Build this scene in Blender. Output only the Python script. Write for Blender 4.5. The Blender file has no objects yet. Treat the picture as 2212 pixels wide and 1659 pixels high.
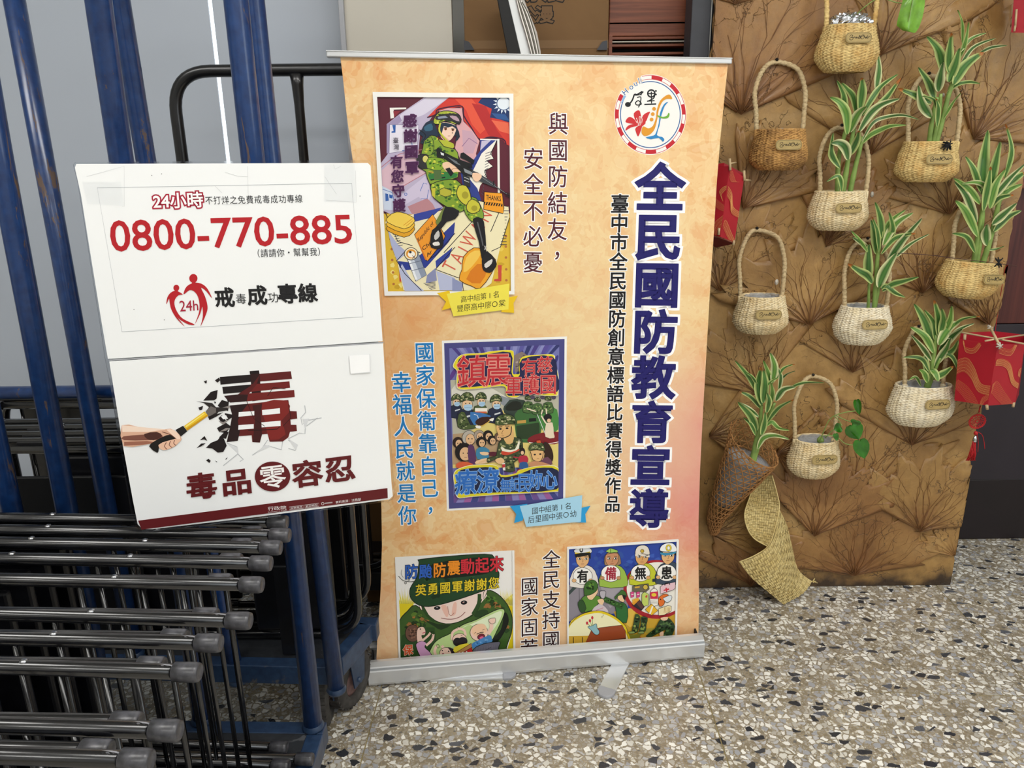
import bpy, bmesh, math, random
from mathutils import Vector as V, Matrix, noise
from mathutils.geometry import tessellate_polygon
random.seed(7)
sc = bpy.context.scene
COL = sc.collection
PI = math.pi
# ---------------------------------------------------------------- camera
F, HC = 1661.0, 1.2
dn = V((64/F, -5371/F, -1)).normalized()
cz = -dn
fw = V((0, 0, -1)); cy = (fw - fw.dot(cz)*cz).normalized(); cx = cy.cross(cz)
R = Matrix((cx, cy, cz))                       # camera space -> world
cam = bpy.data.cameras.new('camera'); camo = bpy.data.objects.new('camera', cam); COL.objects.link(camo)
cam.sensor_width = 36; cam.lens = F/2212*36; cam.clip_start = .02
camo.matrix_world = Matrix.Translation((0, 0, HC)) @ R.to_4x4()
sc.camera = camo
# ---------------------------------------------------------------- light
w = bpy.data.worlds.new('world'); sc.world = w; w.use_nodes = True
w.node_tree.nodes['Background'].inputs[0].default_value = (.82, .9, 1, 1)
w.node_tree.nodes['Background'].inputs[1].default_value = .10
sc.view_settings.view_transform = 'Standard'; sc.view_settings.look = 'None'
sc.view_settings.gamma = 1; sc.view_settings.use_curve_mapping = False
sc.view_settings.exposure = 0.0
def area(name, loc, size, power, col=(1, 1, 1), rot=(0, 0, 0)):
    l = bpy.data.lights.new(name, 'AREA'); l.shape = 'RECTANGLE'; l.size, l.size_y = size; l.energy = power; l.color = col
    o = bpy.data.objects.new(name, l); o.location = loc; o.rotation_euler = rot; COL.objects.link(o); return o
LAMPS = [(-1.5, .3), (.3, .3), (2.2, .3), (-1.5, -1.7), (.3, -1.7), (2.2, -1.7)]
for lx, ly in LAMPS:
    area('added_overhead_light', (lx, ly, 2.66), (1.15, .5), 14, (1, .985, .95))  # main light, added under the unseen ceiling panels
area('added_side_light', (3.2, -1.2, 1.5), (1.6, 1.6), 22, (.86, .93, 1), (0, math.radians(90), 0))  # cool light added from the unseen right side, no window modelled
# ---------------------------------------------------------------- pixel rays (used once, to measure real positions)
def ray(px, py): return R @ V(((px-1106)/F, -(py-829.5)/F, -1))
C0 = V((0, 0, HC))
def PY(px, py, y): r = ray(px, py); return C0 + r*(y/r.y)
def PZ(px, py, z): r = ray(px, py); return C0 + r*((z-HC)/r.z)
class Plane:
    def __init__(s, a, b, c):                  # three points; the normal is turned to the room
        s.o = V(a); s.n = (V(b)-s.o).cross(V(c)-s.o).normalized()
        if s.n.y > 0: s.n = -s.n
    def __call__(s, px, py, off=0):
        r = ray(px, py); t = (s.o-C0).dot(s.n)/r.dot(s.n); return C0 + r*t + s.n*off
# ---------------------------------------------------------------- materials
def lin(c):
    if isinstance(c, str):
        c = c.lstrip('#'); c = [int(c[i:i+2], 16)/255 for i in (0, 2, 4)]
    return tuple(((x+.055)/1.055)**2.4 if x > .04045 else x/12.92 for x in c[:3]) + (1,)
MATS = {}
class NT:
    def __init__(s, name):
        s.m = bpy.data.materials.new(name); s.m.use_nodes = True; s.t = s.m.node_tree; s.b = s.t.nodes['Principled BSDF']; MATS[name] = s.m
    def n(s, typ, **k):
        nd = s.t.nodes.new('ShaderNode'+typ)
        for a, v in k.items():
            if a in nd.inputs: nd.inputs[a].default_value = v
            else: setattr(nd, a, v)
        return nd
    def l(s, a, b): s.t.links.new(a, b)
    def co(s, kind='Object', scale=(1, 1, 1), rot=(0, 0, 0)):
        tc = s.n('TexCoord'); mp = s.n('Mapping'); mp.inputs['Scale'].default_value = scale; mp.inputs['Rotation'].default_value = rot
        s.l(tc.outputs[kind], mp.inputs[0]); return mp.outputs[0]
    def noise(s, vec, scale, detail=4, rough=.55, dist=0):
        nd = s.n('TexNoise'); nd.inputs['Scale'].default_value = scale; nd.inputs['Detail'].default_value = detail
        nd.inputs['Roughness'].default_value = rough; nd.inputs['Distortion'].default_value = dist; s.l(vec, nd.inputs['Vector']); return nd.outputs[0]
    def ramp(s, fac, stops, const=False):
        r = s.n('ValToRGB'); e = r.color_ramp.elements
        if const: r.color_ramp.interpolation = 'CONSTANT'
        while len(e) < len(stops): e.new(.5)
        for i, (p, c) in enumerate(stops): e[i].position = p; e[i].color = lin(c) if isinstance(c, (str, tuple)) else (c, c, c, 1)
        s.l(fac, r.inputs[0]); return r.outputs[0]
    def mix(s, fac, a, b, mode='MIX'):
        m = s.n('Mix', data_type='RGBA', blend_type=mode)
        for i, v in ((0, fac), (6, a), (7, b)):
            if hasattr(v, 'is_linked') or hasattr(v, 'links'): s.l(v, m.inputs[i])
            else: m.inputs[i].default_value = v if i == 0 else lin(v)
        return m.outputs[2]
    def math(s, op, a, b=0.):
        m = s.n('Math', operation=op)
        for i, v in ((0, a), (1, b)):
            if hasattr(v, 'links'): s.l(v, m.inputs[i])
            else: m.inputs[i].default_value = v
        return m.outputs[0]
    def bump(s, h, strength=.3, dist=.002):
        b = s.n('Bump'); b.inputs['Strength'].default_value = strength; b.inputs['Distance'].default_value = dist
        s.l(h, b.inputs['Height']); s.l(b.outputs[0], s.b.inputs['Normal'])
    def set(s, col=None, rough=None, metal=None, **k):
        if col is not None:
            if hasattr(col, 'links'): s.l(col, s.b.inputs['Base Color'])
            else: s.b.inputs['Base Color'].default_value = lin(col)
        for nm, v in (('Roughness', rough), ('Metallic', metal)):
            if v is None: continue
            if hasattr(v, 'links'): s.l(v, s.b.inputs[nm])
            else: s.b.inputs[nm].default_value = v
        for a, v in k.items(): s.b.inputs[a.replace('_', ' ')].default_value = v
        return s
def plain(name, col, rough=.5, metal=0, var=.06, scale=12, **k):
    m = NT(name); n = m.noise(m.co(), scale, 5)
    c = lin(col)
    d = m.ramp(n, [(.3, 1-var*2), (.7, 1.)])
    mx = m.n('Mix', data_type='RGBA', blend_type='MULTIPLY'); mx.inputs[0].default_value = 1; mx.inputs[6].default_value = c
    m.l(d, mx.inputs[7]); m.set(mx.outputs[2], rough, metal, **k); return m
def metal_scratch(name, col, wear, rough=.3, metal=0, amt=.62, coat=.3, sc_=(14, 14, 14)):
    m = NT(name); v = m.co(scale=sc_)
    n1 = m.noise(v, 1, 9, .68, .4); n2 = m.noise(m.co(scale=(70, 70, 70)), 1, 4)
    f = m.ramp(n1, [(amt, 0.), (amt+.02, 1.)]); base = m.ramp(n2, [(.3, col[0]), (.7, col[1])])
    m.set(m.mix(f, base, wear), m.ramp(f, [(0, rough), (1, .75)]), metal, Coat_Weight=coat, Coat_Roughness=.15)
    m.bump(n1, .12, .001); return m
metal_scratch('blue_paint', ('#0f2a58', '#1a3c70'), '#5c4a40', .3, 0, .615, sc_=(24, 24, 6))
metal_scratch('blue_frame', ('#1a2c48', '#28405f'), '#4b4a4c', .42, 0, .60, sc_=(12, 12, 12))
metal_scratch('black_tube', ('#08080a', '#121317'), '#8d8e94', .2, .0, .70, sc_=(18, 80, 80), coat=.6)
metal_scratch('black_frame', ('#08080b', '#101116'), '#202227', .34, 0, .74)
metal_scratch('deck_board', ('#1e2126', '#2b2e33'), '#4a4c50', .55, 0, .6)
plain('black_vinyl', '#101114', .38, 0, .1, 30); plain('rubber_cap', '#505055', .33, 0, .4, 90); plain('rubber_tyre', '#4a4744', .8, 0, .3, 50)
plain('hub_pink', '#8a6a66', .6, 0, .3, 50); plain('chrome', '#a5a6aa', .25, 1, .05); plain('aluminium', '#dadcde', .3, .5, .03, 5); plain('aluminium_dark', '#8d9093', .35, .8, .05)
plain('grey_plastic', '#a8aab0', .45); plain('dark_slot', '#08080a', .6)
plain('panel_bluegrey', '#b0b8c4', .32, 0, .015, 2); plain('panel_beige', '#c3beb2', .45, 0, .02, 3); plain('white_trim', '#f4f7f8', .4)
m = NT('daylight_glow'); m.set('#f6f9fa', .5, 0, Emission_Strength=.9); m.b.inputs['Emission Color'].default_value = (.9, .97, 1, 1)  # emission stands in for daylight coming through the panel joint
plain('wall_paint', '#c4c4c0', .7, 0, .02, 2); plain('ceiling_paint', '#e8e8e4', .8, 0, .02, 2)
plain('dark_grey_paint', '#3b3d44', .5, 0, .12, 20); plain('charcoal', '#2d2730', .5, 0, .12, 8); plain('plum_dark', '#1b1016', .45, 0, .2, 8)
plain('foil', '#d9dce2', .2, 1, .1); plain('red_paper', '#b01c2c', .4, 0, .08, 9); plain('red_dark', '#6c0f1c', .5); plain('bamboo_stick', '#cfb58c', .6, 0, .15, 40)
plain('red_thread', '#c4141c', .6, 0, .2, 200); plain('brown_wire', '#4a2a22', .6); plain('black_yarn', '#0c0c10', .8); plain('gum', '#c9c2b4', .4); plain('seal_tape', '#d8dadb', .3)
def wood(name, a, b, sc_=(2, 2, 60), rough=.4):
    m = NT(name); n = m.noise(m.co(scale=sc_), 1.5, 8, .65, .5); m.set(m.ramp(n, [(.3, a), (.65, b)]), rough); m.bump(n, .1, .001)
wood('wood_red', '#5a2c1c', '#8f5238'); wood('wood_door', '#431a1a', '#5d2b24', (60, 2, 2)); wood('carton', '#6b4d2b', '#795a36', (1.5, 1.5, 3), .8)
# clear film: laminate pockets and plastic bags
m = NT('clear_film'); m.set('#f2f5f7', .12, 0, Transmission_Weight=1., IOR=1.1, Alpha=.45)
m = NT('plastic_bag'); n = m.noise(m.co(scale=(30, 30, 30)), 1, 5, .6, 1); m.set(m.ramp(n, [(.3, '#8d949c'), (.7, '#c7ccd2')]), .18, 0, Alpha=.6); m.bump(n, .9, .01)
# terrazzo
def terrazzo():
    m = NT('terrazzo'); v = m.co()
    nz = m.n('TexNoise'); nz.inputs['Scale'].default_value = 55; m.l(v, nz.inputs['Vector'])
    warp = m.n('Mix', data_type='RGBA', blend_type='LINEAR_LIGHT'); warp.inputs[0].default_value = .006; m.l(v, warp.inputs[6]); m.l(nz.outputs[1], warp.inputs[7]); wv = warp.outputs[2]
    def vor(scale, vec, feat='F1'):
        t = m.n('TexVoronoi', feature=feat, voronoi_dimensions='2D'); t.inputs['Scale'].default_value = scale; m.l(vec, t.inputs['Vector']); return t
    def layer(base, scale, stops, edge, vec):
        c = vor(scale, vec); e = vor(scale, vec, 'DISTANCE_TO_EDGE')
        sep = m.n('SeparateColor'); m.l(c.outputs['Color'], sep.inputs[0])
        col = m.ramp(sep.outputs[0], stops, True)
        keep = m.math('MULTIPLY', m.math('GREATER_THAN', e.outputs['Distance'], edge), m.math('GREATER_THAN', sep.outputs[1], .0))
        return col, keep, sep
    mat_n = m.noise(v, 9, 4)
    matrix = m.ramp(mat_n, [(.3, '#837761'), (.7, '#a3967c')])
    c1, k1, s1 = layer(None, 150, [(0, '#9c9486'), (.25, '#8a806e'), (.48, '#bab6ac'), (.64, '#a5a19a'), (.84, '#d6d2c6'), (.95, '#6d6b68')], .13, wv)
    o = m.mix(k1, matrix, c1)
    c2, k2, s2 = layer(None, 78, [(0, '#e9e7e0'), (.25, '#b9b9ba'), (.42, '#f4f3ec'), (.56, '#a3a4a8'), (.74, '#d6d3c9'), (.9, '#b5b0a5')], .13, wv)
    k2 = m.math('MULTIPLY', k2, m.math('GREATER_THAN', s2.outputs[1], .42))
    o = m.mix(k2, o, c2)
    mp = m.n('Mapping'); mp.inputs['Scale'].default_value = (1, 1.7, 1); mp.inputs['Rotation'].default_value = (0, 0, .6); m.l(wv, mp.inputs[0])
    c3, k3, s3 = layer(None, 38, [(0, '#35373c'), (.5, '#43454a'), (.8, '#5c5f66')], .13, mp.outputs[0])
    k3 = m.math('MULTIPLY', k3, m.math('GREATER_THAN', s3.outputs[1], .885))
    o = m.mix(k3, o, c3)
    m.set(o, m.ramp(m.noise(v, 30, 3), [(.3, .22), (.7, .34)]), 0); m.bump(k2, .08, .0006)
terrazzo(); plain('joint_strip', '#a39468', .5, 0, .2, 30)
# printed vinyl / paper whose colours are stored per print shape
def printed(name, rough, coat):
    m = NT(name); a = m.n('Attribute', attribute_name='Col'); m.set(a.outputs['Color'], rough, 0, Coat_Weight=coat, Coat_Roughness=.12, Specular_IOR_Level=.3)
printed('print_vinyl', .42, .12); printed('print_paper', .5, .03); printed('leaf_green', .42, .15); printed('painted_straw', .85, 0)
def vinyl():
    m = NT('banner_vinyl'); v = m.co()
    n1 = m.noise(v, 3.2, 2); n2 = m.noise(v, 13, 3, .5, .6); n3 = m.noise(v, 34, 2, .5, .4)
    q = m.ramp(n2, [(0, '#e6a263'), (.40, '#eab577'), (.46, '#efc48a'), (.53, '#f2cf98'), (.6, '#e9b87b'), (.66, '#eec692')], True)
    q2 = m.ramp(n3, [(0, '#e8a566'), (.42, '#f0c88f'), (.52, '#edbf83'), (.6, '#f4d7a6')], True)
    c = m.mix(.42, q, q2)
    sep = m.n('SeparateXYZ'); m.l(v, sep.inputs[0]); x, z = sep.outputs[0], sep.outputs[2]
    def blob(cx_, cz_, rx, rz):
        a = m.math('POWER', m.math('DIVIDE', m.math('SUBTRACT', x, cx_), rx), 2.); b = m.math('POWER', m.math('DIVIDE', m.math('SUBTRACT', z, cz_), rz), 2.)
        r = m.math('ADD', m.math('ADD', a, b), m.math('MULTIPLY', m.math('SUBTRACT', n1, .5), 1.4))
        return m.ramp(r, [(0, 1.), (1, 0.)])
    c = m.mix(m.math('MULTIPLY', blob(.47, .48, .28, .34), .85), c, '#df8585')
    c = m.mix(m.math('MULTIPLY', blob(.06, 1.0, .42, .75), .32), c, '#f3e3b2')
    c = m.mix(m.math('MULTIPLY', blob(.25, .75, .25, .5), .4), c, '#f3e0b0')
    c = m.mix(m.math('MULTIPLY', blob(-.32, .82, .22, .4), .55), c, '#e0924f')
    c = m.mix(m.math('MULTIPLY', blob(.0, .10, .6, .2), .6), c, '#f0c9a4')
    m.set(c, .38, 0, Coat_Weight=.45, Coat_Roughness=.07)
    m.bump(m.noise(m.co(scale=(10, 1, 1.2)), 1.2, 2), .25, .01)
vinyl()
def leafmat():
    m = NT('lotus_leaf'); v = m.co(); oi = m.n('ObjectInfo')
    n1 = m.noise(v, 5, 6, .6, .5); n2 = m.noise(v, 40, 5, .7)
    base = m.ramp(n1, [(.25, '#735128'), (.42, '#94703e'), (.58, '#ab864e'), (.75, '#bb9b68')])
    red = m.mix(m.ramp(oi.outputs['Random'], [(.55, 0.), (1, .5)]), base, '#7c4a26')
    att = m.n('Attribute', attribute_name='Col'); sp = m.n('SeparateColor'); m.l(att.outputs['Color'], sp.inputs[0])
    c = m.mix(m.math('MULTIPLY', sp.outputs[0], .6), red, '#73401e')
    vo = m.n('TexVoronoi', feature='DISTANCE_TO_EDGE'); vo.inputs['Scale'].default_value = 17
    wv = m.n('Mix', data_type='RGBA', blend_type='LINEAR_LIGHT'); wv.inputs[0].default_value = .09; nn = m.n('TexNoise'); nn.inputs['Scale'].default_value = 14; nn.inputs['Detail'].default_value = 5
    m.l(v, nn.inputs['Vector']); m.l(v, wv.inputs[6]); m.l(nn.outputs[1], wv.inputs[7]); m.l(wv.outputs[2], vo.inputs['Vector'])
    crack = m.ramp(vo.outputs['Distance'], [(0, 1.), (.022, 0.)]); ck = m.math('MULTIPLY', crack, m.ramp(m.noise(v, 9, 3), [(.5, 0.), (.56, 1.)]))
    c = m.mix(m.math('MULTIPLY', ck, .8), c, '#35200f'); c = m.mix(m.ramp(n2, [(.35, .22), (.6, 0.)]), c, '#4d3216')
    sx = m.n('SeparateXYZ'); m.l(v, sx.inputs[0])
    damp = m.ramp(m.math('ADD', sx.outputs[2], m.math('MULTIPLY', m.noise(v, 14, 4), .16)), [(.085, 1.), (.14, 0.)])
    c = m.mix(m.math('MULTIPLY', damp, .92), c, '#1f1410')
    m.set(c, m.ramp(n2, [(.3, .36), (.7, .62)]), 0, Coat_Weight=.15, Coat_Roughness=.2)
    h = m.math('ADD', m.math('MULTIPLY', n2, .5), m.math('ADD', m.math('MULTIPLY', ck, -.6), m.math('MULTIPLY', n1, .8))); m.bump(h, .55, .006)
leafmat(); plain('leaf_vein', '#7a4f28', .55, 0, .2, 30)
def straw(name, a, b, c_, bs=.6):
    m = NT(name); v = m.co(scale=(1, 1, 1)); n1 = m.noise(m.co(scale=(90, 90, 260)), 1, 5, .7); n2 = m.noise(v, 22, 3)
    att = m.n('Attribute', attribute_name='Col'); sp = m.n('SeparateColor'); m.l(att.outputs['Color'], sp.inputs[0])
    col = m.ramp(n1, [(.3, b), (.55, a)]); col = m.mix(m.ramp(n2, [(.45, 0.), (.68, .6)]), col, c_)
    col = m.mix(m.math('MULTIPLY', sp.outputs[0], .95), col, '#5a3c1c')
    m.set(col, .85); m.bump(n1, bs, .002)
straw('straw_light', '#f3e2ba', '#c9ab70', '#e0bf84'); straw('straw_gold', '#e8cd8c', '#b08a4a', '#cf9a4c'); straw('straw_white', '#f6ecd2', '#cfb98c', '#ead8ac')
straw('straw_brown', '#cf9f5c', '#6e4420', '#4a2a14'); straw('rope_grey', '#cbb68d', '#8c7450', '#bda277'); straw('rattan_brown', '#b07f4a', '#7a5028', '#95683a'); straw('pandanus', '#e3d093', '#bfa563', '#cfb672', .3)
plain('tag_tan', '#b39b62', .6, 0, .08, 60); plain('ink_black', '#15151a', .6); plain('stem_green', '#8fae5a', .45, 0, .2, 40); plain('leaf_bright', '#7fb83a', .3, 0, .2, 60, Coat_Weight=.3); plain('pothos', '#357f1c', .25, 0, .2, 40, Coat_Weight=.4); plain('tip_brown', '#a5602a', .7)
# ---------------------------------------------------------------- mesh helpers
def tag(o, label, cat, group=None, kind=None):
    if label: o['label'] = label
    if cat: o['category'] = cat
    if group: o['group'] = group
    if kind: o['kind'] = kind
    return o
def empty(name, loc, label, cat, group=None):
    o = bpy.data.objects.new(name, None); o.empty_display_size = .05; o.location = loc; COL.objects.link(o); return tag(o, label, cat, group)
def wloc(o):
    p = V((0, 0, 0))
    while o: p = p + o.location; o = o.parent
    return p
class MB:
    def __init__(s): s.v, s.f, s.c, s.sm = [], [], [], []
    def add(s, vs, fs, col=(0, 0, 0), smooth=True):
        b = len(s.v); s.v += [V(p) for p in vs]; s.c += [col]*len(vs) if not isinstance(col, list) else col
        for q in fs: s.f.append([b+i for i in q]); s.sm.append(smooth)
        return s
    def box(s, c, d, rz=0, rx=0, ry=0):
        M = Matrix.Rotation(rz, 3, 'Z') @ Matrix.Rotation(ry, 3, 'Y') @ Matrix.Rotation(rx, 3, 'X')
        vs = [V(c)+M@V((x*d[0]/2, y*d[1]/2, z*d[2]/2)) for x in (-1, 1) for y in (-1, 1) for z in (-1, 1)]
        return s.add(vs, [(0, 1, 3, 2), (4, 6, 7, 5), (0, 4, 5, 1), (2, 3, 7, 6), (0, 2, 6, 4), (1, 5, 7, 3)], smooth=False)
    def hexa(s, a, b):                           # two quads joined into a block
        return s.add(list(a)+list(b), [(0, 3, 2, 1), (4, 5, 6, 7)]+[(i, (i+1) % 4, 4+(i+1) % 4, 4+i) for i in range(4)], smooth=False)
    def tube(s, pts, r, seg=12, cap=True, flat=None, ring=None):
        pts = [V(p) for p in pts]; n = len(pts); rs = r if isinstance(r, (list, tuple)) else [r]*n
        t0 = (pts[1]-pts[0]).normalized(); up = V((0, 0, 1)) if abs(t0.z) < .9 else V((0, 1, 0)); a = t0.cross(up).normalized(); vs = []
        for i, p in enumerate(pts):
            t = (pts[min(i+1, n-1)]-pts[max(i-1, 0)]).normalized(); a = (a-a.dot(t)*t).normalized(); b = t.cross(a)
            for k in range(seg):
                an = 2*PI*k/seg; vs.append(p+(a*math.cos(an)+b*math.sin(an)*(flat or 1))*rs[i])
        fs = [(i*seg+k, i*seg+(k+1) % seg, (i+1)*seg+(k+1) % seg, (i+1)*seg+k) for i in range(n-1) for k in range(seg)]
        s.add(vs, fs)
        if cap:
            b = len(s.v)-len(vs); s.f += [[b+k for k in range(seg)][::-1], [b+(n-1)*seg+k for k in range(seg)]]; s.sm += [False, False]
        return s
    def lathe(s, c, prof, seg=32, axis='Z', sx=1, sy=1):
        vs = []
        for (r, h) in prof:
            for k in range(seg):
                a = 2*PI*k/seg; p = (r*math.cos(a)*sx, r*math.sin(a)*sy, h)
                if axis == 'Y': p = (p[0], p[2], p[1])
                if axis == 'X': p = (p[2], p[0], p[1])
                vs.append(V(c)+V(p))
        n = len(prof); return s.add(vs, [(i*seg+k, i*seg+(k+1) % seg, (i+1)*seg+(k+1) % seg, (i+1)*seg+k) for i in range(n-1) for k in range(seg)])
    def build(s, name, mat, parent=None, label=None, cat=None, group=None, kind=None, bevel=0, at=None, rot=None):
        me = bpy.data.meshes.new(name); base = V(at) if at is not None else (wloc(parent) if parent else V((0, 0, 0)))
        me.from_pydata([tuple(p-base) for p in s.v], [], s.f); me.polygons.foreach_set('use_smooth', s.sm)
        me.materials.append(MATS[mat])
        if any(c != (0, 0, 0) for c in s.c):
            ca = me.color_attributes.new('Col', 'FLOAT_COLOR', 'POINT'); ca.data.foreach_set('color', [x for c in s.c for x in (*c[:3], 1)])
        bm = bmesh.new(); bm.from_mesh(me); bmesh.ops.recalc_face_normals(bm, faces=bm.faces); 
        if bevel: bmesh.ops.bevel(bm, geom=[e for e in bm.edges if e.is_manifold and e.calc_face_angle(0) > .5], offset=bevel, segments=2, affect='EDGES', profile=.5)
        bm.to_mesh(me); bm.free()
        o = bpy.data.objects.new(name, me); COL.objects.link(o)
        if parent: o.parent = parent; o.location = base-wloc(parent)
        else: o.location = base
        tag(o, label, cat, group, kind); return o
def box(name, c, d, mat, parent=None, bevel=.002, rz=0, **k): return MB().box(c, d, rz).build(name, mat, parent, bevel=bevel, **k)
def smooth_pts(p, n=6, closed=False):
    p = [V(q) for q in p]; out = []; N = len(p)
    rng = range(N) if closed else range(N-1)
    for i in rng:
        g = (lambda j: p[j % N]) if closed else (lambda j: p[max(0, min(N-1, j))])
        a, b, c, d = g(i-1), g(i), g(i+1), g(i+2)
        for k in range(n):
            t = k/n; out.append(.5*((2*b)+(c-a)*t+(2*a-5*b+4*c-d)*t*t+(3*b-a-3*c+d)*t**3))
    if not closed: out.append(p[-1])
    return out
# ---------------------------------------------------------------- flat print: shapes and lettering
GL = {}
def glyph(ch):
    if ch not in GL:
        c = bpy.data.curves.new('t', 'FONT'); c.body = ch; c.size = 1; c.resolution_u = 3
        o = bpy.data.objects.new('t', c); COL.objects.link(o); dg = bpy.context.evaluated_depsgraph_get()
        e = o.evaluated_get(dg); me = e.to_mesh(); vs = [tuple(v.co[:2]) for v in me.vertices]; fs = [list(p.vertices) for p in me.polygons]; e.to_mesh_clear()
        bpy.data.objects.remove(o); bpy.data.curves.remove(c)
        key = {}; rm = []                            # weld, orient, collect the contour half-edges
        for x, y in vs: rm.append(key.setdefault((round(x, 5), round(y, 5)), len(key)))
        pts = list(key.keys()); F2 = []; he = {}
        for f in fs:
            f = [rm[i] for i in f]; ar = sum(pts[f[i]][0]*pts[f[(i+1) % len(f)]][1]-pts[f[(i+1) % len(f)]][0]*pts[f[i]][1] for i in range(len(f)))
            if len(set(f)) < 3: continue
            if ar < 0: f = f[::-1]
            F2.append(f)
            for i in range(len(f)): he[(f[i], f[(i+1) % len(f)])] = 1
        bd = [(i, j) for (i, j) in he if (j, i) not in he]
        GL[ch] = (pts, F2, bd)
    return GL[ch]
def rim(ch, off):
    """the band of width off around a glyph: (points, faces)"""
    pts, _, bd = glyph(ch); P = []; Fc = []; nrm = {}; ent = {}; ext = {}
    for i, j in bd:
        dx, dy = pts[j][0]-pts[i][0], pts[j][1]-pts[i][1]; L = math.hypot(dx, dy) or 1; n = (dy/L*off, -dx/L*off)
        b = len(P); P += [pts[i], pts[j], (pts[j][0]+n[0], pts[j][1]+n[1]), (pts[i][0]+n[0], pts[i][1]+n[1])]; Fc.append([b, b+3, b+2, b+1]); ent[j] = n; ext[i] = n
    for v in ent:
        if v in ext:
            a, c = ent[v], ext[v]
            if a[0]*c[1]-a[1]*c[0] > 1e-9:
                m = (a[0]+c[0], a[1]+c[1]); L = math.hypot(*m)
                if L < 1e-6: continue
                k = min(off*off*2/L, off*1.35)/L; m = (m[0]*k, m[1]*k)
                b = len(P); p = pts[v]; P += [p, (p[0]+a[0], p[1]+a[1]), (p[0]+m[0], p[1]+m[1]), (p[0]+c[0], p[1]+c[1])]; Fc.append([b, b+1, b+2, b+3])
    return P, Fc
EPS = .000016
class Art:
    def __init__(s, plane, org=(0, 0), k=1., clip=None, base=3):
        s.pl, s.org, s.k, s.lay = plane, org, k, base; s.v, s.f, s.c = [], [], []
        s.clip = [s.T(p) for p in clip] if clip else None
    def T(s, p): return (s.org[0]+p[0]/s.k, s.org[1]+p[1]/s.k)
    def _tri(s, P, tris, col, raw=False):
        col = lin(col); L = s.lay*EPS
        for t in tris:
            poly = [P[i] for i in t]
            if s.clip and not raw:
                cl = s.clip; sg = sum(cl[i][0]*cl[(i+1) % len(cl)][1]-cl[(i+1) % len(cl)][0]*cl[i][1] for i in range(len(cl)))
                for i in range(len(cl)):
                    a, b = cl[i], cl[(i+1) % len(cl)]; out = []
                    ins = lambda q: ((b[0]-a[0])*(q[1]-a[1])-(b[1]-a[1])*(q[0]-a[0]))*sg >= 0
                    for j in range(len(poly)):
                        u, v = poly[j], poly[(j+1) % len(poly)]; iu, iv = ins(u), ins(v)
                        if iu: out.append(u)
                        if iu != iv:
                            d1 = (b[0]-a[0])*(u[1]-a[1])-(b[1]-a[1])*(u[0]-a[0]); d2 = (b[0]-a[0])*(v[1]-a[1])-(b[1]-a[1])*(v[0]-a[0]); tt = d1/(d1-d2)
                            out.append((u[0]+(v[0]-u[0])*tt, u[1]+(v[1]-u[1])*tt))
                    poly = out
                    if len(poly) < 3: break
                if len(poly) < 3: continue
            b = len(s.v); s.v += [s.pl(q[0], q[1], L) for q in poly]; s.c += [col]*len(poly); s.f.append(list(range(b, b+len(poly))))
    def fill(s, col, pts, sm=0, raw=False, step=True):
        pts = [s.T(p) for p in pts]
        if sm: pts = [(q.x, q.y) for q in smooth_pts([(p[0], p[1], 0) for p in pts], sm, True)]
        s._tri(pts, tessellate_polygon([[V((p[0], p[1], 0)) for p in pts]]), col, raw)
        if step: s.lay += 1
        return s
    def line(s, col, wd, pts, sm=0, closed=False, step=True, taper=False):
        pts = [s.T(p) for p in pts]; wd = wd/s.k/2
        q = smooth_pts([(p[0], p[1], 0) for p in pts], sm, closed) if sm else [V((p[0], p[1], 0)) for p in pts]
        if closed: q.append(q[0])
        n = len(q); P = []; T = []
        for i in range(n):
            t = q[min(i+1, n-1)]-q[max(i-1, 0)]
            if closed and i in (0, n-1): t = q[1]-q[n-2]
            if t.length < 1e-9: t = V((1, 0, 0))
            t.normalize(); nn = V((-t.y, t.x, 0))*wd*((1-abs(2*i/(n-1)-1)**2*.8) if taper else 1)
            P += [(q[i].x+nn.x, q[i].y+nn.y), (q[i].x-nn.x, q[i].y-nn.y)]
        for i in range(n-1): T.append((2*i, 2*i+1, 2*i+3, 2*i+2))
        s._tri(P, T, col)
        if step: s.lay += 1
        return s
    def ol(s, col, pts, lc='#111111', wd=3, sm=0):    # filled and outlined
        s.fill(col, pts, sm); s.line(lc, wd, pts, sm, True); return s
    def ell(s, col, c, rx, ry=None, rot=0, n=24, lc=None, wd=3, raw=False):
        ry = ry or rx; p = [(c[0]+rx*math.cos(a)*math.cos(rot)-ry*math.sin(a)*math.sin(rot), c[1]+rx*math.cos(a)*math.sin(rot)+ry*math.sin(a)*math.cos(rot)) for a in [2*PI*i/n for i in range(n)]]
        if col: s.fill(col, p, raw=raw)
        if lc: s.line(lc, wd, p, 0, True)
        return s
    def blobs(s, cols, poly, n, r, seed=1, step=True):
        rnd = random.Random(seed); xs = [p[0] for p in poly]; ys = [p[1] for p in poly]; k = 0; tries = 0
        def inside(x, y):
            c = False
            for i in range(len(poly)):
                a, b = poly[i], poly[i-1]
                if (a[1] > y) != (b[1] > y) and x < (b[0]-a[0])*(y-a[1])/(b[1]-a[1])+a[0]: c = not c
            return c
        while k < n and tries < n*30:
            tries += 1; x, y = rnd.uniform(min(xs), max(xs)), rnd.uniform(min(ys), max(ys))
            if not (inside(x, y) and inside(x+r*.8, y) and inside(x-r*.8, y) and inside(x, y+r*.8) and inside(x, y-r*.8)): continue
            m = rnd.randint(5, 7); p = [(x+r*rnd.uniform(.45, 1.15)*math.cos(2*PI*i/m), y+r*rnd.uniform(.35, .9)*math.sin(2*PI*i/m)) for i in range(m)]
            s.fill(cols[k % len(cols)], p, step=False); k += 1
            if k % 12 == 0: s.lay += 1
        s.lay += 1; return s
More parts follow.
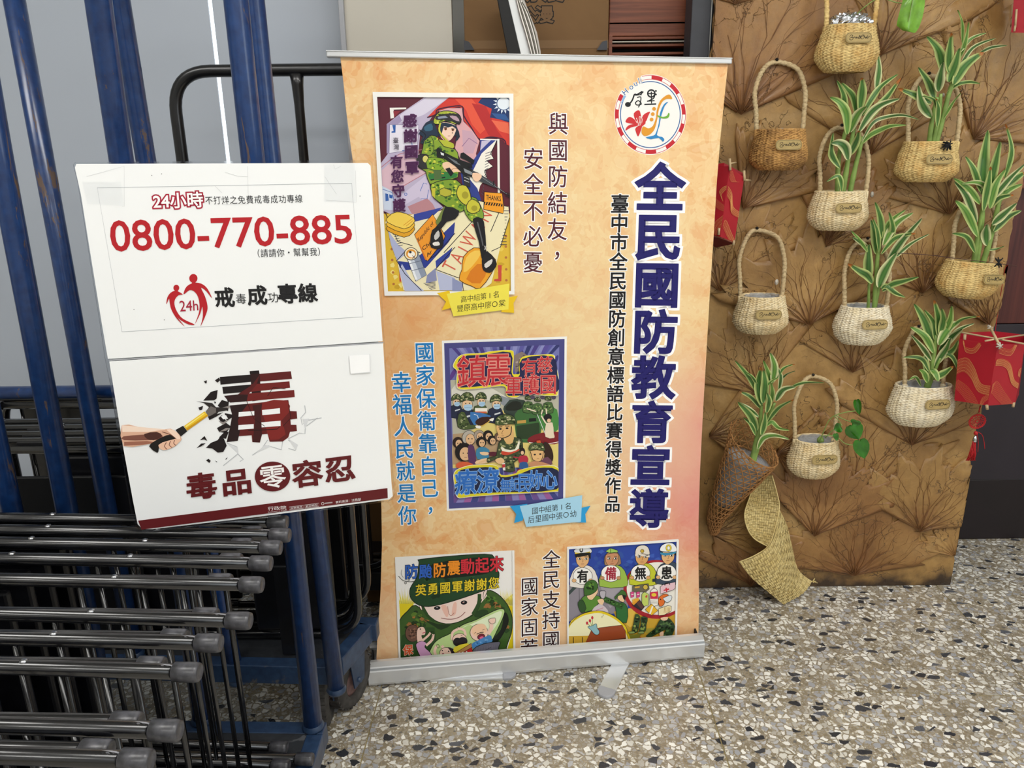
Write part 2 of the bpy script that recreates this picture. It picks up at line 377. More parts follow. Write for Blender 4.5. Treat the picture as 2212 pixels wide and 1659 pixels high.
    def _glyphs(s, items, col, off):
        for ly in ((0, 1) if off > 1e-4 else (1,)):
            for ch, c, ux, uy in items:
                vs, fs = rim(ch, off) if ly == 0 else glyph(ch)[:2]; xm = .5 if ord(ch) > 255 else sum((min(v[0] for v in glyph(ch)[0]), max(v[0] for v in glyph(ch)[0])))/2
                P = [(c[0]+ux[0]*(x-xm)+uy[0]*(y-.38), c[1]+ux[1]*(x-xm)+uy[1]*(y-.38)) for x, y in vs]; s._tri(P, fs, col)
            s.lay += 1
    def run(s, txt, p0, p1, w0, h0, col, bold=.02, out=None, oc='#ffffff', sc1=1., slope=0., lean=0., bend=0., out2=None, oc2='#777777', sh=(0, 0)):
        """characters spaced evenly from p0 to p1 (centres); w0,h0 em size; slope of the base line; lean of the stems"""
        n = len(txt); it = []
        for i, ch in enumerate(txt):
            t = i/max(1, n-1); t2 = t+bend*t*(1-t); k = (1+(sc1-1)*t)/s.k
            if ch == ' ': continue
            c = s.T((p0[0]+(p1[0]-p0[0])*t2, p0[1]+(p1[1]-p0[1])*t2))
            if ch == '，': c = (c[0]+w0*k*.28, c[1]-h0*k*.30)
            it.append((ch, c, (w0*k, w0*k*slope), (lean*h0*k, -h0*k)))
        if out2: s._glyphs([(a, (b[0]+sh[0]/s.k, b[1]+sh[1]/s.k), c_, d) for a, b, c_, d in it], oc2, out2)
        if out: s._glyphs(it, oc, out)
        s._glyphs(it, col, bold); return s
    def quad(s, txt, q, col, bold=0., out=None, oc='#ffffff'):
        """a whole line of text stretched to the four corners q (tl, tr, br, bl)"""
        q = [s.T(p) for p in q]; vs0 = glyph(txt)[0]; x0, x1 = min(v[0] for v in vs0), max(v[0] for v in vs0); y0, y1 = min(v[1] for v in vs0), max(v[1] for v in vs0)
        for off, cc in ((out, oc), (bold, col)):
            if off is None: continue
            for ly in ((0, 1) if off > 1e-4 else (1,)):
                vs, fs = rim(txt, off) if ly == 0 else glyph(txt)[:2]; P = []
                for x, y in vs:
                    u, v = (x-x0)/(x1-x0), (y1-y)/(y1-y0)
                    P.append(tuple((q[0][i]*(1-u)+q[1][i]*u)*(1-v)+(q[3][i]*(1-u)+q[2][i]*u)*v for i in (0, 1)))
                s._tri(P, fs, cc); s.lay += 1
        return s
    def build(s, name, mat, parent, label=None):
        me = bpy.data.meshes.new(name); b = wloc(parent); me.from_pydata([tuple(p-b) for p in s.v], [], s.f); me.materials.append(MATS[mat])
        ca = me.color_attributes.new('Col', 'FLOAT_COLOR', 'POINT'); ca.data.foreach_set('color', [x for c in s.c for x in (*c[:3], 1)])
        o = bpy.data.objects.new(name, me); COL.objects.link(o); o.parent = parent; tag(o, label, None); return o
# ================================================================ the room
fl = MB().box((.3, -.2, -.0299), (7.2, 5.2, .0575)).build('floor', 'joint_strip', kind='structure')
YAW = -.06; S = .748; GX, GY = V((math.cos(YAW), math.sin(YAW), 0)), V((-math.sin(YAW)*.4, 1, 0)); O0 = V((-.312, 1.535, 0))
for i in range(-3, 5):
    for j in range(-4, 2):
        g = .0014; a = O0+GX*(i*S+g)+GY*(j*S+g); b = O0+GX*((i+1)*S-g)+GY*(j*S+g); c = O0+GX*((i+1)*S-g)+GY*((j+1)*S-g); d = O0+GX*(i*S+g)+GY*((j+1)*S-g)
        q = [p+V((0, 0, -.001)) for p in (a, b, c, d)]
        MB().hexa([p-V((0, 0, .012)) for p in (a, b, c, d)], [p+V((0, 0, 0)) for p in (a, b, c, d)]).build('floor_tile', 'terrazzo', fl, at=(0, 0, 0))
box('wall_back', (.3, 2.44, 1.45), (7.2, .1, 2.9), 'wall_paint', kind='structure', bevel=0)
box('wall_left', (-3.3, -.2, 1.45), (.1, 5.2, 2.9), 'wall_paint', kind='structure', bevel=0)
box('wall_right', (3.9, -.2, 1.45), (.1, 5.2, 2.9), 'wall_paint', kind='structure', bevel=0)
box('wall_front', (.3, -2.8, 1.45), (7.2, .1, 2.9), 'wall_paint', kind='structure', bevel=0)
box('ceiling', (.3, -.2, 2.93), (7.4, 5.4, .06), 'ceiling_paint', kind='structure', bevel=0)
# wall panels behind the trolleys, with a glowing strip imitating daylight in their joint
box('wall_panel', (-1.288, 2.085, 1.1), (1.114, .03, 2.2), 'panel_bluegrey', label=None, kind='structure')
box('wall_panel', (-.547, 2.085, 1.1), (.349, .03, 2.2), 'panel_bluegrey', kind='structure')
box('joint_glow', (-.7262, 2.0765, 1.1), (.0095, .012, 2.2), 'daylight_glow', kind='structure')
# cream board standing beside the carton
t = empty('cream_board', PZ(860, 900, 0)*0+V((-.2, 1.99, 0)), 'large plain cream board standing upright behind the banner, left of the carton', 'board')
box('board_panel', (-.2565, 1.99, .86), (.252, .03, 1.7), 'panel_beige', t)
box('edge_strip', (-.387, 1.985, .86), (.012, .04, 1.7), 'grey_plastic', t)
# low carton peeking out left of the banner
t = empty('small_carton', (-.36, 1.9, 1.0), 'small brown carton edge sticking out left of the banner under the black handle', 'carton')
box('carton_body', (-.345, 1.9, .985), (.12, .1, .36), 'carton', t)
MB().add([PY(704, 312, 1.845), PY(745, 309, 1.845), PY(745, 300, 1.85), PY(722, 298, 1.85)], [(0, 1, 2, 3)], smooth=False).build('tape_scrap', 'clear_film', t)
box('support_box', (-.345, 1.9, .403), (.12, .1, .80), 'carton', None, label='dark brown carton standing on the floor under the small carton, mostly behind the banner', cat='carton')
# printed carton
def carton():
    a, b = PY(1001, 0, 1.95), PY(1316, 0, 1.95); z0 = PY(1150, 113, 1.95).z-.01
    t = empty('printed_carton', ((a.x+b.x)/2, 2.0, z0), 'large brown carton with bold outlined black characters, behind the banner top rail', 'carton')
    box('carton_body', ((a.x+b.x)/2, 2.03, (z0+1.9)/2), (b.x-a.x, .16, 1.9-z0), 'carton', t, bevel=.003)
    pl = Plane(PY(1001, 0, 1.9495), PY(1316, 0, 1.9495), PY(1001, 100, 1.9495))
    A = Art(pl, clip=[(1001, -60), (1316, -60), (1316, 110), (1001, 110)])
    A.fill('#7d5f3d', [(1003, 88), (1314, 86), (1314, 104), (1003, 106)])
    A.run('公漫', (1140, 32), (1176, 31), 40, 38, '#6f5232', .03, out=.085, oc='#15110d')
    A.run('動漫', (1140, -18), (1195, -18), 46, 44, '#6f5232', .03, out=.085, oc='#15110d')
    A.build('carton_print', 'print_paper', t)
    for x in (1011, 1303):
        s = 1 if x < 1100 else -1
        MB().hexa([PY(x-s*9, 87, 1.948), PY(x-s*9, 108, 1.948), PY(x+s*14, 108, 1.948), PY(x+s*2, 90, 1.948)], [PY(x-s*9, 87, 1.944), PY(x-s*9, 108, 1.944), PY(x+s*14, 108, 1.944), PY(x+s*2, 90, 1.944)]).build('corner_strap', 'dark_grey_paint', t)
    box('carton_stand', ((a.x+b.x)/2, 2.04, z0/2), (b.x-a.x-.01, .14, z0-.004), 'carton', None, label='plain brown carton on the floor carrying the printed carton, hidden low behind the banner', cat='carton')
carton()
# framed panel leaning against the carton
t = empty('leaning_frame', PY(1120, 112, 1.9), 'black edged white frame leaning in front of the brown carton, seen edge on', 'frame')
def slab(px, y, dy, name, mat, par):
    a = [PY(p[0], p[1], y) for p in px]; b = [q+V((0, dy, 0)) for q in a]; return MB().hexa(a, b).build(name, mat, par, bevel=.001)
slab([(1071, -20), (1093, -20), (1128, 130), (1100, 130)], 1.86, .05, 'frame_edge', 'dark_slot', t)
slab([(1093, -20), (1112, -20), (1154, 130), (1128, 130)], 1.862, .045, 'frame_back', 'white_trim', t)
A = Art(Plane(PY(1112, 0, 1.858), PY(1168, 0, 1.875), PY(1150, 110, 1.858)))
A.fill('#b9b3ad', [(1108, -20), (1125, -20), (1140, 20), (1160, 70), (1168, 112), (1168, 130), (1152, 130)])
for i in range(9):
    A.line(('#6d6560', '#e9e4de', '#4d4b3a')[i % 3], 2.2, [(1111+i*2, -20+i*3), (1122+i*2.4, 30), (1134+i*2.8, 70+i), (1150+i*2, 128)], 3)
A.build('crumpled_print', 'print_paper', t)
# wooden drawer cabinet
def wood_cabinet():
    y = 2.02; x0, x1 = PY(1318, 20, y).x, PY(1499, 20, y).x; z = lambda p: PY(1400, p, y).z
    t = empty('wooden_cabinet', ((x0+x1)/2, 2.2, 0), 'reddish brown wooden cabinet with drawer fronts and open slots behind the banner', 'cabinet')
    xm, wd = (x0+x1)/2, x1-x0
    box('carcass', (xm, 2.25, .85), (wd+.02, .3, 1.69), 'dark_slot', t)
    box('drawer_front', (xm, 2.06, z(16)+.02), (wd, .05, z(-70)-z(42)), 'wood_red', t)
    box('drawer_front', (xm, 2.06, (z(44)+z(76))/2), (wd, .05, z(44)-z(76)), 'wood_red', t)
    for p, m_, hh in ((80, 'wood_red', .006), (88, 'panel_beige', .003), (96, 'wood_red', .006), (114, 'wood_red', .006)):
        box('shelf_edge', (xm+.004, 2.06, z(p)), (wd, .05, hh), m_, t, bevel=.001)
    box('side_post', (x0+.004, 2.055, z(100)), (.009, .05, z(78)-z(130)), 'wood_red', t, bevel=.001)
wood_cabinet()
# right: dark wooden counter
def counter():
    y = 2.165; z = lambda p, x=2150: PY(x, p, y).z
    x0 = 1.24; x1 = 2.6; xm = (x0+x1)/2; wd = x1-x0
    t = empty('wooden_counter', (xm, 2.3, 0), 'dark wooden counter with reddish door front and plum plinth beside the leaf board', 'counter')
    box('plinth', (xm, y+.1, z(1036)/2+.001), (wd, .2, z(1036)), 'plum_dark', t, bevel=.003)
    box('lower_rail', (xm, y+.1, (z(1036)+z(700))/2), (wd, .206, z(700)-z(1036)), 'charcoal', t, bevel=.003)
    box('door', (xm, y+.1, (z(700)+z(398))/2), (wd, .21, z(398)-z(700)-.004), 'wood_door', t, bevel=.003)
    box('top_board', (xm, y+.08, z(394)), (wd, .25, .03), 'wood_red', t, bevel=.003)
counter()
# ================================================================ trolleys
ZD = .20
def bent(*p, n=7): return smooth_pts(p, n)
def arc_path(pts, r, n=7):                      # polyline with rounded corners
    pts = [V(p) for p in pts]; out = [pts[0]]
    for i in range(1, len(pts)-1):
        a, b, c = pts[i-1], pts[i], pts[i+1]; u = (a-b).normalized(); v = (c-b).normalized(); p, q = b+u*r, b+v*r
        for k in range(n+1):
            s = k/n; out.append(p*(1-s)**2+b*2*s*(1-s)+q*s*s)
    return out+[pts[-1]]
def wheel(par, c, yaw, r=.066, w_=.036):
    M = Matrix.Rotation(yaw, 3, 'Z'); ax = M @ V((1, 0, 0))
    m = MB(); m.lathe((0, 0, 0), [(r*.62, -w_/2), (r*.9, -w_/2), (r, -w_*.32), (r, w_*.32), (r*.9, w_/2), (r*.62, w_/2), (r*.62, -w_/2)], 40, 'X')
    for k in range(30):                          # tread blocks
        a = 2*PI*k/30; m.box((0, r*math.cos(a), r*math.sin(a)), (w_*.74, .007, .006), rx=a+PI/2) if k % 1 == 0 else 0
    m.v = [M @ p+V(c) for p in m.v]; o = m.build('wheel', 'rubber_tyre', par)
    h = MB(); h.lathe((0, 0, 0), [(.0, -w_*.42), (.012, -w_*.42), (.014, -w_*.3), (r*.6, -w_*.2), (r*.62, w_*.2), (r*.5, w_*.28), (.016, w_*.3), (.014, w_*.55), (0, w_*.55)], 28, 'X'); h.v = [M @ p+V(c) for p in h.v]; h.build('hub', 'hub_pink', o)
    f_ = MB(); up = V((0, 0, 1))
    for s in (-1, 1): 
        b = V(c)+ax*s*(w_/2+.006); f_.hexa([b+M@V((-.0015, -.02, -.01)), b+M@V((-.0015, .02, -.01)), b+M@V((-.0015, .035, .098)), b+M@V((-.0015, -.035, .098))], [b+M@V((.0015, -.02, -.01)), b+M@V((.0015, .02, -.01)), b+M@V((.0015, .035, .098)), b+M@V((.0015, -.035, .098))])
    f_.tube([V(c)-ax*(w_/2+.012), V(c)+ax*(w_/2+.012)], .006, 10)
    f_.box(V(c)+up*.095, (w_+.03, .07, .006), yaw); f_.build('caster_fork', 'blue_frame', par)
def trolley(name, label, fr, fl_, br, bl, tubes, rails, wheels):
    """fr.. corners of the deck on z = ZD (front/back right/left)"""
    base = (V(fr)+V(fl_)+V(br)+V(bl))/4; base.z = 0
    t = empty('platform_trolley', base, label, 'trolley', 'blue platform trolleys')
    c = [V(fr), V(fl_), V(bl), V(br)]
    d = [p+(base-p)*.03 for p in c]
    MB().hexa([V((p.x, p.y, ZD-.012)) for p in d], [V((p.x, p.y, ZD-.001)) for p in d]).build('deck', 'deck_board', t, bevel=.001)
    for i, nm in enumerate(('front_rail', 'left_rail', 'back_rail', 'right_rail')):
        a, b = c[i], c[(i+1) % 4]; u = (b-a).normalized(); nrm = V((-u.y, u.x, 0)); inn = nrm if (base-a).dot(nrm) > 0 else -nrm; inn = inn*.03
        a0, b0 = (a, b) if i % 2 == 0 else (a+u*.0305, b-u*.0305)
        q = [a0, b0, b0+inn, a0+inn]
        MB().hexa([V((p.x, p.y, ZD-.042)) for p in q], [V((p.x, p.y, ZD)) for p in q]).build(nm, 'blue_frame', t, bevel=.002)
    for nm, path, r in tubes: MB().tube(path, r, 18).build(nm, 'blue_paint', t)
    for nm, path, r in rails: MB().tube(path, r, 16).build(nm, 'blue_paint', t)
    for p in [q for n_, q, r in tubes]:
        b = p[0]; MB().lathe((b.x, b.y, b.z), [(.0, -.003), (.018, -.002), (.020, .004), (.0165, .011)], 18).build('weld_bead', 'blue_frame', t)
    for cc, yw in wheels: wheel(t, cc, yw)
    return t
G0, H0, D0 = PZ(677, 1572, ZD), PZ(727, 1490, .15), PZ(514, 1470, .15)
def up(p, z, lean=(0, 0)): return V((p.x+lean[0]*(z-p.z), p.y+lean[1]*(z-p.z), z))
def post(foot, ztop, lean=(0, 0)): return foot, up(foot, ztop, lean)
# near trolley: its back edge is seen at the foot of the right-hand post
Efoot = V((G0.x, G0.y+.0, ZD+.001)); Bfoot = V((PY(136, 1090, 1.14).x, 1.14, ZD+.001)); Bt = PY(13, 400, 1.14)
Cfoot = V((PY(395, 1290, 1.165).x, 1.165, ZD+.001))
nl = lambda x: V((x, 1.17-.0*x, ZD))
E_top = PY(507, 0, 1.146); C_top = PY(212, 0, 1.10)
def handle(f1, f2, z, r=.0165, top1=None):
    a = V((f1.x, f1.y, z)) if top1 is None else top1
    return a
near_tubes = [('upright', arc_path([Efoot, V((Efoot.x, Efoot.y, 1.52)), V((Efoot.x-.10, Efoot.y, 1.66))], .13), .0165),
              ('upright', arc_path([Cfoot, PY(262, 345, 1.14), PY(212, 0, 1.09), PY(205, -60, 1.08)], .03), .0165),
              ('upright', arc_path([Bfoot, V((Bt.x, 1.14, 1.2)), V((Bt.x+.01, 1.14, 1.6))], .05), .0165),
              ('upright', [V((PY(22, 1090, 1.14).x, 1.14, ZD+.001)), V((PY(22, 1090, 1.14).x, 1.14, 1.6))], .0165)]
near_rails = [('top_rail', arc_path([V((Efoot.x-.10, Efoot.y, 1.66)), V((Efoot.x-.16, Efoot.y, 1.70)), V((Bt.x+.06, 1.14, 1.70)), V((Bt.x+.01, 1.14, 1.6))], .05), .0165)]
ne = .17
near = trolley('t', 'near blue steel platform trolley, its rear corner at the bottom under the black chairs', V((-.345, .42, ZD)), V((-1.25, .42, ZD)), V((-.345, 1.16, ZD)), V((-1.25, 1.19, ZD)), near_tubes, near_rails,
               [((-.43, .50, .067), .2), ((-1.15, .50, .067), 0), ((-1.15, 1.10, .067), 0), ((-.62, 1.12, .067), .1)])
# far trolley
Ffoot = V((H0.x, H0.y, .148)); Dfoot = V((D0.x, D0.y, .148)); A0 = PY(231, 1090, 1.36); Dt = PY(315, 345, 1.30); Dtt = PY(258, 0, 1.28)
far_tubes = [('upright', arc_path([Ffoot, PY(585, 345, 1.325), PY(548, 2, 1.32)+V((-.0, 0, .08)), V((Ffoot.x-.15, Ffoot.y, 1.64))], .07), .0165),
             ('upright', [Dfoot, PY(473, 1280, 1.345), Dt, Dtt, PY(250, -60, 1.27)], .0155),
             ('upright', [V((A0.x, 1.36, ZD+.001)), V((A0.x, 1.36, 1.6))], .0165)]
ra, rb = PY(-60, 850, 1.39), PY(420, 845, 1.39)
far_rails = [('cross_rail', [V((ra.x, 1.392, ra.z)), V((-.372, 1.392, ra.z))], .0125),
             ('top_rail', arc_path([V((Ffoot.x-.15, Ffoot.y, 1.64)), V((Ffoot.x-.20, Ffoot.y, 1.68)), V((A0.x+.08, 1.36, 1.68)), V((A0.x, 1.36, 1.6))], .05), .0165)]
fr_, fl2 = PZ(722, 1443, ZD), PZ(300, 1420, ZD); fr_.y += .0; 
brr = PZ(831, 1318, ZD); u = (brr-fr_).normalized(); 
FR = V((fr_.x, fr_.y, ZD)); BR = FR+u*.185; FL = V((-1.3, FR.y+.05, ZD)); BL = V((-1.27, BR.y+.04, ZD))
Cw = PZ(735, 1563, 0)
far = trolley('t', 'far blue steel platform trolley, its deck corner and wheel left of the banner foot', FR, FL, BR, BL, far_tubes, far_rails,
              [((Cw.x+.012, Cw.y+.068, .067), -.35), ((-.42, BR.y-.08, .067), .1), ((-1.15, FR.y+.12, .067), 0), ((-1.15, BR.y-.06, .067), 0)])
# bare steel hand truck handle in black
t = empty('black_hand_truck', (-.5, 1.75, 0), 'black tubular push handle of a hand truck behind the blue posts and banner', 'trolley')
aL, aR = PY(392, 330, 1.75), PY(1010, 150, 1.75); zt = PY(560, 152, 1.75).z
hx = PY(641, 165, 1.75).x
MB().tube(arc_path([V((aL.x, 1.75, .2)), V((aL.x, 1.75, zt)), V((.26, 1.75, zt)), V((.26, 1.75, .2))], .085, 10), .0128, 16).build('push_handle', 'black_frame', t)
MB().tube([V((hx, 1.75, .2)), V((hx, 1.75, zt-.07)), V((hx, 1.75, zt-.03)), V((hx, 1.75, zt-.008))], [.0105, .0105, .0125, .015], 14).build('middle_bar', 'black_frame', t)
MB().tube([V((-.05, 1.75, .2)), V((-.05, 1.75, zt-.01))], .0105, 14).build('middle_bar', 'black_frame', t)
box('platform', ((aL.x+.26)/2, 1.745, .18), (.99, .16, .05), 'black_frame', t)
for x in (aL.x+.08, .2):
    MB().lathe((x, 1.79, .0765), [(.0, -.02), (.05, -.02), (.075, -.014), (.075, .014), (.05, .02), (0, .02)], 28, 'X').build('wheel', 'rubber_tyre', t)
# ================================================================ folding chairs lying on their side
def make_chair(W=.445, L=.93, r=.0086):
    t = empty('folding_chair', (0, 0, 0), '-', 'chair')
    p = arc_path([V((0, 0, W)), V((-L, 0, W)), V((-L, 0, 0)), V((0, 0, 0))], .07)
    MB().tube(p, r, 12).build('long_frame', 'black_tube', t)
    y2 = .0175
    MB().tube([V((-.05, y2, W-.007)), V((-.60, y2-.002, W-.014)), V((-.64, y2-.003, W-.014))], r*.95, 12).build('rear_leg', 'black_tube', t)
    MB().tube([V((-.05, y2, .007)), V((-.60, y2-.002, .014)), V((-.64, y2-.003, .014))], r*.95, 12).build('rear_leg', 'black_tube', t)
    for (x, y, z) in ((0, 0, W), (0, 0, 0), (-.05, y2, W-.007), (-.05, y2, .007)):
        m = MB(); m.lathe((x, y, z), [(.0092, -.021), (.0106, -.020), (.0109, -.004), (.0109, .004), (.0100, .0075), (.0078, .0085), (.0064, .0074), (.003, .0072), (0, .0072)], 18, 'X'); m.build('foot_cap', 'rubber_cap', t)
    for x, y, rr in ((-.10, 0, .0036), (-.24, 0, .0036), (-.165, y2, .0036)):
        MB().tube([V((x, y, .006)), V((x, y, W-.006))], rr, 8).build('cross_rod', 'black_tube', t)
    m = MB().box((-.50, .012, W/2), (.30, .012, W-.05)); m.build('seat', 'black_frame', t, bevel=.005)
    m = MB().box((-.80, .004, W/2), (.17, .014, W-.03)); m.build('backrest', 'black_frame', t, bevel=.006)
    for x in (-.19, -.36, -.52):
        MB().lathe((x, -.0, W+.0076), [(.0045, 0), (.0042, .0018), (.002, .0026), (0, .0028)], 10).build('rivet', 'chrome', t)
    for x in (-.33,):
        MB().box((x, .009, W-.006), (.075, .005, .018)).build('hinge_plate', 'black_frame', t, bevel=.002)
    return t
chair0 = make_chair(); used = [False]
def copy_tree(o, par=None):
    c = o.copy(); COL.objects.link(c); c.parent = par
    for ch in o.children: copy_tree(ch, c)
    return c
def place(loc, yaw, label, group, roll=0):
    c = chair0 if not used[0] else copy_tree(chair0); used[0] = True
    c.location = loc; c.rotation_euler = (roll, 0, yaw); c['label'] = label; c['group'] = group; return c
ZB = .212
front = [((385, 1578), 'second from the bottom'), ((428, 1452), 'third from the bottom'), ((474, 1389), 'fourth from the bottom'), ((538, 1341), 'fifth from the bottom'), ((564, 1263), 'sixth from the bottom'), ((583, 1217), 'seventh from the bottom'), ((604, 1183), 'eighth from the bottom'), ((622, 1158), 'second below the white notice'), ((618, 1128), 'right under the white notice')]
ZT = ZB+.445
pts = [(PZ(323, 1642, ZT), 'lowest, at the bottom edge')]+[(PZ(*c, ZT), n) for c, n in front]
yl = -9
for (p, n) in pts:
    p.y = max(p.y, yl+.0368); yl = p.y
ys = []
for i, (p, n) in enumerate(pts):
    yaw = math.radians((-3.4, -3.2, -3.6, -3.3, -3.9, -3.4, -3.4, -3.5, -3.6, -3.3)[i])
    place((p.x-.006, p.y, ZB), yaw, 'black folding chair in the front stack, '+n, 'folding chairs in the front stack')
# far stack on the far trolley, turned the other way round
far_y = [1.412, 1.449, 1.486, 1.523]; n7 = ['nearest', 'second', 'third', 'fourth', 'fifth', 'farthest']
for i, y in enumerate(far_y):
    x = -.36-.012*(i % 3)
    place((x-.90, y, ZB), math.radians(180), 'black folding chair on the far trolley, %s row behind the blue posts' % ('front', 'second', 'third', 'rear')[i], 'folding chairs on the far trolley')
# loose chairs lying flat, low down
for i, (y, x, fl_) in enumerate(((1.678, -.30, 1), (1.708, -.262, 0))):
    place((x-.93, y, ZB) if fl_ else (x, y, ZB), math.radians(180) if fl_ else 0, 'black folding chair on the hand truck, %s row, ending left of the banner' % ('front', 'rear')[i], 'folding chairs on the hand truck')
# long dark cushion strip and bars seen through the posts
t = empty('padded_chair', (-1.15, 1.30, ZD), 'black vinyl padded chair seat lying on the far trolley behind the left blue posts', 'chair')
a, b = PY(40, 1030, 1.38), PY(285, 1095, 1.38)
MB().box(((a.x+b.x)/2-.1, 1.3815, (.205+a.z)/2), (abs(b.x-a.x)+.2, .008, a.z-.205)).build('seat_pad', 'black_vinyl', t, bevel=.003)
# flat steel bar standing at the trolley end
t = empty('flat_steel_bar', PY(625, 1440, 1.357), 'flat black steel bar standing upright between the chair feet and the blue posts', 'bar')
a, b = PY(612, 1222, 1.357), PY(628, 1436, 1.357)
MB().box(((a.x+b.x)/2, 1.357, (a.z+.203)/2), (.034, .008, a.z-.203)).build('flat_bar', 'black_frame', t, bevel=.0015)
# ================================================================ roll-up banner
BP = Plane(PY(812, 1440, 1.548), PY(1508, 1385, 1.638), PY(735, 125, 1.612))
bu = (BP(1508, 1385)-BP(812, 1440)); bu.z = 0; bu.normalize(); bn = V((bu.y, -bu.x, 0))   # along the bar, and towards the room
base = (PZ(797, 1481, 0)+PZ(1518, 1419, 0))/2; base.z = 0
banner = empty('roll_up_banner', base, 'tall orange roll-up banner with navy vertical title, on an aluminium base', 'banner')
LE = [(735, 122), (741, 170), (748, 240), (757, 310), (772, 420), (789, 560), (803, 720), (814, 880), (821, 1000), (824, 1100), (825, 1180), (822, 1280), (815, 1380), (811, 1470)]
RE = [(1573, 134), (1566, 200), (1556, 300), (1548, 400), (1541, 520), (1533, 640), (1525, 780), (1518, 900), (1512, 1020), (1509, 1130), (1509, 1220), (1510, 1300), (1509, 1360), (1507, 1420)]
NC = 14; m = MB(); 
def brow(i, off):
    out = []
    for k in range(NC+1):
        t = k/NC; p = (LE[i][0]*(1-t)+RE[i][0]*t, LE[i][1]*(1-t)+RE[i][1]*t); out.append(BP(p[0], p[1], off))
    return out
n = len(LE)
for off in (0, -.0007):
    m.add([p for i in range(n) for p in brow(i, off)], [(i*(NC+1)+k, i*(NC+1)+k+1, (i+1)*(NC+1)+k+1, (i+1)*(NC+1)+k) for i in range(n-1) for k in range(NC)])
m.build('printed_sheet', 'banner_vinyl', banner, at=(0, 0, 0))
ru = (PY(1578, 132, 1.705)-PY(705, 116, 1.60)).normalized()
ra, rb = BP(705, 110), BP(1579, 126); rc, rd = BP(1579, 139), BP(706, 124); d = BP.n
MB().hexa([p+d*.007 for p in (ra, rb, rc, rd)], [p-d*.012 for p in (ra, rb, rc, rd)]).build('top_rail', 'aluminium', banner, bevel=.002)
MB().hexa([p+d*.0085 for p in (BP(705, 110), BP(1579, 126), BP(1579, 128.5), BP(705, 112.5))], [p+d*.0 for p in (BP(705, 110), BP(1579, 126), BP(1579, 128.5), BP(705, 112.5))]).build('rail_lip', 'aluminium', banner, bevel=.0006)
pl_, pr_ = PZ(797, 1481, .006), PZ(1520, 1419, .006)
ax = (pr_-pl_).normalized(); nn = V((-ax.y, ax.x, 0))
def extr(prof, a, b, name, mat, bevel=0, close=True):
    vs = [a+nn*y+V((0, 0, z)) for y, z in prof]+[b+nn*y+V((0, 0, z)) for y, z in prof]; k = len(prof)
    m = MB(); m.add(vs, [(i, (i+1) % k, k+(i+1) % k, k+i) for i in range(k)]+[tuple(range(k))[::-1], tuple(range(k, 2*k))], smooth=False); return m.build(name, mat, banner, bevel=bevel)
extr([(0, 0), (-.002, .006), (-.002, .036), (.004, .046), (.016, .051), (.0245, .051), (.0245, .044), (.014, .044), (.006, .038), (.006, .006), (.05, .002), (.05, 0)], pl_, pr_, 'base_cassette', 'aluminium')
extr([(.040, .0), (.052, .0), (.082, .006), (.086, .03), (.080, .050), (.062, .062), (.046, .064), (.046, .058), (.06, .055), (.074, .044), (.077, .03), (.074, .012), (.05, .006)], pl_+ax*.002+nn*.014, pr_-ax*.002+nn*.014, 'cassette_back', 'aluminium')
for p, s in ((pl_, 1), (pr_, -1)):
    extr([(.0065, .003), (.0065, .040), (.03, .043), (.062, .052), (.075, .03), (.07, .008), (.04, .003)], p+ax*s*.006, p+ax*s*.010, 'end_cap', 'dark_slot')
extr([(.0, .0405), (.0025, .0445), (.003, .0442), (.0006, .0400)], pl_+ax*.001-nn*.0022, pr_-ax*.001-nn*.0022, 'ridge_line', 'aluminium_dark')
def foot(a, b, wd, name='swivel_foot'):
    a, b = V(a), V(b); u = (b-a).normalized(); v = V((-u.y, u.x, 0)); P = [a+v*wd/2, a-v*wd/2]
    L = (b-a).length-wd/2
    e = a+u*L; P += [e+(v*-math.cos(t)+u*math.sin(t))*wd/2 for t in [PI*i/10 for i in range(11)]]
    lo = [V((p.x, p.y, .0006)) for p in P]; hi = [V((p.x, p.y, .0066)) for p in P]; k = len(P)
    o = MB().add(lo+hi, [tuple(range(k))[::-1], tuple(range(k, 2*k))]+[(i, (i+1) % k, k+(i+1) % k, k+i) for i in range(k)], smooth=False).build(name, 'aluminium', banner, bevel=.001)
    P = [e+u*-.012+v*wd/2*1.06, e+u*-.012-v*wd/2*1.06]+[e+(v*-math.cos(t)+u*math.sin(t))*wd/2*1.07 for t in [PI*i/10 for i in range(11)]]
    lo = [V((p.x, p.y, .0004)) for p in P]; hi = [V((p.x, p.y, .0084)) for p in P]; k = len(P)
    MB().add(lo+hi, [tuple(range(k))[::-1], tuple(range(k, 2*k))]+[(i, (i+1) % k, k+(i+1) % k, k+i) for i in range(k)], smooth=False).build('end_pad', 'grey_plastic', o, bevel=.002)
foot(PZ(1352, 1415, 0), PZ(1303, 1509, 0), .038); foot(PZ(930, 1462, 0), PZ(1114, 1458, 0), .038)
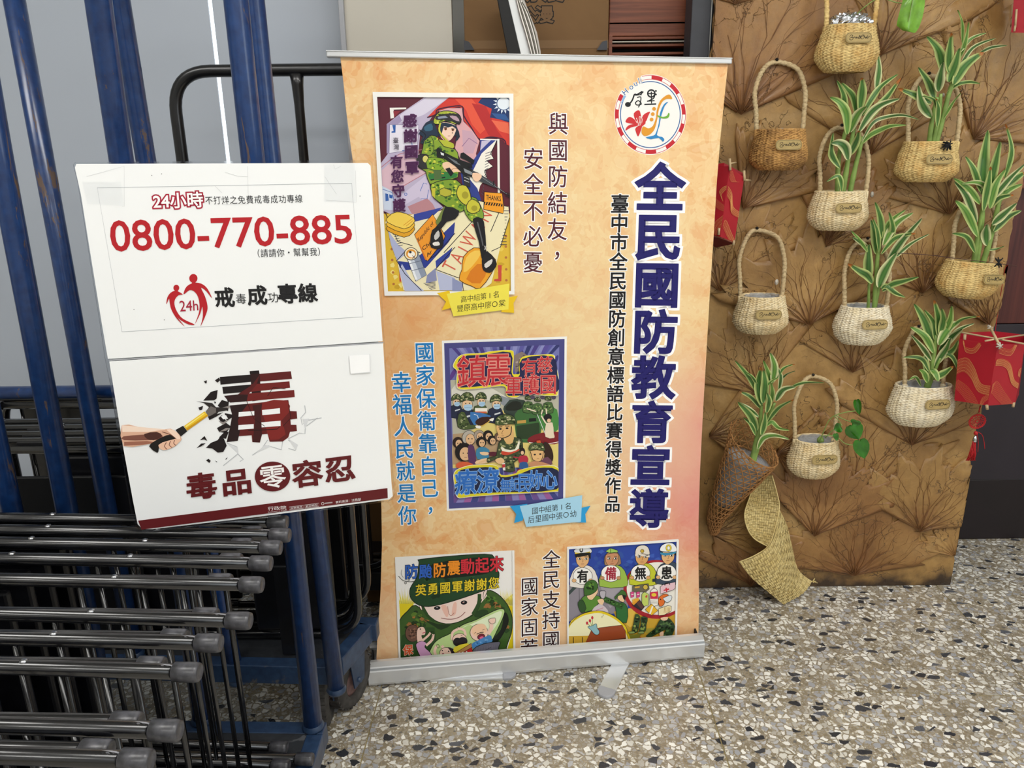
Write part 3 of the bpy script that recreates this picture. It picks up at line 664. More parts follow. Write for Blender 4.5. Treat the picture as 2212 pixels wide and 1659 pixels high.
# lettering on the banner -------------------------------------------------
A = Art(BP)
A.run('全民國防教育宣導', (1426, 404), (1402, 1098), 108, 108, '#1e1a66', .034, out=.088, sc1=.80, bend=.085, slope=.01, lean=.035)
A.run('臺中市全民國防創意標語比賽得獎作品', (1339, 440), (1323, 1088), 41, 43, '#141216', .018, out=.058, sc1=.86, bend=.035, slope=.0, lean=.03)
A.run('與國防結友，', (1206, 267), (1203, 552), 45, 51, '#54202c', .006, out=.045, sc1=.98, slope=.02, bend=.0)
A.run('安全不必憂', (1152, 342), (1151, 566), 45, 50, '#54202c', .006, out=.045, sc1=.98, slope=.015)
A.run('國家保衛靠自己，', (917, 761), (929, 1102), 44, 47, '#1b7fc4', .012, out=.05, sc1=.9, slope=-.03, lean=-.04, bend=.02)
A.run('幸福人民就是你', (867, 825), (880, 1113), 44, 47, '#1b7fc4', .012, out=.05, sc1=.92, slope=-.03, lean=-.04)
A.run('全民支持國防', (1191, 1208), (1190, 1426), 40, 42, '#33191c', .004, out=.045, sc1=1, slope=-.06)
A.run('國家固若', (1144, 1266), (1143, 1399), 40, 42, '#33191c', .004, out=.045, sc1=1, slope=-.07)
A.build('lettering', 'print_vinyl', banner, 'vertical Chinese lettering in navy, black, maroon and blue with white outlines')
# round emblem (crop scale 3.53, origin 1100,130) -------------------------
A = Art(BP, (1100, 130), 3.53)
def ep(a, rx, ry, cx_=1076, cy_=415): a = math.radians(a); return (cx_+rx*math.cos(a), cy_-ry*math.sin(a))
A.fill('#f4f2ee', [ep(a, 274, 306) for a in range(-218, 107, 3)]+[ep(a, 235, 262) for a in range(104, 142, 4)])
k = 0; a0 = 103; seg = 0
edges = [103, 88, 69, 53, 34, 16, 0, -14, -28, -45, -62, -80, -98, -115, -131, -146, -160, -174, -188, -202, -212]
for i in range(len(edges)-1):
    a, b = edges[i], edges[i+1]
    if i % 2 == 1: A.fill('#c42330', [ep(a+(b-a)*t/6, 268, 299) for t in range(7)]+[ep(b+(a-b)*t/6, 243, 270) for t in range(7)], step=False)
A.lay += 1
for rx in ((268, 299), (243, 270)): A.line('#c42330', 4, [ep(a, *rx) for a in range(104, -214, -3)], step=False)
A.lay += 1
A.line('#2c62a0', 7, [ep(a, 228, 252) for a in range(112, -214, -4)])
for ch, x, y, r in (('H', 885, 243, -40), ('o', 928, 205, -36), ('u', 962, 180, -24), ('l', 990, 160, -14), ('i', 1004, 154, -8)):
    r = math.radians(r); vs = glyph(ch)[0]; xm = (min(v[0] for v in vs)+max(v[0] for v in vs))/2; s_ = 62
    for col, off in (('#f4f2ee', .06), ('#2c62a0', .0)):
        vs, fs = rim(ch, off) if off else glyph(ch)[:2]; P = [A.T((x+((vx-xm)*math.cos(r)+(vy-.3)*math.sin(r))*s_, y+((vx-xm)*math.sin(r)-(vy-.3)*math.cos(r))*s_)) for vx, vy in vs]; A._tri(P, fs, col); A.lay += 1
A.fill('#8fb6dc', [(872, 268), (892, 274), (866, 320), (850, 330)])
K = '#17181c'
A.line(K, 11, [(1015, 238), (975, 262), (955, 262), (938, 305), (912, 340)], 4); A.ell(K, (905, 338), 22, 19); A.line(K, 9, [(1022, 240), (1000, 262)], 0)
A.line(K, 8, [(975, 285), (1003, 282), (998, 330), (985, 360)], 4); A.line(K, 8, [(960, 325), (985, 308), (1008, 335), (972, 342), (962, 326)], 3)
A.line(K, 8, [(960, 268), (1010, 262)], 0)
A.ell(None, (1083, 254), 27, 27, lc=K, wd=11); A.line(K, 8, [(1083, 240), (1085, 330)]); A.line(K, 8, [(1055, 256), (1108, 254)]); A.line(K, 9, [(1110, 262), (1100, 290), (1060, 312)], 4); A.line(K, 8, [(1050, 313), (1108, 308)]); A.line(K, 10, [(1030, 338), (1120, 334)])
A.ell(K, (1118, 235), 7); A.ell(K, (1118, 262), 7)
R_ = '#cc3034'
for p in ([(950, 405), (990, 382), (1005, 430), (1010, 480), (985, 490), (960, 455)], [(886, 470), (905, 438), (930, 435), (965, 462), (985, 492), (920, 482)], [(886, 538), (900, 505), (940, 488), (985, 497), (925, 515)], [(962, 520), (990, 498), (1012, 500), (1005, 530), (983, 582), (965, 545)], [(1072, 392), (1020, 420), (1008, 478), (1040, 470), (1060, 425)], [(1028, 470), (1040, 480), (1012, 505), (1003, 490)]): A.fill(R_, p, 3)
for q in ([(985, 490), (975, 455), (968, 440)], [(995, 485), (990, 440), (997, 430), (1003, 445), (1000, 485)], [(975, 480), (963, 460)], [(1010, 478), (1015, 445)]): A.line('#f7efe8', 4, q, 3)
A.fill('#e0992c', [(1242, 296), (1225, 264), (1195, 270), (1150, 310), (1125, 380), (1118, 440), (1095, 500), (1060, 520), (1020, 505), (1008, 550), (1030, 578), (1075, 565), (1110, 520), (1130, 440), (1140, 380), (1165, 320), (1200, 295)], 3)
for p in ((1104, 371), (1094, 411), (1085, 452)): A.ell('#e0992c', p, 14)
A.fill('#2d86c4', [(1212, 318), (1180, 335), (1150, 400), (1140, 480), (1120, 550), (1100, 575), (1040, 588), (1080, 603), (1140, 592), (1170, 622), (1182, 605), (1165, 585), (1125, 572), (1145, 500), (1160, 420), (1185, 350)], 2)
A.fill('#6fae3c', [(1128, 418), (1165, 432), (1200, 425), (1215, 400), (1222, 415), (1210, 440), (1175, 445), (1140, 436)], 3)
A.build('round_emblem', 'print_vinyl', banner, 'round white emblem with red and white rim, flower and swooshes')
def frame(A, outer, inner, col='#f4f3f0'):
    for i in range(4): A.fill(col, [outer[i], outer[(i+1) % 4], inner[(i+1) % 4], inner[i]], raw=True, step=False)
    A.lay += 1
# poster 1 : soldier (scale 3.318, origin 790,190) ---------------------------
O1 = [(50, 30), (1057, 42), (1065, 1478), (135, 1487)]; I1 = [(82, 65), (1028, 72), (1040, 1455), (160, 1458)]
A = Art(BP, (790, 190), 3.318, I1); f_ = A.fill; K = '#15121c'
A.fill('#f4f3f0', O1, raw=True)
f_('#5b1f30', [(60, 50), (1050, 50), (1060, 1000), (60, 1000)]); f_('#dfb93c', [(100, 900), (1060, 900), (1060, 1470), (100, 1470)])
A.blobs(['#e9cc58', '#caa22c', '#eedb84'], [(150, 1100), (1040, 1100), (1040, 1455), (160, 1455)], 50, 26, 3)
for p in ((178, 1000), (178, 1083), (186, 1155), (190, 1233), (196, 1322), (200, 1405), (287, 1427), (1005, 1062), (1004, 1137), (1005, 1215), (1007, 1300), (1008, 1378)): A.ell('#b5713e', p, 9)
f_('#c84a3c', [(240, 1300), (262, 1300), (262, 1372), (330, 1375), (335, 1392), (242, 1388)]); f_('#c84a3c', [(948, 1270), (975, 1270), (972, 1385), (920, 1385), (922, 1370), (950, 1368)])
f_('#f1eee8', [(172, 142), (290, 140), (290, 152), (200, 155), (203, 215), (178, 220)]); f_('#8c2a36', [(197, 167), (250, 165), (205, 210)])
f_('#bdb2cc', [(430, 60), (640, 60), (520, 150), (470, 215), (390, 330), (372, 520), (440, 620), (480, 780), (560, 860), (390, 940), (330, 905), (180, 905), (125, 880), (108, 540), (160, 470), (150, 260), (240, 190)])
f_('#d8d2e4', [(440, 66), (600, 66), (420, 190), (300, 240), (180, 250), (280, 170)]); f_('#a294b6', [(150, 262), (240, 195), (260, 235), (180, 300), (165, 470), (150, 470)])
A.ol('#e6e2ef', [(172, 262), (380, 265), (370, 440), (168, 468)], '#6a5f86', 4); f_('#2c5ca8', [(190, 265), (215, 265), (213, 320), (185, 322), (185, 312), (200, 308)]); A.line('#3764b4', 5, [(345, 360), (330, 385), (335, 440), (260, 450)], 0)
f_('#d9b7c4', [(240, 480), (420, 470), (440, 600), (300, 690), (200, 760), (120, 700), (115, 590)]); f_('#cfc4dc', [(215, 800), (440, 620), (470, 760), (440, 840), (380, 780), (240, 860)])
f_('#b9858c', [(300, 850), (440, 790), (480, 830), (500, 870), (380, 930), (330, 900)]); f_('#cdd7ea', [(115, 700), (190, 740), (205, 850), (240, 880), (130, 872)])
A.line('#b77480', 5, [(110, 570), (240, 475), (420, 440)], 3); A.line('#b77480', 5, [(205, 740), (430, 610)], 0); A.line('#3764b4', 4, [(390, 740), (415, 680), (440, 690)], 0); A.line('#3764b4', 4, [(120, 725), (190, 750), (210, 845)], 0); A.line('#3764b4', 4, [(395, 795), (440, 795), (450, 730)], 0); A.ell(None, (287, 762), 9, lc='#3764b4', wd=4)
f_('#3a62a8', [(140, 755), (160, 760), (166, 808), (142, 812)]); f_('#2a58a6', [(168, 762), (192, 770), (192, 792), (170, 788)])
f_('#cf3a30', [(600, 66), (840, 66), (1030, 66), (1040, 420), (1000, 400), (985, 370), (900, 355), (810, 370), (755, 300), (705, 235), (698, 150), (670, 135), (520, 160), (500, 195), (440, 212), (520, 130)])
f_('#e2573f', [(640, 80), (760, 76), (850, 190), (900, 260), (820, 330), (760, 260), (720, 160)]); f_('#b52a2c', [(760, 110), (860, 130), (940, 300), (1000, 380), (880, 340)]); f_('#e4694c', [(900, 230), (1020, 250), (1030, 330), (960, 310)])
f_('#1d3467', [(805, 105), (835, 68), (1032, 68), (1034, 250), (960, 226), (890, 212), (903, 150)]); f_('#2d5690', [(900, 180), (1000, 190), (1030, 235), (940, 220)])
for i in range(13):
    a = math.radians(30+i*24); A.fill('#dfe8f1', [(988+78*math.cos(a), 112+74*math.sin(a)), (988+52*math.cos(a+.16), 112+50*math.sin(a+.16)), (988+52*math.cos(a-.16), 112+50*math.sin(a-.16))], step=False)
A.lay += 1; A.ell('#e3ebf3', (988, 112), 46, 44, lc='#8ba6c4', wd=3)
A.line('#3a1434', 9, [(440, 212), (500, 192), (512, 158), (590, 138), (690, 132), (704, 200), (760, 290), (815, 368), (890, 352), (985, 368), (1005, 402)], 4)
f_('#dca9ae', [(520, 165), (590, 145), (690, 145), (700, 240), (760, 300), (815, 380), (790, 470), (800, 540), (700, 560), (640, 430), (660, 330), (640, 200)])
f_('#c9a3b4', [(690, 300), (760, 310), (800, 380), (770, 470), (700, 470)]); A.line('#8d6a8e', 5, [(690, 420), (740, 360), (800, 400)], 0)
f_('#2f3f8c', [(820, 372), (940, 375), (905, 420), (800, 560), (760, 600), (740, 560), (820, 450)]); f_('#c7bfd6', [(820, 450), (900, 372), (830, 380)])
f_('#f2ede0', [(938, 370), (900, 470), (915, 508), (862, 520), (912, 560), (855, 590), (868, 640), (820, 700), (800, 780), (745, 745), (700, 650), (770, 590), (830, 470)])
for i in range(16): A.line('#4a4655', 4, [(858-i*1, 470+i*20), (905-i*5, 455+i*20)], step=False)
A.lay += 1; A.line(K, 6, [(945, 372), (895, 470), (918, 508), (865, 520), (912, 562), (850, 596), (866, 640)], 0); f_('#f3f0ea', [(942, 366), (958, 366), (962, 760), (946, 755)]); A.line('#f3f0ea', 8, [(820, 368), (958, 372)])
f_('#2f3f8c', [(680, 610), (700, 600), (800, 720), (830, 810), (745, 800), (700, 720)])
# planks of the ground
f_('#f0e6bd', [(140, 960), (360, 900), (460, 900), (640, 850), (770, 800), (1022, 850), (1030, 930), (965, 1140), (900, 1400), (830, 1450), (600, 1450), (270, 1450), (225, 1240), (160, 1020)])
f_('#34449a', [(345, 905), (550, 855), (470, 930), (345, 960)]); f_('#2c3c90', [(410, 1180), (640, 960), (632, 1050), (590, 1110), (430, 1290), (250, 1310), (230, 1240), (320, 1250)])
f_('#34449a', [(600, 1160), (622, 1140), (600, 1210), (505, 1290), (500, 1240)]); f_('#aeb4d4', [(160, 1020), (230, 1120), (300, 1180), (225, 1240), (180, 1120)]); f_('#b7bdd9', [(260, 1260), (330, 1380), (420, 1455), (280, 1455), (240, 1310)]); f_('#b7bdd9', [(505, 1310), (640, 1360), (640, 1450), (530, 1450)]); f_('#8f97bd', [(620, 1360), (700, 1400), (690, 1455), (620, 1455)])
for q in ([(140, 890), (230, 1100), (335, 1130)], [(222, 1238), (300, 1150), (390, 1180)], [(222, 1238), (280, 1330), (400, 1452)], [(500, 1300), (690, 1370), (700, 1452)], [(1030, 930), (965, 1140), (900, 1170)], [(640, 855), (770, 800), (1020, 850)], [(500, 1300), (640, 1140)], [(560, 1180), (760, 960)], [(895, 1030), (960, 880)], [(430, 1240), (500, 1200), (640, 1040)]): A.line(K, 5, q)
for i in range(12): A.line('#3a3c50', 4, [(990+i*2, 880+i*22), (1028-i*6, 880+i*22)], step=False)
for i in range(6): A.line('#3a3c50', 4, [(415+i*10, 1400+i*9), (500, 1390+i*9)], step=False); A.line('#3a3c50', 4, [(195+i*8, 1050+i*16), (225+i*8, 1045+i*16)], step=False)
A.lay += 1; f_('#8a8fb4', [(440, 1340), (500, 1290), (510, 1380), (430, 1400)])
for ch, x, y in (('T', 600, 1278), ('A', 655, 1215), ('I', 705, 1160), ('W', 738, 1085), ('A', 800, 1000), ('N', 850, 915)):
    r = math.radians(-62); vs, fs = glyph(ch)[:2]; xm = (min(v[0] for v in vs)+max(v[0] for v in vs))/2
    P = [A.T((x+((vx-xm)*math.cos(r)+(vy-.34)*math.sin(r)*1.5)*95, y+((vx-xm)*math.sin(r)-(vy-.34)*math.cos(r)*1.5)*95)) for vx, vy in vs]; A._tri(P, fs, '#d4604a')
A.lay += 1
# sandwiches, signs, can, bread
for dy, c in ((60, '#e0a326'), (30, '#eab93a'), (0, '#f2cf57')): A.ol(c, [(155, 930+dy), (230, 885+dy), (345, 930+dy), (338, 975+dy), (275, 1010+dy), (160, 965+dy)], '#3a2a18', 4, 2)
A.line('#d88c26', 4, [(270, 985), (335, 935)]); A.line('#d88c26', 4, [(290, 990), (340, 950)])
A.ol('#ee9a2d', [(350, 1050), (480, 905), (570, 1060), (555, 1100), (445, 1240), (430, 1230)], K, 5); f_('#d9791e', [(350, 1050), (385, 1110), (440, 1235), (425, 1230)])
A.quad('Republic of', [(370, 1080), (478, 950), (490, 985), (382, 1115)], K, .01); A.quad('Chi', [(402, 1140), (456, 1098), (464, 1125), (412, 1166)], K, .01); A.quad('Ar', [(432, 1190), (470, 1155), (478, 1180), (442, 1212)], K, .01)
A.ol('#ef9f28', [(850, 745), (978, 755), (990, 860), (985, 900), (845, 870)], K, 5); A.quad('THANKS', [(862, 765), (968, 778), (968, 812), (862, 800)], K, .015)
f_(K, [(848, 815), (980, 830), (980, 850), (848, 838)]); 
for i in range(7): A.fill('#ef9f28', [(858+i*18, 818+i*2), (866+i*18, 819+i*2), (858+i*18, 838+i*2), (850+i*18, 837+i*2)], step=False)
A.lay += 1
A.ol('#c9d0dc', [(285, 1190), (375, 1180), (435, 1340), (360, 1385)], '#33384a', 5); f_('#8d98ac', [(330, 1190), (375, 1180), (435, 1340), (400, 1360)]); f_('#eef1f5', [(295, 1210), (312, 1208), (370, 1370), (355, 1375)]); A.ell('#f2e8c8', (325, 1188), 48, 44, lc='#4a3a20', wd=5); A.ell('#e29a36', (325, 1188), 36, 33); A.ell('#f6f1e4', (328, 1192), 26, 23); A.ell('#2a2c36', (320, 1176), 9); A.line('#3a3a44', 4, [(335, 1200), (355, 1222)]); A.line('#3a3a44', 4, [(355, 1198), (335, 1225)])
for y in (1250, 1300): A.line('#5a6376', 4, [(310+(y-1250)*.35, y+10), (405+(y-1250)*.3, y-15)])
A.ol('#eda52c', [(700, 1210), (775, 1145), (850, 1165), (930, 1230), (900, 1330), (820, 1435), (760, 1420), (670, 1375), (690, 1300)], '#5a3410', 5, 2); f_('#f4c858', [(720, 1215), (780, 1165), (830, 1180), (760, 1280), (700, 1320)], 2); f_('#d97d1c', [(800, 1260), (870, 1290), (820, 1400), (720, 1370)], 2)
# soldier
f_('#1e2f45', [(400, 300), (430, 250), (480, 232), (500, 270), (520, 340), (480, 370), (440, 400), (390, 395), (410, 350), (380, 330)], 2); f_('#34627c', [(420, 280), (470, 255), (480, 300), (430, 310)], 2); A.line(K, 6, [(385, 300), (430, 340), (400, 390)], 3); f_('#1e2a3a', [(610, 300), (650, 280), (675, 350), (640, 385), (650, 340), (615, 350)], 2)
f_('#f3d2bc', [(520, 270), (560, 245), (640, 265), (645, 310), (620, 360), (590, 382), (555, 370), (530, 330)], 2); f_('#e2b09c', [(530, 320), (560, 345), (600, 375), (570, 380), (540, 355)], 2)
f_('#1e2f45', [(545, 250), (600, 255), (650, 275), (655, 300), (620, 275), (590, 285), (560, 275), (545, 330), (525, 350), (520, 300)], 2)
A.ell('#6b3c22', (572, 293), 10, 11); A.ell('#6b3c22', (624, 300), 9, 10); A.line(K, 4, [(558, 284), (585, 284)]); A.line(K, 4, [(612, 292), (638, 294)]); A.line('#a0584e', 3, [(588, 345), (606, 344)]); A.ell('#2a2020', (621, 323), 4)
hel = [(485, 250), (495, 210), (530, 172), (590, 165), (640, 175), (675, 200), (680, 240), (640, 262), (570, 235), (520, 262)]; A.ol('#a8b33c', hel, K, 5, 2); A.blobs(['#4c6b24', '#2f4a1c', '#d7d65a'], hel, 40, 11, 5)
A.ol('#2c2a30', [(505, 205), (590, 185), (660, 190), (685, 225), (670, 262), (620, 240), (560, 228), (508, 228)], K, 4, 2); f_('#b79aa8', [(600, 200), (650, 205), (672, 240), (630, 228)], 2); f_('#8c95a8', [(515, 208), (570, 200), (590, 215), (520, 222)])
A.line('#c5c83c', 12, [(535, 250), (528, 310), (570, 365), (590, 385)], 3); A.line(K, 3, [(528, 250), (520, 312), (570, 375)], 3)
f_('#b5bb3a', [(490, 370), (560, 375), (630, 400), (620, 440), (540, 430), (500, 400)], 2)
torso = [(450, 350), (500, 345), (560, 420), (640, 440), (665, 500), (660, 640), (560, 660), (460, 690), (430, 600), (380, 570), (370, 510), (410, 450), (430, 400)]; A.ol('#86a232', torso, K, 5, 2); A.blobs(['#3e6a26', '#c9cf3e', '#55852c', '#274a1e'], torso, 70, 15, 6)
arm = [(420, 380), (470, 350), (490, 420), (470, 480), (400, 480), (410, 430)]; A.ol('#7d9c34', arm, K, 4, 2); A.blobs(['#3e6a26', '#b9c43c', '#274a1e'], arm, 18, 11, 8)
A.ol('#2c2c2e', [(378, 480), (440, 478), (455, 530), (440, 580), (385, 570), (365, 520)], K, 4, 2); A.ell('#d8cf74', (428, 510), 22, 26, lc=K, wd=4)
sl = [(450, 500), (550, 505), (570, 545), (540, 590), (440, 575)]; A.ol('#7fa42c', sl, K, 4, 2); A.blobs(['#d3d64a', '#2f5a20', '#4f8a2c'], sl, 26, 11, 9)
f_('#f2c9a8', [(550, 540), (600, 530), (660, 555), (710, 590), (705, 608), (650, 600), (600, 612), (560, 580)], 2); A.line('#8c4f3c', 3, [(600, 600), (640, 575), (700, 600)], 3); f_('#2f7a3c', [(445, 620), (580, 600), (660, 615), (650, 640), (560, 660), (460, 660)]); A.line('#d9a33a', 7, [(450, 600), (560, 615)]); A.line(K, 9, [(465, 660), (570, 640)]); f_('#4f6a3c', [(485, 590), (540, 590), (545, 650), (490, 660)])
leg1 = [(470, 690), (560, 660), (650, 660), (700, 720), (720, 800), (700, 880), (640, 885), (560, 840), (490, 790), (470, 740)]; A.ol('#7d9c30', leg1, K, 5, 2); A.blobs(['#2f5a20', '#c6cd40', '#4f822c'], leg1, 60, 14, 10)
A.ol('#b6b23a', [(530, 730), (560, 715), (615, 735), (610, 770), (570, 780), (530, 765)], K, 4); f_('#c8c03a', [(470, 720), (500, 715), (495, 790), (475, 770)])
leg2 = [(700, 860), (740, 790), (790, 790), (830, 860), (845, 930), (780, 960), (740, 940)]; A.ol('#7fa035', leg2, K, 4, 2); A.blobs(['#2f5a20', '#c6cd40'], leg2, 26, 12, 11)
f_('#6f7f3c', [(560, 850), (640, 880), (580, 940), (520, 1000), (500, 960)]); f_('#1a1a1e', [(570, 850), (670, 880), (640, 940), (580, 960), (540, 1010), (490, 1010), (540, 950)], 2)
A.ol('#c9c23c', [(650, 750), (670, 700), (720, 702), (750, 760), (750, 820), (715, 840), (668, 800)], K, 5, 2); A.ell('#a39a2c', (712, 768), 24, 26); A.ol('#c9c23c', [(722, 840), (760, 795), (815, 830), (815, 880), (765, 900), (728, 880)], K, 5, 2); A.ell('#a39a2c', (778, 862), 22, 20)
f_('#17171b', [(765, 940), (835, 935), (852, 1000), (862, 1120), (860, 1220), (830, 1220), (810, 1100)], 2); A.line('#5a5c60', 9, [(800, 960), (825, 1060), (840, 1130)], 3)
A.ol('#1b1b1f', [(838, 1215), (870, 1170), (930, 1240), (930, 1280), (890, 1322), (845, 1305), (835, 1260)], K, 5, 2); f_('#d9d6d0', [(850, 1262), (905, 1225), (900, 1260), (862, 1290)], 2); A.line('#cfccc8', 4, [(850, 1130), (862, 1160)]); A.line('#cfccc8', 4, [(862, 1130), (850, 1160)])
A.ol('#1b1b1f', [(478, 1020), (520, 1000), (545, 1040), (555, 1120), (525, 1150), (470, 1140), (465, 1090)], K, 5, 2); f_('#c9c6c2', [(490, 1060), (520, 1020), (530, 1060), (500, 1090)], 2); f_('#e6e2dc', [(480, 1110), (520, 1100), (530, 1125), (490, 1130)], 2)
# rifle
f_('#14161a', [(505, 440), (520, 425), (560, 460), (640, 500), (700, 545), (770, 590), (760, 640), (700, 620), (640, 560), (560, 505), (510, 500)]); f_('#dfe3e6', [(535, 460), (560, 470), (560, 486), (540, 480)]); f_('#6b7278', [(580, 490), (660, 530), (680, 556), (640, 540)]); f_('#8d9297', [(700, 575), (765, 605), (760, 625), (710, 605)])
f_('#14161a', [(680, 468), (700, 462), (780, 520), (770, 548), (720, 520), (676, 500)]); f_('#14161a', [(640, 500), (760, 545), (765, 575), (660, 540)]); f_('#2a2d31', [(695, 620), (745, 640), (750, 710), (705, 700)]); A.line('#e6e8ea', 3, [(705, 640), (740, 655)]); A.line('#e6e8ea', 3, [(705, 662), (740, 676)])
f_('#14161a', [(570, 580), (600, 570), (630, 610), (610, 635)]); f_('#3e4248', [(760, 590), (800, 605), (930, 690), (925, 715), (820, 670), (765, 640)]); f_('#f2c9a8', [(765, 610), (820, 615), (830, 640), (800, 672), (770, 655)], 2); A.line('#17191c', 9, [(920, 700), (1030, 775)]); A.line('#8b8f94', 3, [(830, 640), (1010, 760)]); A.line('#17191c', 8, [(912, 700), (918, 665)]); A.line('#17191c', 6, [(995, 750), (1030, 755), (1025, 785), (1000, 775)])
L = '#4c1f4e'
A.run('感謝國軍', (316, 236), (332, 572), 100, 96, L, .045, out=.055, oc='#b99ac0', bend=-.06, slope=-.05)
A.run('有您守護', (222, 530), (240, 840), 92, 96, L, .035, out=.04, oc='#b99ac0', slope=-.05); A.run('臺灣', (216, 376), (220, 424), 42, 44, '#2c1c36', .005)
frame(A, O1, I1)
A.clip = None
A.fill('#f0c81f', [(510, 1468), (600, 1452), (628, 1570), (545, 1592), (575, 1530)]); A.fill('#f0c81f', [(1020, 1500), (1090, 1486), (1058, 1540), (1062, 1610), (968, 1604)]); A.fill('#f3e454', [(580, 1474), (1028, 1400), (1022, 1585), (628, 1635)])
A.run('高中組第1名', (702, 1512), (935, 1478), 48, 52, '#2a2818', -.004, slope=-.13); A.run('豐原高中廖○棠', (676, 1578), (976, 1540), 51, 54, '#2a2818', -.004, slope=-.13)
A.build('soldier_poster', 'print_vinyl', banner, 'printed picture of a resting soldier in camouflage with a yellow caption ribbon')
# poster 2 (scale 3.949, origin 940,720) ------------------------------------
O2 = [(57, 63), (1124, 27), (1110, 1462), (100, 1514)]; I2 = [(76, 84), (1104, 48), (1092, 1450), (118, 1496)]; J2 = [(120, 128), (1058, 98), (1048, 1412), (158, 1446)]
A = Art(BP, (940, 720), 3.949, I2); f_ = A.fill; K = '#17161c'
A.fill('#f4f3f0', O2, raw=True); f_('#4a4a86', I2); A.clip = [A.T(p) for p in J2]
f_('#7477b2', J2)
for i in range(16): f_(('#4b3f86', '#8d8fc4', '#5b59a0', '#33386e')[i % 4], [(110+i*62, 90), (150+i*62, 90), (600+(i-8)*16, 480), (590+(i-8)*16, 480)], step=False); f_(('#6b4f8e', '#8a83bc', '#a05f9c', '#404684')[i % 4], [(110+i*62, 1460), (170+i*62, 1460), (600+(i-8)*30, 1100), (585+(i-8)*30, 1100)], step=False)
A.lay += 1
for c, p in (('#3c3a80', (720, 200)), ('#5a4f9a', (940, 130)), ('#3c3a80', (1020, 240)), ('#5d3d88', (150, 350))): A.ell(c, p, 18, 60, .5)
f_('#b9b7a4', [(130, 400), (600, 380), (1058, 480), (1050, 900), (150, 880)]); f_('#dcd9cc', [(140, 480), (200, 400), (470, 460), (640, 560), (560, 600), (400, 560), (140, 540)]); f_('#8a7a74', [(670, 190), (740, 155), (790, 190), (740, 320), (680, 330)]); A.blobs(['#5d524e', '#b5a79c'], [(680, 200), (740, 170), (780, 195), (730, 310), (685, 320)], 10, 12, 2)
f_('#e3cf7c', [(330, 820), (560, 660), (700, 640), (840, 800), (1055, 760), (1055, 1140), (140, 1150), (150, 880)]); f_('#b79a76', [(150, 860), (330, 840), (560, 900), (560, 1100), (150, 1120)])
f_('#34413a', [(590, 610), (640, 565), (760, 570), (800, 640), (840, 700), (690, 720), (590, 680)], 2); f_('#20261f', [(600, 630), (660, 580), (730, 590), (730, 650), (620, 660)], 2)
f_('#3f6b3a', [(680, 690), (740, 640), (860, 640), (900, 730), (890, 900), (720, 930), (680, 800)], 2); f_('#2a3f26', [(690, 790), (890, 760), (890, 900), (700, 900)]); f_('#c39a4c', [(700, 745), (775, 738), (775, 765), (700, 770)]); f_('#17201a', [(800, 725), (860, 722), (862, 750), (800, 755)]); f_('#4c8a44', [(880, 700), (960, 640), (1040, 650), (1050, 820), (960, 860), (900, 800)], 2)
f_('#8c939a', [(560, 530), (640, 560), (590, 620), (560, 600)]); f_('#7f2028', [(800, 890), (900, 850), (1055, 840), (1056, 935), (960, 945), (800, 935)], 2); A.line('#f3e9e0', 6, [(800, 930), (930, 945), (1056, 925)], 3)
def helmet(pts, seed, r=13, n=26): A.ol('#4c5c34', pts, K, 4, 2); A.blobs(['#23301c', '#9aa070', '#2f4424', '#c9c49a'], pts, n, r, seed)
def face(c, rx, ry, col='#e8c39a'): A.ell(col, c, rx, ry, lc=K, wd=3)
# medics
for (x, y, s_, vest) in ((178, 575, 42, '#232a44'), (268, 590, 62, '#232a44'), (388, 570, 48, '#4c5c34'), (516, 590, 50, '#232a44')):
    body = [(x-s_*1.1, y+s_*1.1), (x+s_*.9, y+s_*1.0), (x+s_*1.3, y+s_*3.2), (x-s_*1.2, y+s_*3.4)]; A.ol(vest, body, K, 4, 2)
    if vest != '#4c5c34': f_('#d7dade', [(x-s_*.2, y+s_*1.9), (x+s_*.8, y+s_*1.6), (x+s_*.8, y+s_*1.85), (x-s_*.2, y+s_*2.15)])
    else: f_('#f1ece0', [(x-s_, y+s_*1.4), (x+s_*1.2, y+s_*1.4), (x+s_*1.2, y+s_*2.2), (x-s_, y+s_*2.2)]); f_('#d2613c', [(x-s_, y+s_*2), (x+s_*1.1, y+s_*2), (x+s_*1.1, y+s_*2.3), (x-s_, y+s_*2.3)])
    face((x+s_*.1, y+s_*.3), s_*.72, s_*.85); f_('#a9cbe6', [(x-s_*.35, y+s_*.35), (x+s_*.75, y+s_*.3), (x+s_*.6, y+s_*1.05), (x-s_*.2, y+s_*1.05)], 2)
    A.line('#4a6a8c', 2, [(x-s_*.3, y+s_*.7), (x+s_*.7, y+s_*.65)]); A.ell(K, (x-s_*.12, y+s_*.12), 6, 4.5); A.ell(K, (x+s_*.42, y+s_*.1), 6, 4.5)
    helmet([(x-s_*.95, y), (x-s_*.8, y-s_*.9), (x, y-s_*1.45), (x+s_*.8, y-s_*1.1), (x+s_*1.05, y-s_*.2), (x, y-s_*.35)], int(x), s_*.2, 22)
sl = [(200, 690), (250, 670), (300, 780), (350, 770), (370, 800), (250, 820), (190, 790)]; A.ol('#4c5c34', sl, K, 3, 2); A.blobs(['#1e2a1a', '#a3a97c'], sl, 20, 11, 31)
f_('#3b77b8', [(300, 670), (470, 700), (440, 760), (330, 780)], 2); A.line('#eaf2f8', 5, [(330, 690), (360, 700), (370, 740)], 2); f_('#3a1d18', [(350, 740), (400, 712), (480, 715), (450, 760), (390, 785), (345, 770)], 2); A.line('#d9b04a', 7, [(350, 780), (400, 790), (490, 725)], 2); f_('#f2f0ea', [(460, 735), (500, 720), (490, 750)], 2); f_('#f2f0ea', [(345, 785), (390, 790), (380, 810), (350, 805)], 2)
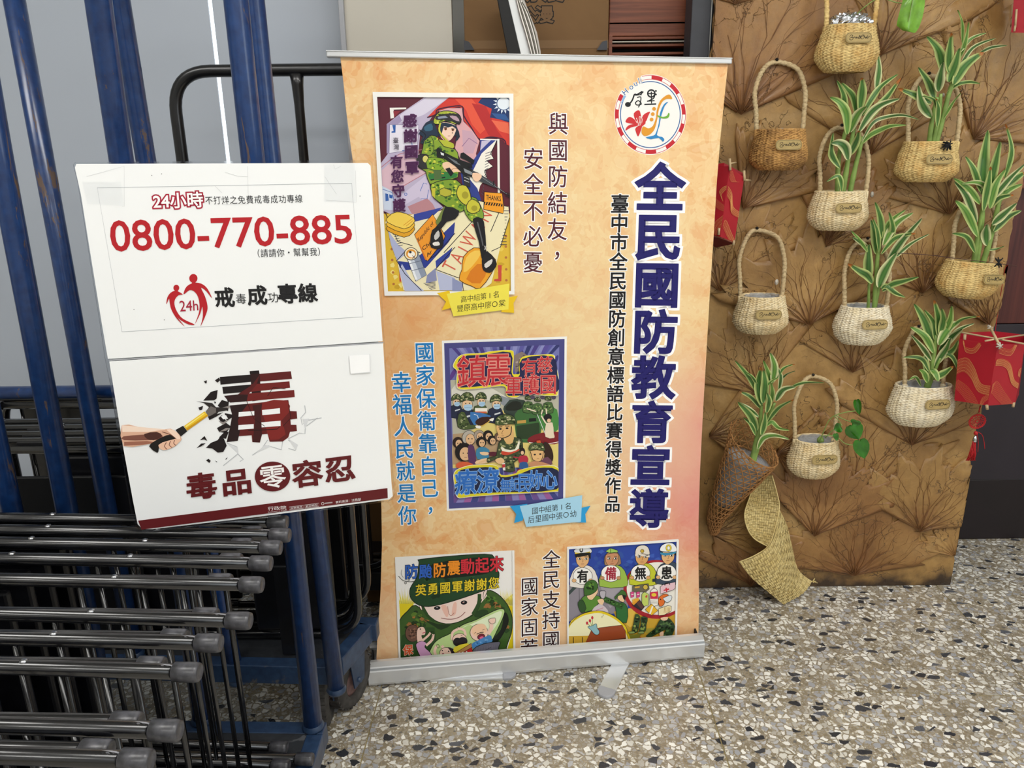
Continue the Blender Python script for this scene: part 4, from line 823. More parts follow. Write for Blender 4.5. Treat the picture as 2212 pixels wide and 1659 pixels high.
# rescuers at right
for (x, y) in ((790, 560), (870, 575), (960, 565)):
    b_ = [(x-35, y+30), (x+35, y+25), (x+45, y+110), (x-40, y+110)]; A.ol('#4c6a3c', b_, K, 3, 2); A.blobs(['#24331c', '#8aa060'], b_, 14, 10, x); helmet([(x-24, y), (x-18, y-24), (x+8, y-32), (x+26, y-12), (x+26, y+6)], x, 6, 10)
for x in (830, 915, 1010): A.ell('#514a5c', (x, 545), 20, 16)
A.line('#ecdcc4', 10, [(905, 690), (915, 650)]); A.line('#ecdcc4', 10, [(950, 690), (945, 640)]); A.line('#ecdcc4', 12, [(905, 700), (940, 760), (965, 775)], 2); A.line('#e6e8e8', 5, [(870, 690), (940, 860)]); f_('#e9d7bc', [(945, 770), (1000, 760), (1010, 850), (1015, 890), (940, 880)], 2); A.ell('#1c1a1c', (960, 715), 34, 30); face((970, 742), 18, 18); A.line('#ecdcc4', 10, [(780, 640), (860, 665)])
# civilians
for (x, y, r, hair) in ((195, 930, 45, '#2a1a14'), (290, 890, 60, '#b9b2a6'), (375, 870, 45, '#a79a8c'), (450, 870, 42, '#1b1616'), (392, 925, 42, '#1b1616'), (485, 910, 38, '#1b1616'), (540, 880, 34, '#6b5240'), (245, 1010, 75, '#1b1616')):
    A.ell(hair, (x, y), r, r*1.05, lc=K, wd=3); face((x+r*.15, y+r*.2), r*.66, r*.78, '#e2b88c'); A.ell(K, (x-r*.08, y+r*.12), 5.5, 4.5); A.ell(K, (x+r*.40, y+r*.12), 5.5, 4.5); A.line('#8c3c34', 3, [(x+r*.05, y+r*.6), (x+r*.35, y+r*.6)])
f_('#5b3560', [(280, 960), (330, 960), (350, 1110), (290, 1120)], 2); f_('#3f84a8', [(350, 990), (400, 965), (460, 990), (455, 1060), (360, 1070)], 2); f_('#5a2030', [(455, 1010), (530, 1010), (525, 1040), (460, 1040)], 2); f_('#d8603c', [(180, 1110), (240, 1090), (320, 1110), (310, 1145), (190, 1145)], 2)
f_('#ecc9a0', [(350, 1085), (440, 1060), (450, 1095), (400, 1110), (345, 1110)], 2); f_('#ecc9a0', [(380, 1010), (450, 1010), (450, 1035), (400, 1035)], 2)
# centre soldier
b_ = [(540, 930), (620, 890), (720, 890), (745, 940), (740, 1040), (670, 1100), (680, 1170), (590, 1170), (560, 1060), (450, 1100), (445, 1060), (520, 1040)]; A.ol('#3f4c30', b_, K, 4, 2); A.blobs(['#1c2418', '#a9a878', '#6c7844'], b_, 75, 12, 41)
f_('#f1ecd8', [(565, 960), (600, 985), (680, 985), (715, 900), (712, 980), (640, 1010), (570, 1000)], 2); f_('#cf4a34', [(568, 1000), (640, 1012), (712, 985), (708, 1000), (620, 1035), (568, 1030)], 2)
f_('#e2b577', [(525, 780), (640, 780), (670, 850), (660, 930), (610, 940), (580, 890), (550, 880), (530, 840)], 2); A.ell(K, (556, 812), 11, 7); A.ell(K, (612, 806), 12, 8); A.line(K, 6, [(540, 797), (572, 793)]); A.line(K, 6, [(594, 786), (632, 788)]); A.line('#8a5a34', 4, [(580, 820), (566, 850), (578, 855)], 2); A.line('#8c3c34', 4, [(565, 872), (585, 870)]); A.line(K, 7, [(650, 790), (640, 860), (580, 890), (560, 890)], 3)
helmet([(512, 775), (520, 720), (560, 692), (620, 688), (675, 712), (690, 770), (640, 768), (580, 780)], 77, 12, 40)
f_('#e9c08e', [(510, 1075), (560, 1055), (590, 1080), (580, 1105), (540, 1110)], 2); A.line('#e9c08e', 12, [(440, 1075), (370, 1100)], 0); f_('#e6e4de', [(570, 1105), (595, 1100), (598, 1165), (578, 1165)]); f_('#c8383a', [(570, 1115), (595, 1112), (596, 1138), (572, 1142)])
f_('#b62f44', [(715, 1045), (780, 1040), (790, 1095), (715, 1100)], 2); A.line('#b62f44', 8, [(665, 1050), (720, 1060)]); f_('#2f5a94', [(720, 1100), (780, 1095), (790, 1150), (725, 1165)], 2); A.ell('#251817', (742, 1005), 24, 34); face((742, 1015), 15, 18); f_('#a8342c', [(700, 1160), (735, 1150), (735, 1175), (705, 1178)], 2); f_('#a8342c', [(765, 1155), (795, 1150), (795, 1170)], 2)
A.ell('#33201a', (960, 1010), 40, 90, -.3); f_('#6b4458', [(900, 1080), (960, 1050), (1000, 1110), (930, 1130)], 2); f_('#e5b87e', [(815, 1000), (920, 1000), (925, 1050), (900, 1085), (850, 1090), (820, 1060)], 2); A.ell(K, (848, 1030), 10, 7); A.ell(K, (895, 1026), 10, 7); A.line('#8c3c34', 3, [(865, 1065), (885, 1065)]); A.line(K, 5, [(812, 1005), (830, 1070), (865, 1088), (905, 1080), (922, 1010)], 2); f_('#c98f68', [(820, 1090), (900, 1090), (1000, 1125), (1010, 1140), (800, 1130)], 2)
helmet([(800, 995), (805, 950), (850, 925), (910, 930), (930, 965), (930, 1000), (860, 985)], 88, 10, 26); f_('#cc5a34', [(862, 912), (895, 908), (900, 930), (865, 930)])
# the two painted titles
def halo(pts, c1='#e8d830', c2='#f5f0d0'): A.fill(c2, pts, 4); q = [(p[0]+(600-p[0])*.012, p[1]+(300-p[1])*.012 if p[1] < 700 else p[1]+(1260-p[1])*.03) for p in pts]; A.fill(c1, q, 4)
halo([(150, 270), (220, 180), (400, 165), (470, 150), (640, 140), (670, 180), (660, 330), (690, 345), (720, 340), (715, 290), (740, 200), (880, 180), (1010, 180), (1020, 250), (1050, 350), (1048, 500), (1010, 530), (760, 520), (690, 545), (610, 530), (590, 450), (440, 460), (210, 475), (180, 400), (185, 320)])
A.fill('#23264e', [(185, 275), (230, 195), (410, 180), (640, 160), (650, 330), (680, 370), (720, 350), (740, 215), (1000, 195), (1040, 350), (1038, 495), (680, 528), (610, 515), (585, 430), (220, 460), (200, 390), (205, 310)], 3)
R1 = '#c4303a'
A.run('鎮', (310, 320), (310, 320), 262, 290, R1, .004, out=.026, oc='#e79a8c', slope=-.06); A.run('震', (535, 305), (535, 305), 235, 300, R1, .004, out=.026, oc='#e79a8c', slope=-.02); A.run('有慈', (802, 285), (932, 265), 140, 155, R1, .004, out=.028, oc='#e79a8c', slope=-.05); A.run('軍護國', (668, 445), (962, 430), 150, 178, R1, .004, out=.028, oc='#e79a8c')
halo([(160, 1180), (250, 1130), (350, 1115), (520, 1120), (560, 1200), (680, 1190), (720, 1160), (880, 1125), (1050, 1140), (1055, 1320), (1040, 1345), (560, 1370), (300, 1390), (190, 1395), (165, 1300)], '#dfd22e')
A.fill('#1c2547', [(190, 1190), (260, 1150), (500, 1140), (560, 1220), (700, 1200), (860, 1145), (1040, 1160), (1035, 1325), (560, 1350), (200, 1360), (180, 1280)], 3)
B1 = '#2f6fc4'
A.run('療潦', (262, 1262), (450, 1248), 195, 225, B1, .015, out=.04, oc='#8fb8e8', slope=-.04); A.run('無記', (598, 1292), (680, 1280), 92, 120, B1, .012, out=.04, oc='#8fb8e8'); A.run('民妳', (760, 1268), (855, 1245), 120, 170, B1, .012, out=.04, oc='#8fb8e8'); A.run('心', (975, 1242), (975, 1242), 130, 170, B1, .02, out=.05, oc='#8fb8e8')
A.clip = None
A.fill('#2c9fdc', [(635, 1468), (785, 1448), (745, 1590), (672, 1612), (690, 1535)]); A.fill('#2c9fdc', [(1165, 1500), (1322, 1465), (1278, 1535), (1285, 1608), (1168, 1605)]); A.fill('#a9d8f0', [(720, 1468), (1252, 1374), (1240, 1600), (775, 1645)])
A.run('國中組第1名', (850, 1507), (1132, 1466), 58, 62, '#1a1c22', -.004, slope=-.13); A.run('后里國中張○幼', (818, 1582), (1175, 1532), 60, 64, '#1a1c22', -.004, slope=-.13)
A.build('rescue_poster', 'print_vinyl', banner, 'printed picture of helmeted soldiers helping people inside a blue border, with a pale blue caption ribbon')
# poster 3 (scale 5.672, origin 840,1170) ------------------------------------
O3 = [(75, 190), (1537, 105), (1552, 1560), (128, 1640)]
A = Art(BP, (840, 1170), 5.672, O3); f_ = A.fill; K = '#141a12'
f_('#f2f0ec', O3, raw=True)
f_('#e3cf22', [(125, 720), (300, 760), (320, 900), (140, 980)]); f_('#dcc61c', [(1400, 740), (1515, 640), (1528, 1560), (1380, 1560), (1500, 1150)]); 
for i in range(26): f_(('#e6d84a', '#d8d05a', '#efe68a')[i % 3], [(125+i*7, 760), (137+i*7, 760), (130+i*12-60+i*2, 560+(i*37 % 110))], step=False); f_(('#e6d84a', '#efe68a')[i % 2], [(1380+i*6, 790), (1392+i*6, 780), (1400+i*5-40, 560+(i*53 % 120))], step=False)
A.lay += 1
body = [(150, 1640), (130, 1100), (135, 960), (230, 850), (330, 780), (560, 900), (1100, 760), (1200, 600), (1330, 640), (1450, 770), (1510, 930), (1500, 1120), (1440, 1300), (1400, 1600)]; A.ol('#3c5c26', body, K, 10, 3)
A.blobs(['#22401c', '#9a6a38', '#1c3416', '#5d7c2e', '#b0743c'], [(180, 1000), (330, 820), (500, 960), (480, 1060), (200, 1150)], 34, 34, 3); A.blobs(['#22401c', '#9a6a38', '#4f7a2c'], [(1180, 640), (1320, 670), (1460, 850), (1490, 1050), (1440, 1280), (1400, 1100), (1420, 850), (1150, 840)], 46, 36, 4)
f_('#2a4a20', [(160, 1150), (560, 1050), (560, 1420), (600, 1500), (340, 1640), (150, 1640)], 2); f_('#1d3416', [(420, 950), (600, 1010), (760, 1020), (640, 1080), (560, 1040)], 2); A.ell('#22401c', (1130, 880), 90, 44, -.3)
f_('#111810', [(1440, 870), (1470, 960), (1440, 1060), (1340, 1220), (1250, 1210), (1370, 1080), (1410, 900)], 3)
A.ol('#b9d48c', [(500, 1420), (520, 1300), (600, 1200), (760, 1120), (900, 1020), (1060, 960), (1180, 900), (1330, 830), (1410, 830), (1410, 900), (1330, 1080), (1230, 1250), (1000, 1400), (700, 1500)], K, 9, 3); f_('#e4efcc', [(900, 1060), (1180, 930), (1360, 850), (1380, 900), (1300, 1050), (1200, 1130), (1000, 1020)], 3)
f_('#f3dcd2', [(400, 760), (1180, 600), (1120, 760), (1060, 860), (900, 960), (760, 1000), (640, 990), (520, 930), (440, 830)], 2); A.line(K, 8, [(430, 800), (520, 940), (660, 1000), (780, 1005), (960, 940), (1080, 850), (1140, 700)], 3); A.line('#2a4a20', 34, [(405, 780), (470, 900), (560, 975)], 3); A.line('#2a4a20', 44, [(1110, 640), (1100, 760), (1030, 890)], 3)
f_('#eebfae', [(640, 790), (700, 780), (730, 890), (700, 920)], 3); f_('#eebfae', [(790, 760), (830, 750), (820, 880), (770, 900)], 3)
A.ell('#14131a', (592, 812), 40, 24, -.1); A.ell('#14131a', (920, 745), 40, 26, -.1); A.ell('#f3f3f3', (590, 806), 6); A.ell('#f3f3f3', (920, 738), 6); A.ell('#c98a7a', (910, 744), 8, 5)
A.line('#b07a6a', 7, [(720, 790), (735, 880), (765, 905), (800, 870)], 3); A.line('#8c4a42', 8, [(640, 935), (760, 950), (870, 920), (935, 860)], 3)
A.ol('#f3dcd2', [(1160, 620), (1200, 580), (1200, 620), (1160, 700)], K, 6, 2); A.ol('#f3dcd2', [(370, 780), (400, 790), (410, 840), (385, 820)], K, 6, 2)
A.ol('#1f4426', [(370, 250), (395, 215), (900, 165), (1265, 160), (1275, 280), (1350, 380), (1320, 500), (1230, 570), (900, 690), (560, 785), (380, 780), (275, 700), (255, 600), (290, 520), (350, 420)], K, 9, 3)
A.blobs(['#2d5a34', '#163018', '#27502e'], [(390, 250), (1240, 190), (1250, 400), (1280, 520), (900, 640), (560, 740), (330, 700), (310, 560)], 46, 44, 9)
f_('#101a12', [(540, 270), (1240, 190), (1260, 360), (1000, 420), (560, 440)], 3)
for txt, c, p0, p1, w_, h_ in (('防颱', '#2f62c0', (275, 365), (448, 362), 165, 185), ('防震', '#ef9226', (622, 345), (795, 318), 165, 190), ('動起來', '#cc2f3c', (965, 300), (1320, 272), 175, 200)):
    A.run(txt, p0, p1, w_, h_, c, .022, out=.05, oc=K, slope=-.06)
A.run('英勇國軍謝謝您', (392, 590), (1285, 505), 138, 150, '#e2c92c', .016, out=.045, oc=K, slope=-.09, bend=0)
A.line(K, 6, [(120, 420), (170, 470), (250, 490), (310, 485)], 3); A.line(K, 4, [(160, 340), (150, 390), (180, 440)], 3); A.ell(None, (205, 503), 12, lc=K, wd=5); A.ell(None, (245, 465), 10, lc=K, wd=5)
# people
S_ = '#f1cdbb'
A.ell('#6a4a3c', (290, 1120), 88, 105, lc=K, wd=5); A.blobs(['#8a6450', '#4a3228'], [(215, 1050), (350, 1030), (370, 1200), (240, 1210)], 22, 18, 5); A.ol(S_, [(355, 1060), (420, 1040), (450, 1090), (440, 1140), (400, 1150), (430, 1230), (360, 1250), (340, 1150)], K, 5, 3); A.ell(K, (385, 1068), 8); A.line('#c83c5c', 9, [(410, 1118), (445, 1108)])
A.ol('#cf9cc4', [(335, 1250), (400, 1215), (460, 1240), (440, 1290), (510, 1360), (560, 1470), (480, 1475), (400, 1420), (350, 1330)], K, 6, 3); A.line(S_, 30, [(455, 1270), (530, 1200), (545, 1130)], 3); A.line(S_, 26, [(410, 1210), (480, 1150), (510, 1110)], 3); A.line(K, 4, [(500, 1130), (525, 1098), (555, 1110), (530, 1160)], 3)
A.line(S_, 34, [(600, 1440), (560, 1340), (590, 1270)], 3); A.line(S_, 34, [(740, 1440), (690, 1340), (650, 1270)], 3); A.ell(S_, (700, 1370), 80, 78, lc=K, wd=5); f_('#2c2026', [(720, 1290), (790, 1310), (820, 1380), (800, 1430), (750, 1330)], 2); A.ell(K, (655, 1330), 8); A.ell(K, (732, 1340), 8); A.ell('#c83c5c', (664, 1385), 16, 22, lc=K, wd=4); A.line(K, 4, [(580, 1270), (600, 1250), (620, 1280), (605, 1300), (580, 1270)], 3)
A.line(S_, 30, [(775, 1200), (780, 1110), (840, 1070)], 3); A.line(S_, 30, [(940, 1150), (920, 1080), (840, 1060)], 3); A.ell(S_, (865, 1190), 85, 68, -.1, lc=K, wd=5); A.ell('#1c181c', (840, 1225), 52, 50, lc=K, wd=4); A.ell('#1c181c', (905, 1215), 56, 48, lc=K, wd=4); A.line(K, 5, [(880, 1145), (900, 1150)]); A.ell(K, (820, 1182), 7); f_('#e3d23c', [(800, 1290), (960, 1240), (1000, 1290), (1010, 1420), (820, 1370)], 2)
A.ell(S_, (1105, 1110), 110, 104, lc=K, wd=5); f_('#f3c8a4', [(1010, 1080), (1080, 1010), (1170, 1010), (1200, 1080), (1150, 1140), (1050, 1150)], 3); A.line(K, 5, [(1045, 1118), (1068, 1105)]); A.line(K, 5, [(1145, 1080), (1170, 1068)]); A.ell('#7a1f34', (1130, 1160), 46, 34, -.3, lc=K, wd=6); A.ell('#e0608c', (1135, 1172), 26, 16, -.3); A.line('#33302e', 9, [(1075, 1130), (1120, 1110), (1160, 1105)], 3)
A.line(S_, 46, [(1215, 1130), (1255, 1050), (1250, 985)], 3); A.ol(S_, [(1220, 950), (1300, 930), (1300, 990), (1250, 1000)], K, 5, 2); f_('#4a86c0', [(1015, 1250), (1080, 1210), (1230, 1140), (1260, 1180), (1250, 1240), (1040, 1310)], 2); A.blobs(['#6fa4d4', '#3a70a8'], [(1040, 1240), (1230, 1170), (1240, 1230), (1050, 1290)], 16, 16, 6)
A.ol('#6c6a78', [(1030, 1320), (1150, 1250), (1350, 1220), (1350, 1270), (1290, 1400), (1060, 1430)], K, 8, 2); A.line('#2a2a34', 7, [(1100, 1370), (1250, 1290)]); A.line('#2a2a34', 7, [(1100, 1370), (1290, 1360)])
for i in range(12): A.line('#8d8b98', 3, [(1070+i*20, 1300-i*4), (1085+i*18, 1410-i*3)], step=False)
A.lay += 1; A.ol('#b98a54', [(810, 1360), (1010, 1240), (1020, 1290), (830, 1395)], K, 5); A.ol('#cc2a2c', [(835, 1395), (1015, 1290), (1045, 1430), (1040, 1470), (850, 1490)], K, 6); A.run('謝', (905, 1400), (905, 1400), 130, 120, '#f2efe8', .02, slope=-.15)
A.run('保家', (235, 1320), (265, 1470), 125, 130, '#d0542c', .03, out=.06, oc='#f0d8c0', slope=-.1)
frame(A, O3, [(118, 228), (1512, 148), (1528, 1570), (150, 1640)], '#f2f0ec') if False else None
for q in ([(75, 190), (110, 188), (150, 1640), (128, 1640)], [(1510, 106), (1537, 105), (1552, 1560), (1526, 1560)]): A.fill('#f2f0ec', q)
A.build('helmet_poster', 'print_vinyl', banner, 'printed drawing of a smiling face under a big green helmet with coloured lettering')
# poster 4 (scale 5.185, origin 1210,1140) --------------------------------------
O4 = [(77, 213), (1324, 126), (1300, 1300), (77, 1400)]; I4 = [(95, 233), (1303, 148), (1280, 1300), (93, 1400)]
A = Art(BP, (1210, 1140), 5.185, I4); f_ = A.fill; K = '#181818'
A.fill('#f4f3f0', O4, raw=True); f_('#2a46a0', I4); A.blobs(['#33539f', '#223c94', '#3a5cb4'], [(110, 260), (1280, 180), (1280, 380), (700, 560), (110, 560)], 60, 36, 2)
f_('#8d8791', [(93, 640), (250, 620), (480, 590), (740, 560), (760, 900), (600, 960), (93, 1050)]); f_('#a59fa8', [(450, 640), (640, 610), (720, 700), (560, 900)], 2); A.line('#3c4a48', 34, [(93, 740), (210, 640), (440, 590)], 3); A.line(K, 4, [(212, 660), (215, 900)])
f_('#c9a030', [(600, 940), (800, 900), (1290, 950), (1280, 1310), (740, 1350)]); f_('#e0b84c', [(720, 920), (840, 920), (820, 1100), (740, 1080)], 2); f_('#a89a3c', [(950, 1130), (1100, 1130), (1060, 1180), (960, 1180)], 2); f_('#b88f1c', [(1000, 1220), (1280, 1200), (1280, 1310), (900, 1320)])
A.ell('#a8242e', (1080, 690), 372, 330, 0, 48); A.ell('#f2eee4', (1095, 680), 350, 295, 0, 48)
# four figures
def officer(x, y, cap, capd, hair, shirt, disc, ch, chc, skin='#e2b27c'):
    A.ol(shirt, [(x-140, y+320), (x-110, y+150), (x-40, y+90), (x+60, y+80), (x+140, y+140), (x+180, y+280), (x+120, y+330)], K, 5, 2)
    if hair == 'long': A.ol('#a0805c', [(x-85, y+60), (x-75, y-30), (x, y-75), (x+70, y-50), (x+100, y+40), (x+80, y+80), (x-60, y+85)], K, 4, 3)
    A.ol(skin, [(x-72, y+10), (x-60, y-40), (x+60, y-50), (x+72, y+10), (x+60, y+60), (x+10, y+105), (x-20, y+105), (x-62, y+60)], K, 4, 3)
    if hair == 'short': f_('#1d1a1a', [(x-82, y-10), (x-78, y-50), (x-55, y-45), (x-60, y-5)]); f_('#1d1a1a', [(x+60, y-50), (x+92, y-50), (x+92, y+10), (x+70, y-5)])
    for sx in (-34, 38): A.ell('#f4f0e8', (x+sx, y+6), 20, 12, -.1, lc=K, wd=4); A.ell(K, (x+sx+3, y+6), 9)
    A.line(K, 5, [(x-52, y-14), (x-18, y-18)]); A.line(K, 5, [(x+22, y-18), (x+58, y-16)]); A.line('#7a4a2c', 4, [(x+2, y+8), (x+6, y+40), (x-6, y+42)], 2); A.line('#8c3c34', 5, [(x-18, y+66), (x+18, y+64)])
    A.ell('#f6f4ef', disc, 108, 94, 0, 32, lc=K, wd=5); A.run(ch, disc, disc, 130, 150, chc, .03, slope=-.05)
    for sx in (-96, 88): A.ell(skin, (disc[0]+sx, disc[1]+50), 24, 20, lc=K, wd=3)
officer(250, 340, 0, 0, 'short', '#e8e2da', (252, 540), '有', K)
A.ol('#dfe2e6', [(160, 275), (165, 240), (240, 222), (330, 225), (355, 262), (335, 285), (250, 300)], K, 5, 2); A.line('#e3c83c', 16, [(165, 282), (250, 290), (335, 270)], 2); f_(K, [(165, 292), (330, 275), (330, 300), (260, 318), (190, 325)], 2); A.ell('#23242a', (236, 248), 20, 28); A.ell('#e9e6dc', (236, 246), 10, 14)
officer(580, 335, 0, 0, 'long', '#9cbc4c', (566, 510), '備', '#a5283c', '#c98f68')
A.ol('#9cc860', [(508, 262), (560, 225), (640, 250), (645, 270), (560, 280)], K, 5); A.line(K, 4, [(560, 225), (562, 278)])
officer(915, 315, 0, 0, 'none', '#c4c832', (898, 505), '無', K, '#d9a468')
A.ol('#e6ded0', [(845, 300), (845, 240), (880, 200), (950, 195), (990, 230), (998, 300), (920, 285)], K, 5, 3); A.line('#e6ded0', 22, [(838, 305), (900, 300), (1000, 318)], 3); A.ell('#c9a83c', (917, 258), 20, 20, lc=K, wd=4); A.line(K, 7, [(870, 300), (905, 316)]); A.line(K, 7, [(990, 300), (940, 318)])
officer(1205, 300, 0, 0, 'short', '#3a4a5c', (1190, 500), '患', K)
A.ol('#f0f1f2', [(1118, 255), (1130, 200), (1190, 168), (1260, 172), (1300, 220), (1295, 262), (1200, 265)], K, 5, 3); f_('#3f8cb0', [(1120, 272), (1200, 278), (1290, 262), (1288, 282), (1200, 305), (1130, 298)], 2); A.ell('#e3c83c', (1212, 222), 32, 38, lc='#8a7420', wd=4); A.ell('#f0f1f2', (1212, 222), 16, 22, lc=K, wd=3)
f_('#23303e', [(1030, 570), (1080, 560), (1070, 600), (1030, 600)])
# left soldier with cap
A.ol('#5a8a34', [(230, 800), (290, 750), (430, 760), (450, 800), (420, 850), (350, 920), (240, 940), (200, 860)], K, 5, 2); sl = [(200, 830), (250, 800), (290, 900), (240, 950), (205, 890)]; A.ol('#2f5028', sl, K, 4, 2)
A.ol('#f0cba0', [(300, 740), (400, 700), (420, 650), (420, 720), (370, 790), (345, 805), (310, 790)], K, 4, 2); A.ol('#3f6a2c', [(268, 740), (265, 660), (300, 600), (370, 580), (415, 620), (412, 690), (350, 740), (280, 755)], K, 5, 3); A.blobs(['#1e3416', '#274a1e', '#6a9a3c'], [(280, 700), (290, 620), (370, 590), (405, 640), (380, 700), (290, 730)], 16, 20, 3)
A.ol('#2f6a34', [(620, 860), (700, 830), (755, 900), (740, 1060), (640, 1020), (625, 930)], K, 5, 2); A.line('#2d5426', 60, [(490, 790), (580, 830), (700, 880)], 3); A.blobs(['#16280f', '#4a7a34'], [(490, 770), (600, 800), (700, 850), (700, 900), (600, 860), (490, 820)], 14, 16, 4)
A.ol('#f0cba0', [(640, 790), (660, 740), (700, 740), (722, 800), (700, 830)], K, 4, 2); A.ol('#3f6a2c', [(608, 770), (660, 720), (690, 690), (735, 720), (740, 770), (700, 745), (640, 760), (620, 800)], K, 4, 2); f_('#1c1a1a', [(690, 745), (735, 750), (725, 810), (705, 790)]); f_('#f0cba0', [(420, 800), (470, 790), (490, 820), (460, 870), (440, 850), (420, 820)], 2); A.ol('#b9b4bc', [(440, 710), (475, 700), (510, 710), (500, 770), (480, 790), (450, 770)], K, 5, 2); f_('#cfc2c8', [(350, 925), (430, 850), (500, 880), (540, 950), (440, 960)], 2); A.line('#c87a8c', 6, [(400, 920), (480, 890)], 2)
# supplies
A.ol('#6a6450', [(805, 650), (910, 630), (985, 620), (995, 680), (960, 710), (805, 715)], K, 5, 1); A.ell('#d0b44c', (952, 660), 28, 28, lc=K, wd=5); f_('#d9a83c', [(832, 655), (888, 648), (888, 664), (832, 672)]); 
for x in (785, 850): A.ol('#d94a8c', [(x, 715), (x+38, 705), (x+38, 765), (x+3, 780)], K, 4); f_('#f2eee4', [(x+10, 738), (x+34, 735), (x+34, 742), (x+10, 746)])
A.ol('#c4d46a', [(910, 740), (940, 712), (985, 735), (985, 860), (930, 875), (912, 850)], K, 5); A.line('#c83c3c', 10, [(950, 770), (975, 755)]); A.line('#c83c3c', 10, [(960, 748), (968, 778)])
A.ol('#f2eee4', [(1005, 720), (1030, 680), (1060, 675), (1090, 710), (1092, 860), (1008, 850)], K, 5, 2); f_('#cc2f50', [(1005, 715), (1090, 705), (1092, 790), (1006, 790)]); A.ell('#e6c83c', (1046, 745), 28, 20); A.line(K, 10, [(1047, 650), (1047, 676)]); 
for i in range(4): A.line('#8a8a8c', 3, [(1010, 805+i*13), (1088, 800+i*14)], step=False)
A.lay += 1
A.ol('#e6c3cc', [(1118, 655), (1150, 630), (1285, 600), (1285, 670), (1260, 690), (1120, 735)], K, 5); A.line('#c83040', 16, [(1155, 695), (1215, 680)]); A.line('#c83040', 16, [(1182, 665), (1190, 712)]); A.line(K, 10, [(1168, 640), (1175, 618), (1215, 612), (1222, 632)], 2)
A.ol('#e0702c', [(1095, 790), (1150, 740), (1210, 745), (1170, 800), (1160, 850), (1110, 875)], K, 5, 2); A.ol('#dfe6ec', [(1150, 780), (1240, 750), (1240, 800), (1195, 832), (1165, 810)], K, 5, 2); A.ell(K, (1120, 795), 8)
A.ol('#2b2830', [(805, 860), (880, 790), (940, 880), (905, 920), (870, 900)], K, 5); f_('#e29a2c', [(800, 840), (820, 790), (870, 780), (885, 800), (820, 860)], 1)
for i in range(6): A.line('#e9b83c', 7, [(812+i*12, 830-i*6), (806+i*13, 796-i*4)], step=False)
A.lay += 1; f_('#5a3a34', [(850, 840), (885, 805), (935, 880), (905, 905)])
A.ol('#eab82c', [(950, 910), (1020, 845), (1090, 920), (1020, 975)], K, 5); A.line('#f6efd8', 18, [(1032, 870), (1000, 960)]); A.ol('#f0e2b4', [(1098, 900), (1200, 865), (1240, 870), (1240, 925), (1160, 970), (1100, 975)], K, 5, 1)
for i in range(5): A.line('#b98a34', 5, [(1165+i*15, 885), (1160+i*15, 945)], step=False)
A.lay += 1
# lower right digging soldier, legs, left lower oval table scene
for q in ([(840, 960), (890, 985), (880, 1080), (860, 1160), (800, 1160), (820, 1060)], [(905, 990), (975, 1000), (960, 1080), (950, 1150), (880, 1160), (900, 1080)]): A.ol('#33502a', q, K, 4, 2); A.blobs(['#141f10', '#8a9c4c', '#1c2c16'], q, 16, 20, 5)
for x in (790, 895): A.ol('#8ca05c', [(x-25, 1160), (x+30, 1150), (x+40, 1175), (x-20, 1178)], K, 4, 2)
q = [(1110, 1030), (1190, 1000), (1240, 1030), (1280, 1100), (1250, 1190), (1210, 1300), (1140, 1300), (1150, 1190), (1180, 1130), (1060, 1190), (980, 1230), (960, 1200), (1060, 1120)]; A.ol('#2a4426', q, K, 4, 2); A.blobs(['#0f1a0e', '#4f6e3c', '#16240f'], q, 44, 20, 7)
f_('#eec6a4', [(1120, 1000), (1200, 990), (1190, 1025), (1140, 1030)], 2); A.line('#d9742c', 16, [(800, 1290), (940, 1240), (1150, 1205)], 2); f_('#eec6a4', [(925, 1230), (970, 1215), (980, 1245), (940, 1260)], 2); f_('#eec6a4', [(1110, 1170), (1150, 1150), (1150, 1210), (1115, 1205)], 2); f_('#5a6468', [(760, 1260), (840, 1240), (850, 1290), (770, 1310)]); f_('#c22c34', [(870, 1190), (920, 1240), (910, 1300), (860, 1300)]); f_('#7a7a2c', [(760, 1190), (900, 1180), (880, 1240), (770, 1250)])
oval = [(93, 1090), (200, 980), (330, 930), (470, 925), (600, 980), (700, 1060), (750, 1150), (760, 1400), (93, 1400)]
A.fill('#e4c81c', oval, 3); oi = [(93, 1120), (210, 1000), (340, 955), (460, 950), (590, 1005), (685, 1080), (728, 1160), (736, 1400), (93, 1400)]; A.fill('#f1ecc0', oi, 3); f_('#d4a93a', [(93, 1205), (320, 1200), (300, 1400), (93, 1400)]); f_('#d4a93a', [(500, 1290), (738, 1240), (738, 1400), (500, 1400)])
A.ol('#9a4826', [(275, 1290), (345, 1140), (440, 1110), (690, 1080), (728, 1150), (732, 1225), (510, 1265)], K, 4); A.ol('#5a3020', [(275, 1290), (732, 1225), (732, 1275), (275, 1335)], K, 4); f_('#b82c34', [(470, 1300), (590, 1300), (640, 1262), (620, 1300), (560, 1320), (470, 1320)], 1)
for x in (145, 245): A.line(K, 8, [(x, 1215), (x+3, 1340)])
A.ol('#8fbcc4', [(305, 1100), (350, 1090), (400, 1065), (410, 1110), (435, 1150), (425, 1185), (385, 1185), (345, 1140)], K, 5, 3)
for p, b_ in (((298, 1058), (335, 1095)), ((330, 1032), (350, 1090)), ((356, 998), (362, 1085))): A.line('#4f8a3c', 5, [p, b_]); A.ell('#c02c3c', p, 13, 19)
A.line(K, 4, [(475, 955), (480, 975), (462, 985), (466, 1000)], 0); A.line(K, 4, oval[:-1], 3)
frame(A, O4, I4)
A.build('preparedness_poster', 'print_vinyl', banner, 'printed picture of four uniformed figures holding white discs with characters, blue background')
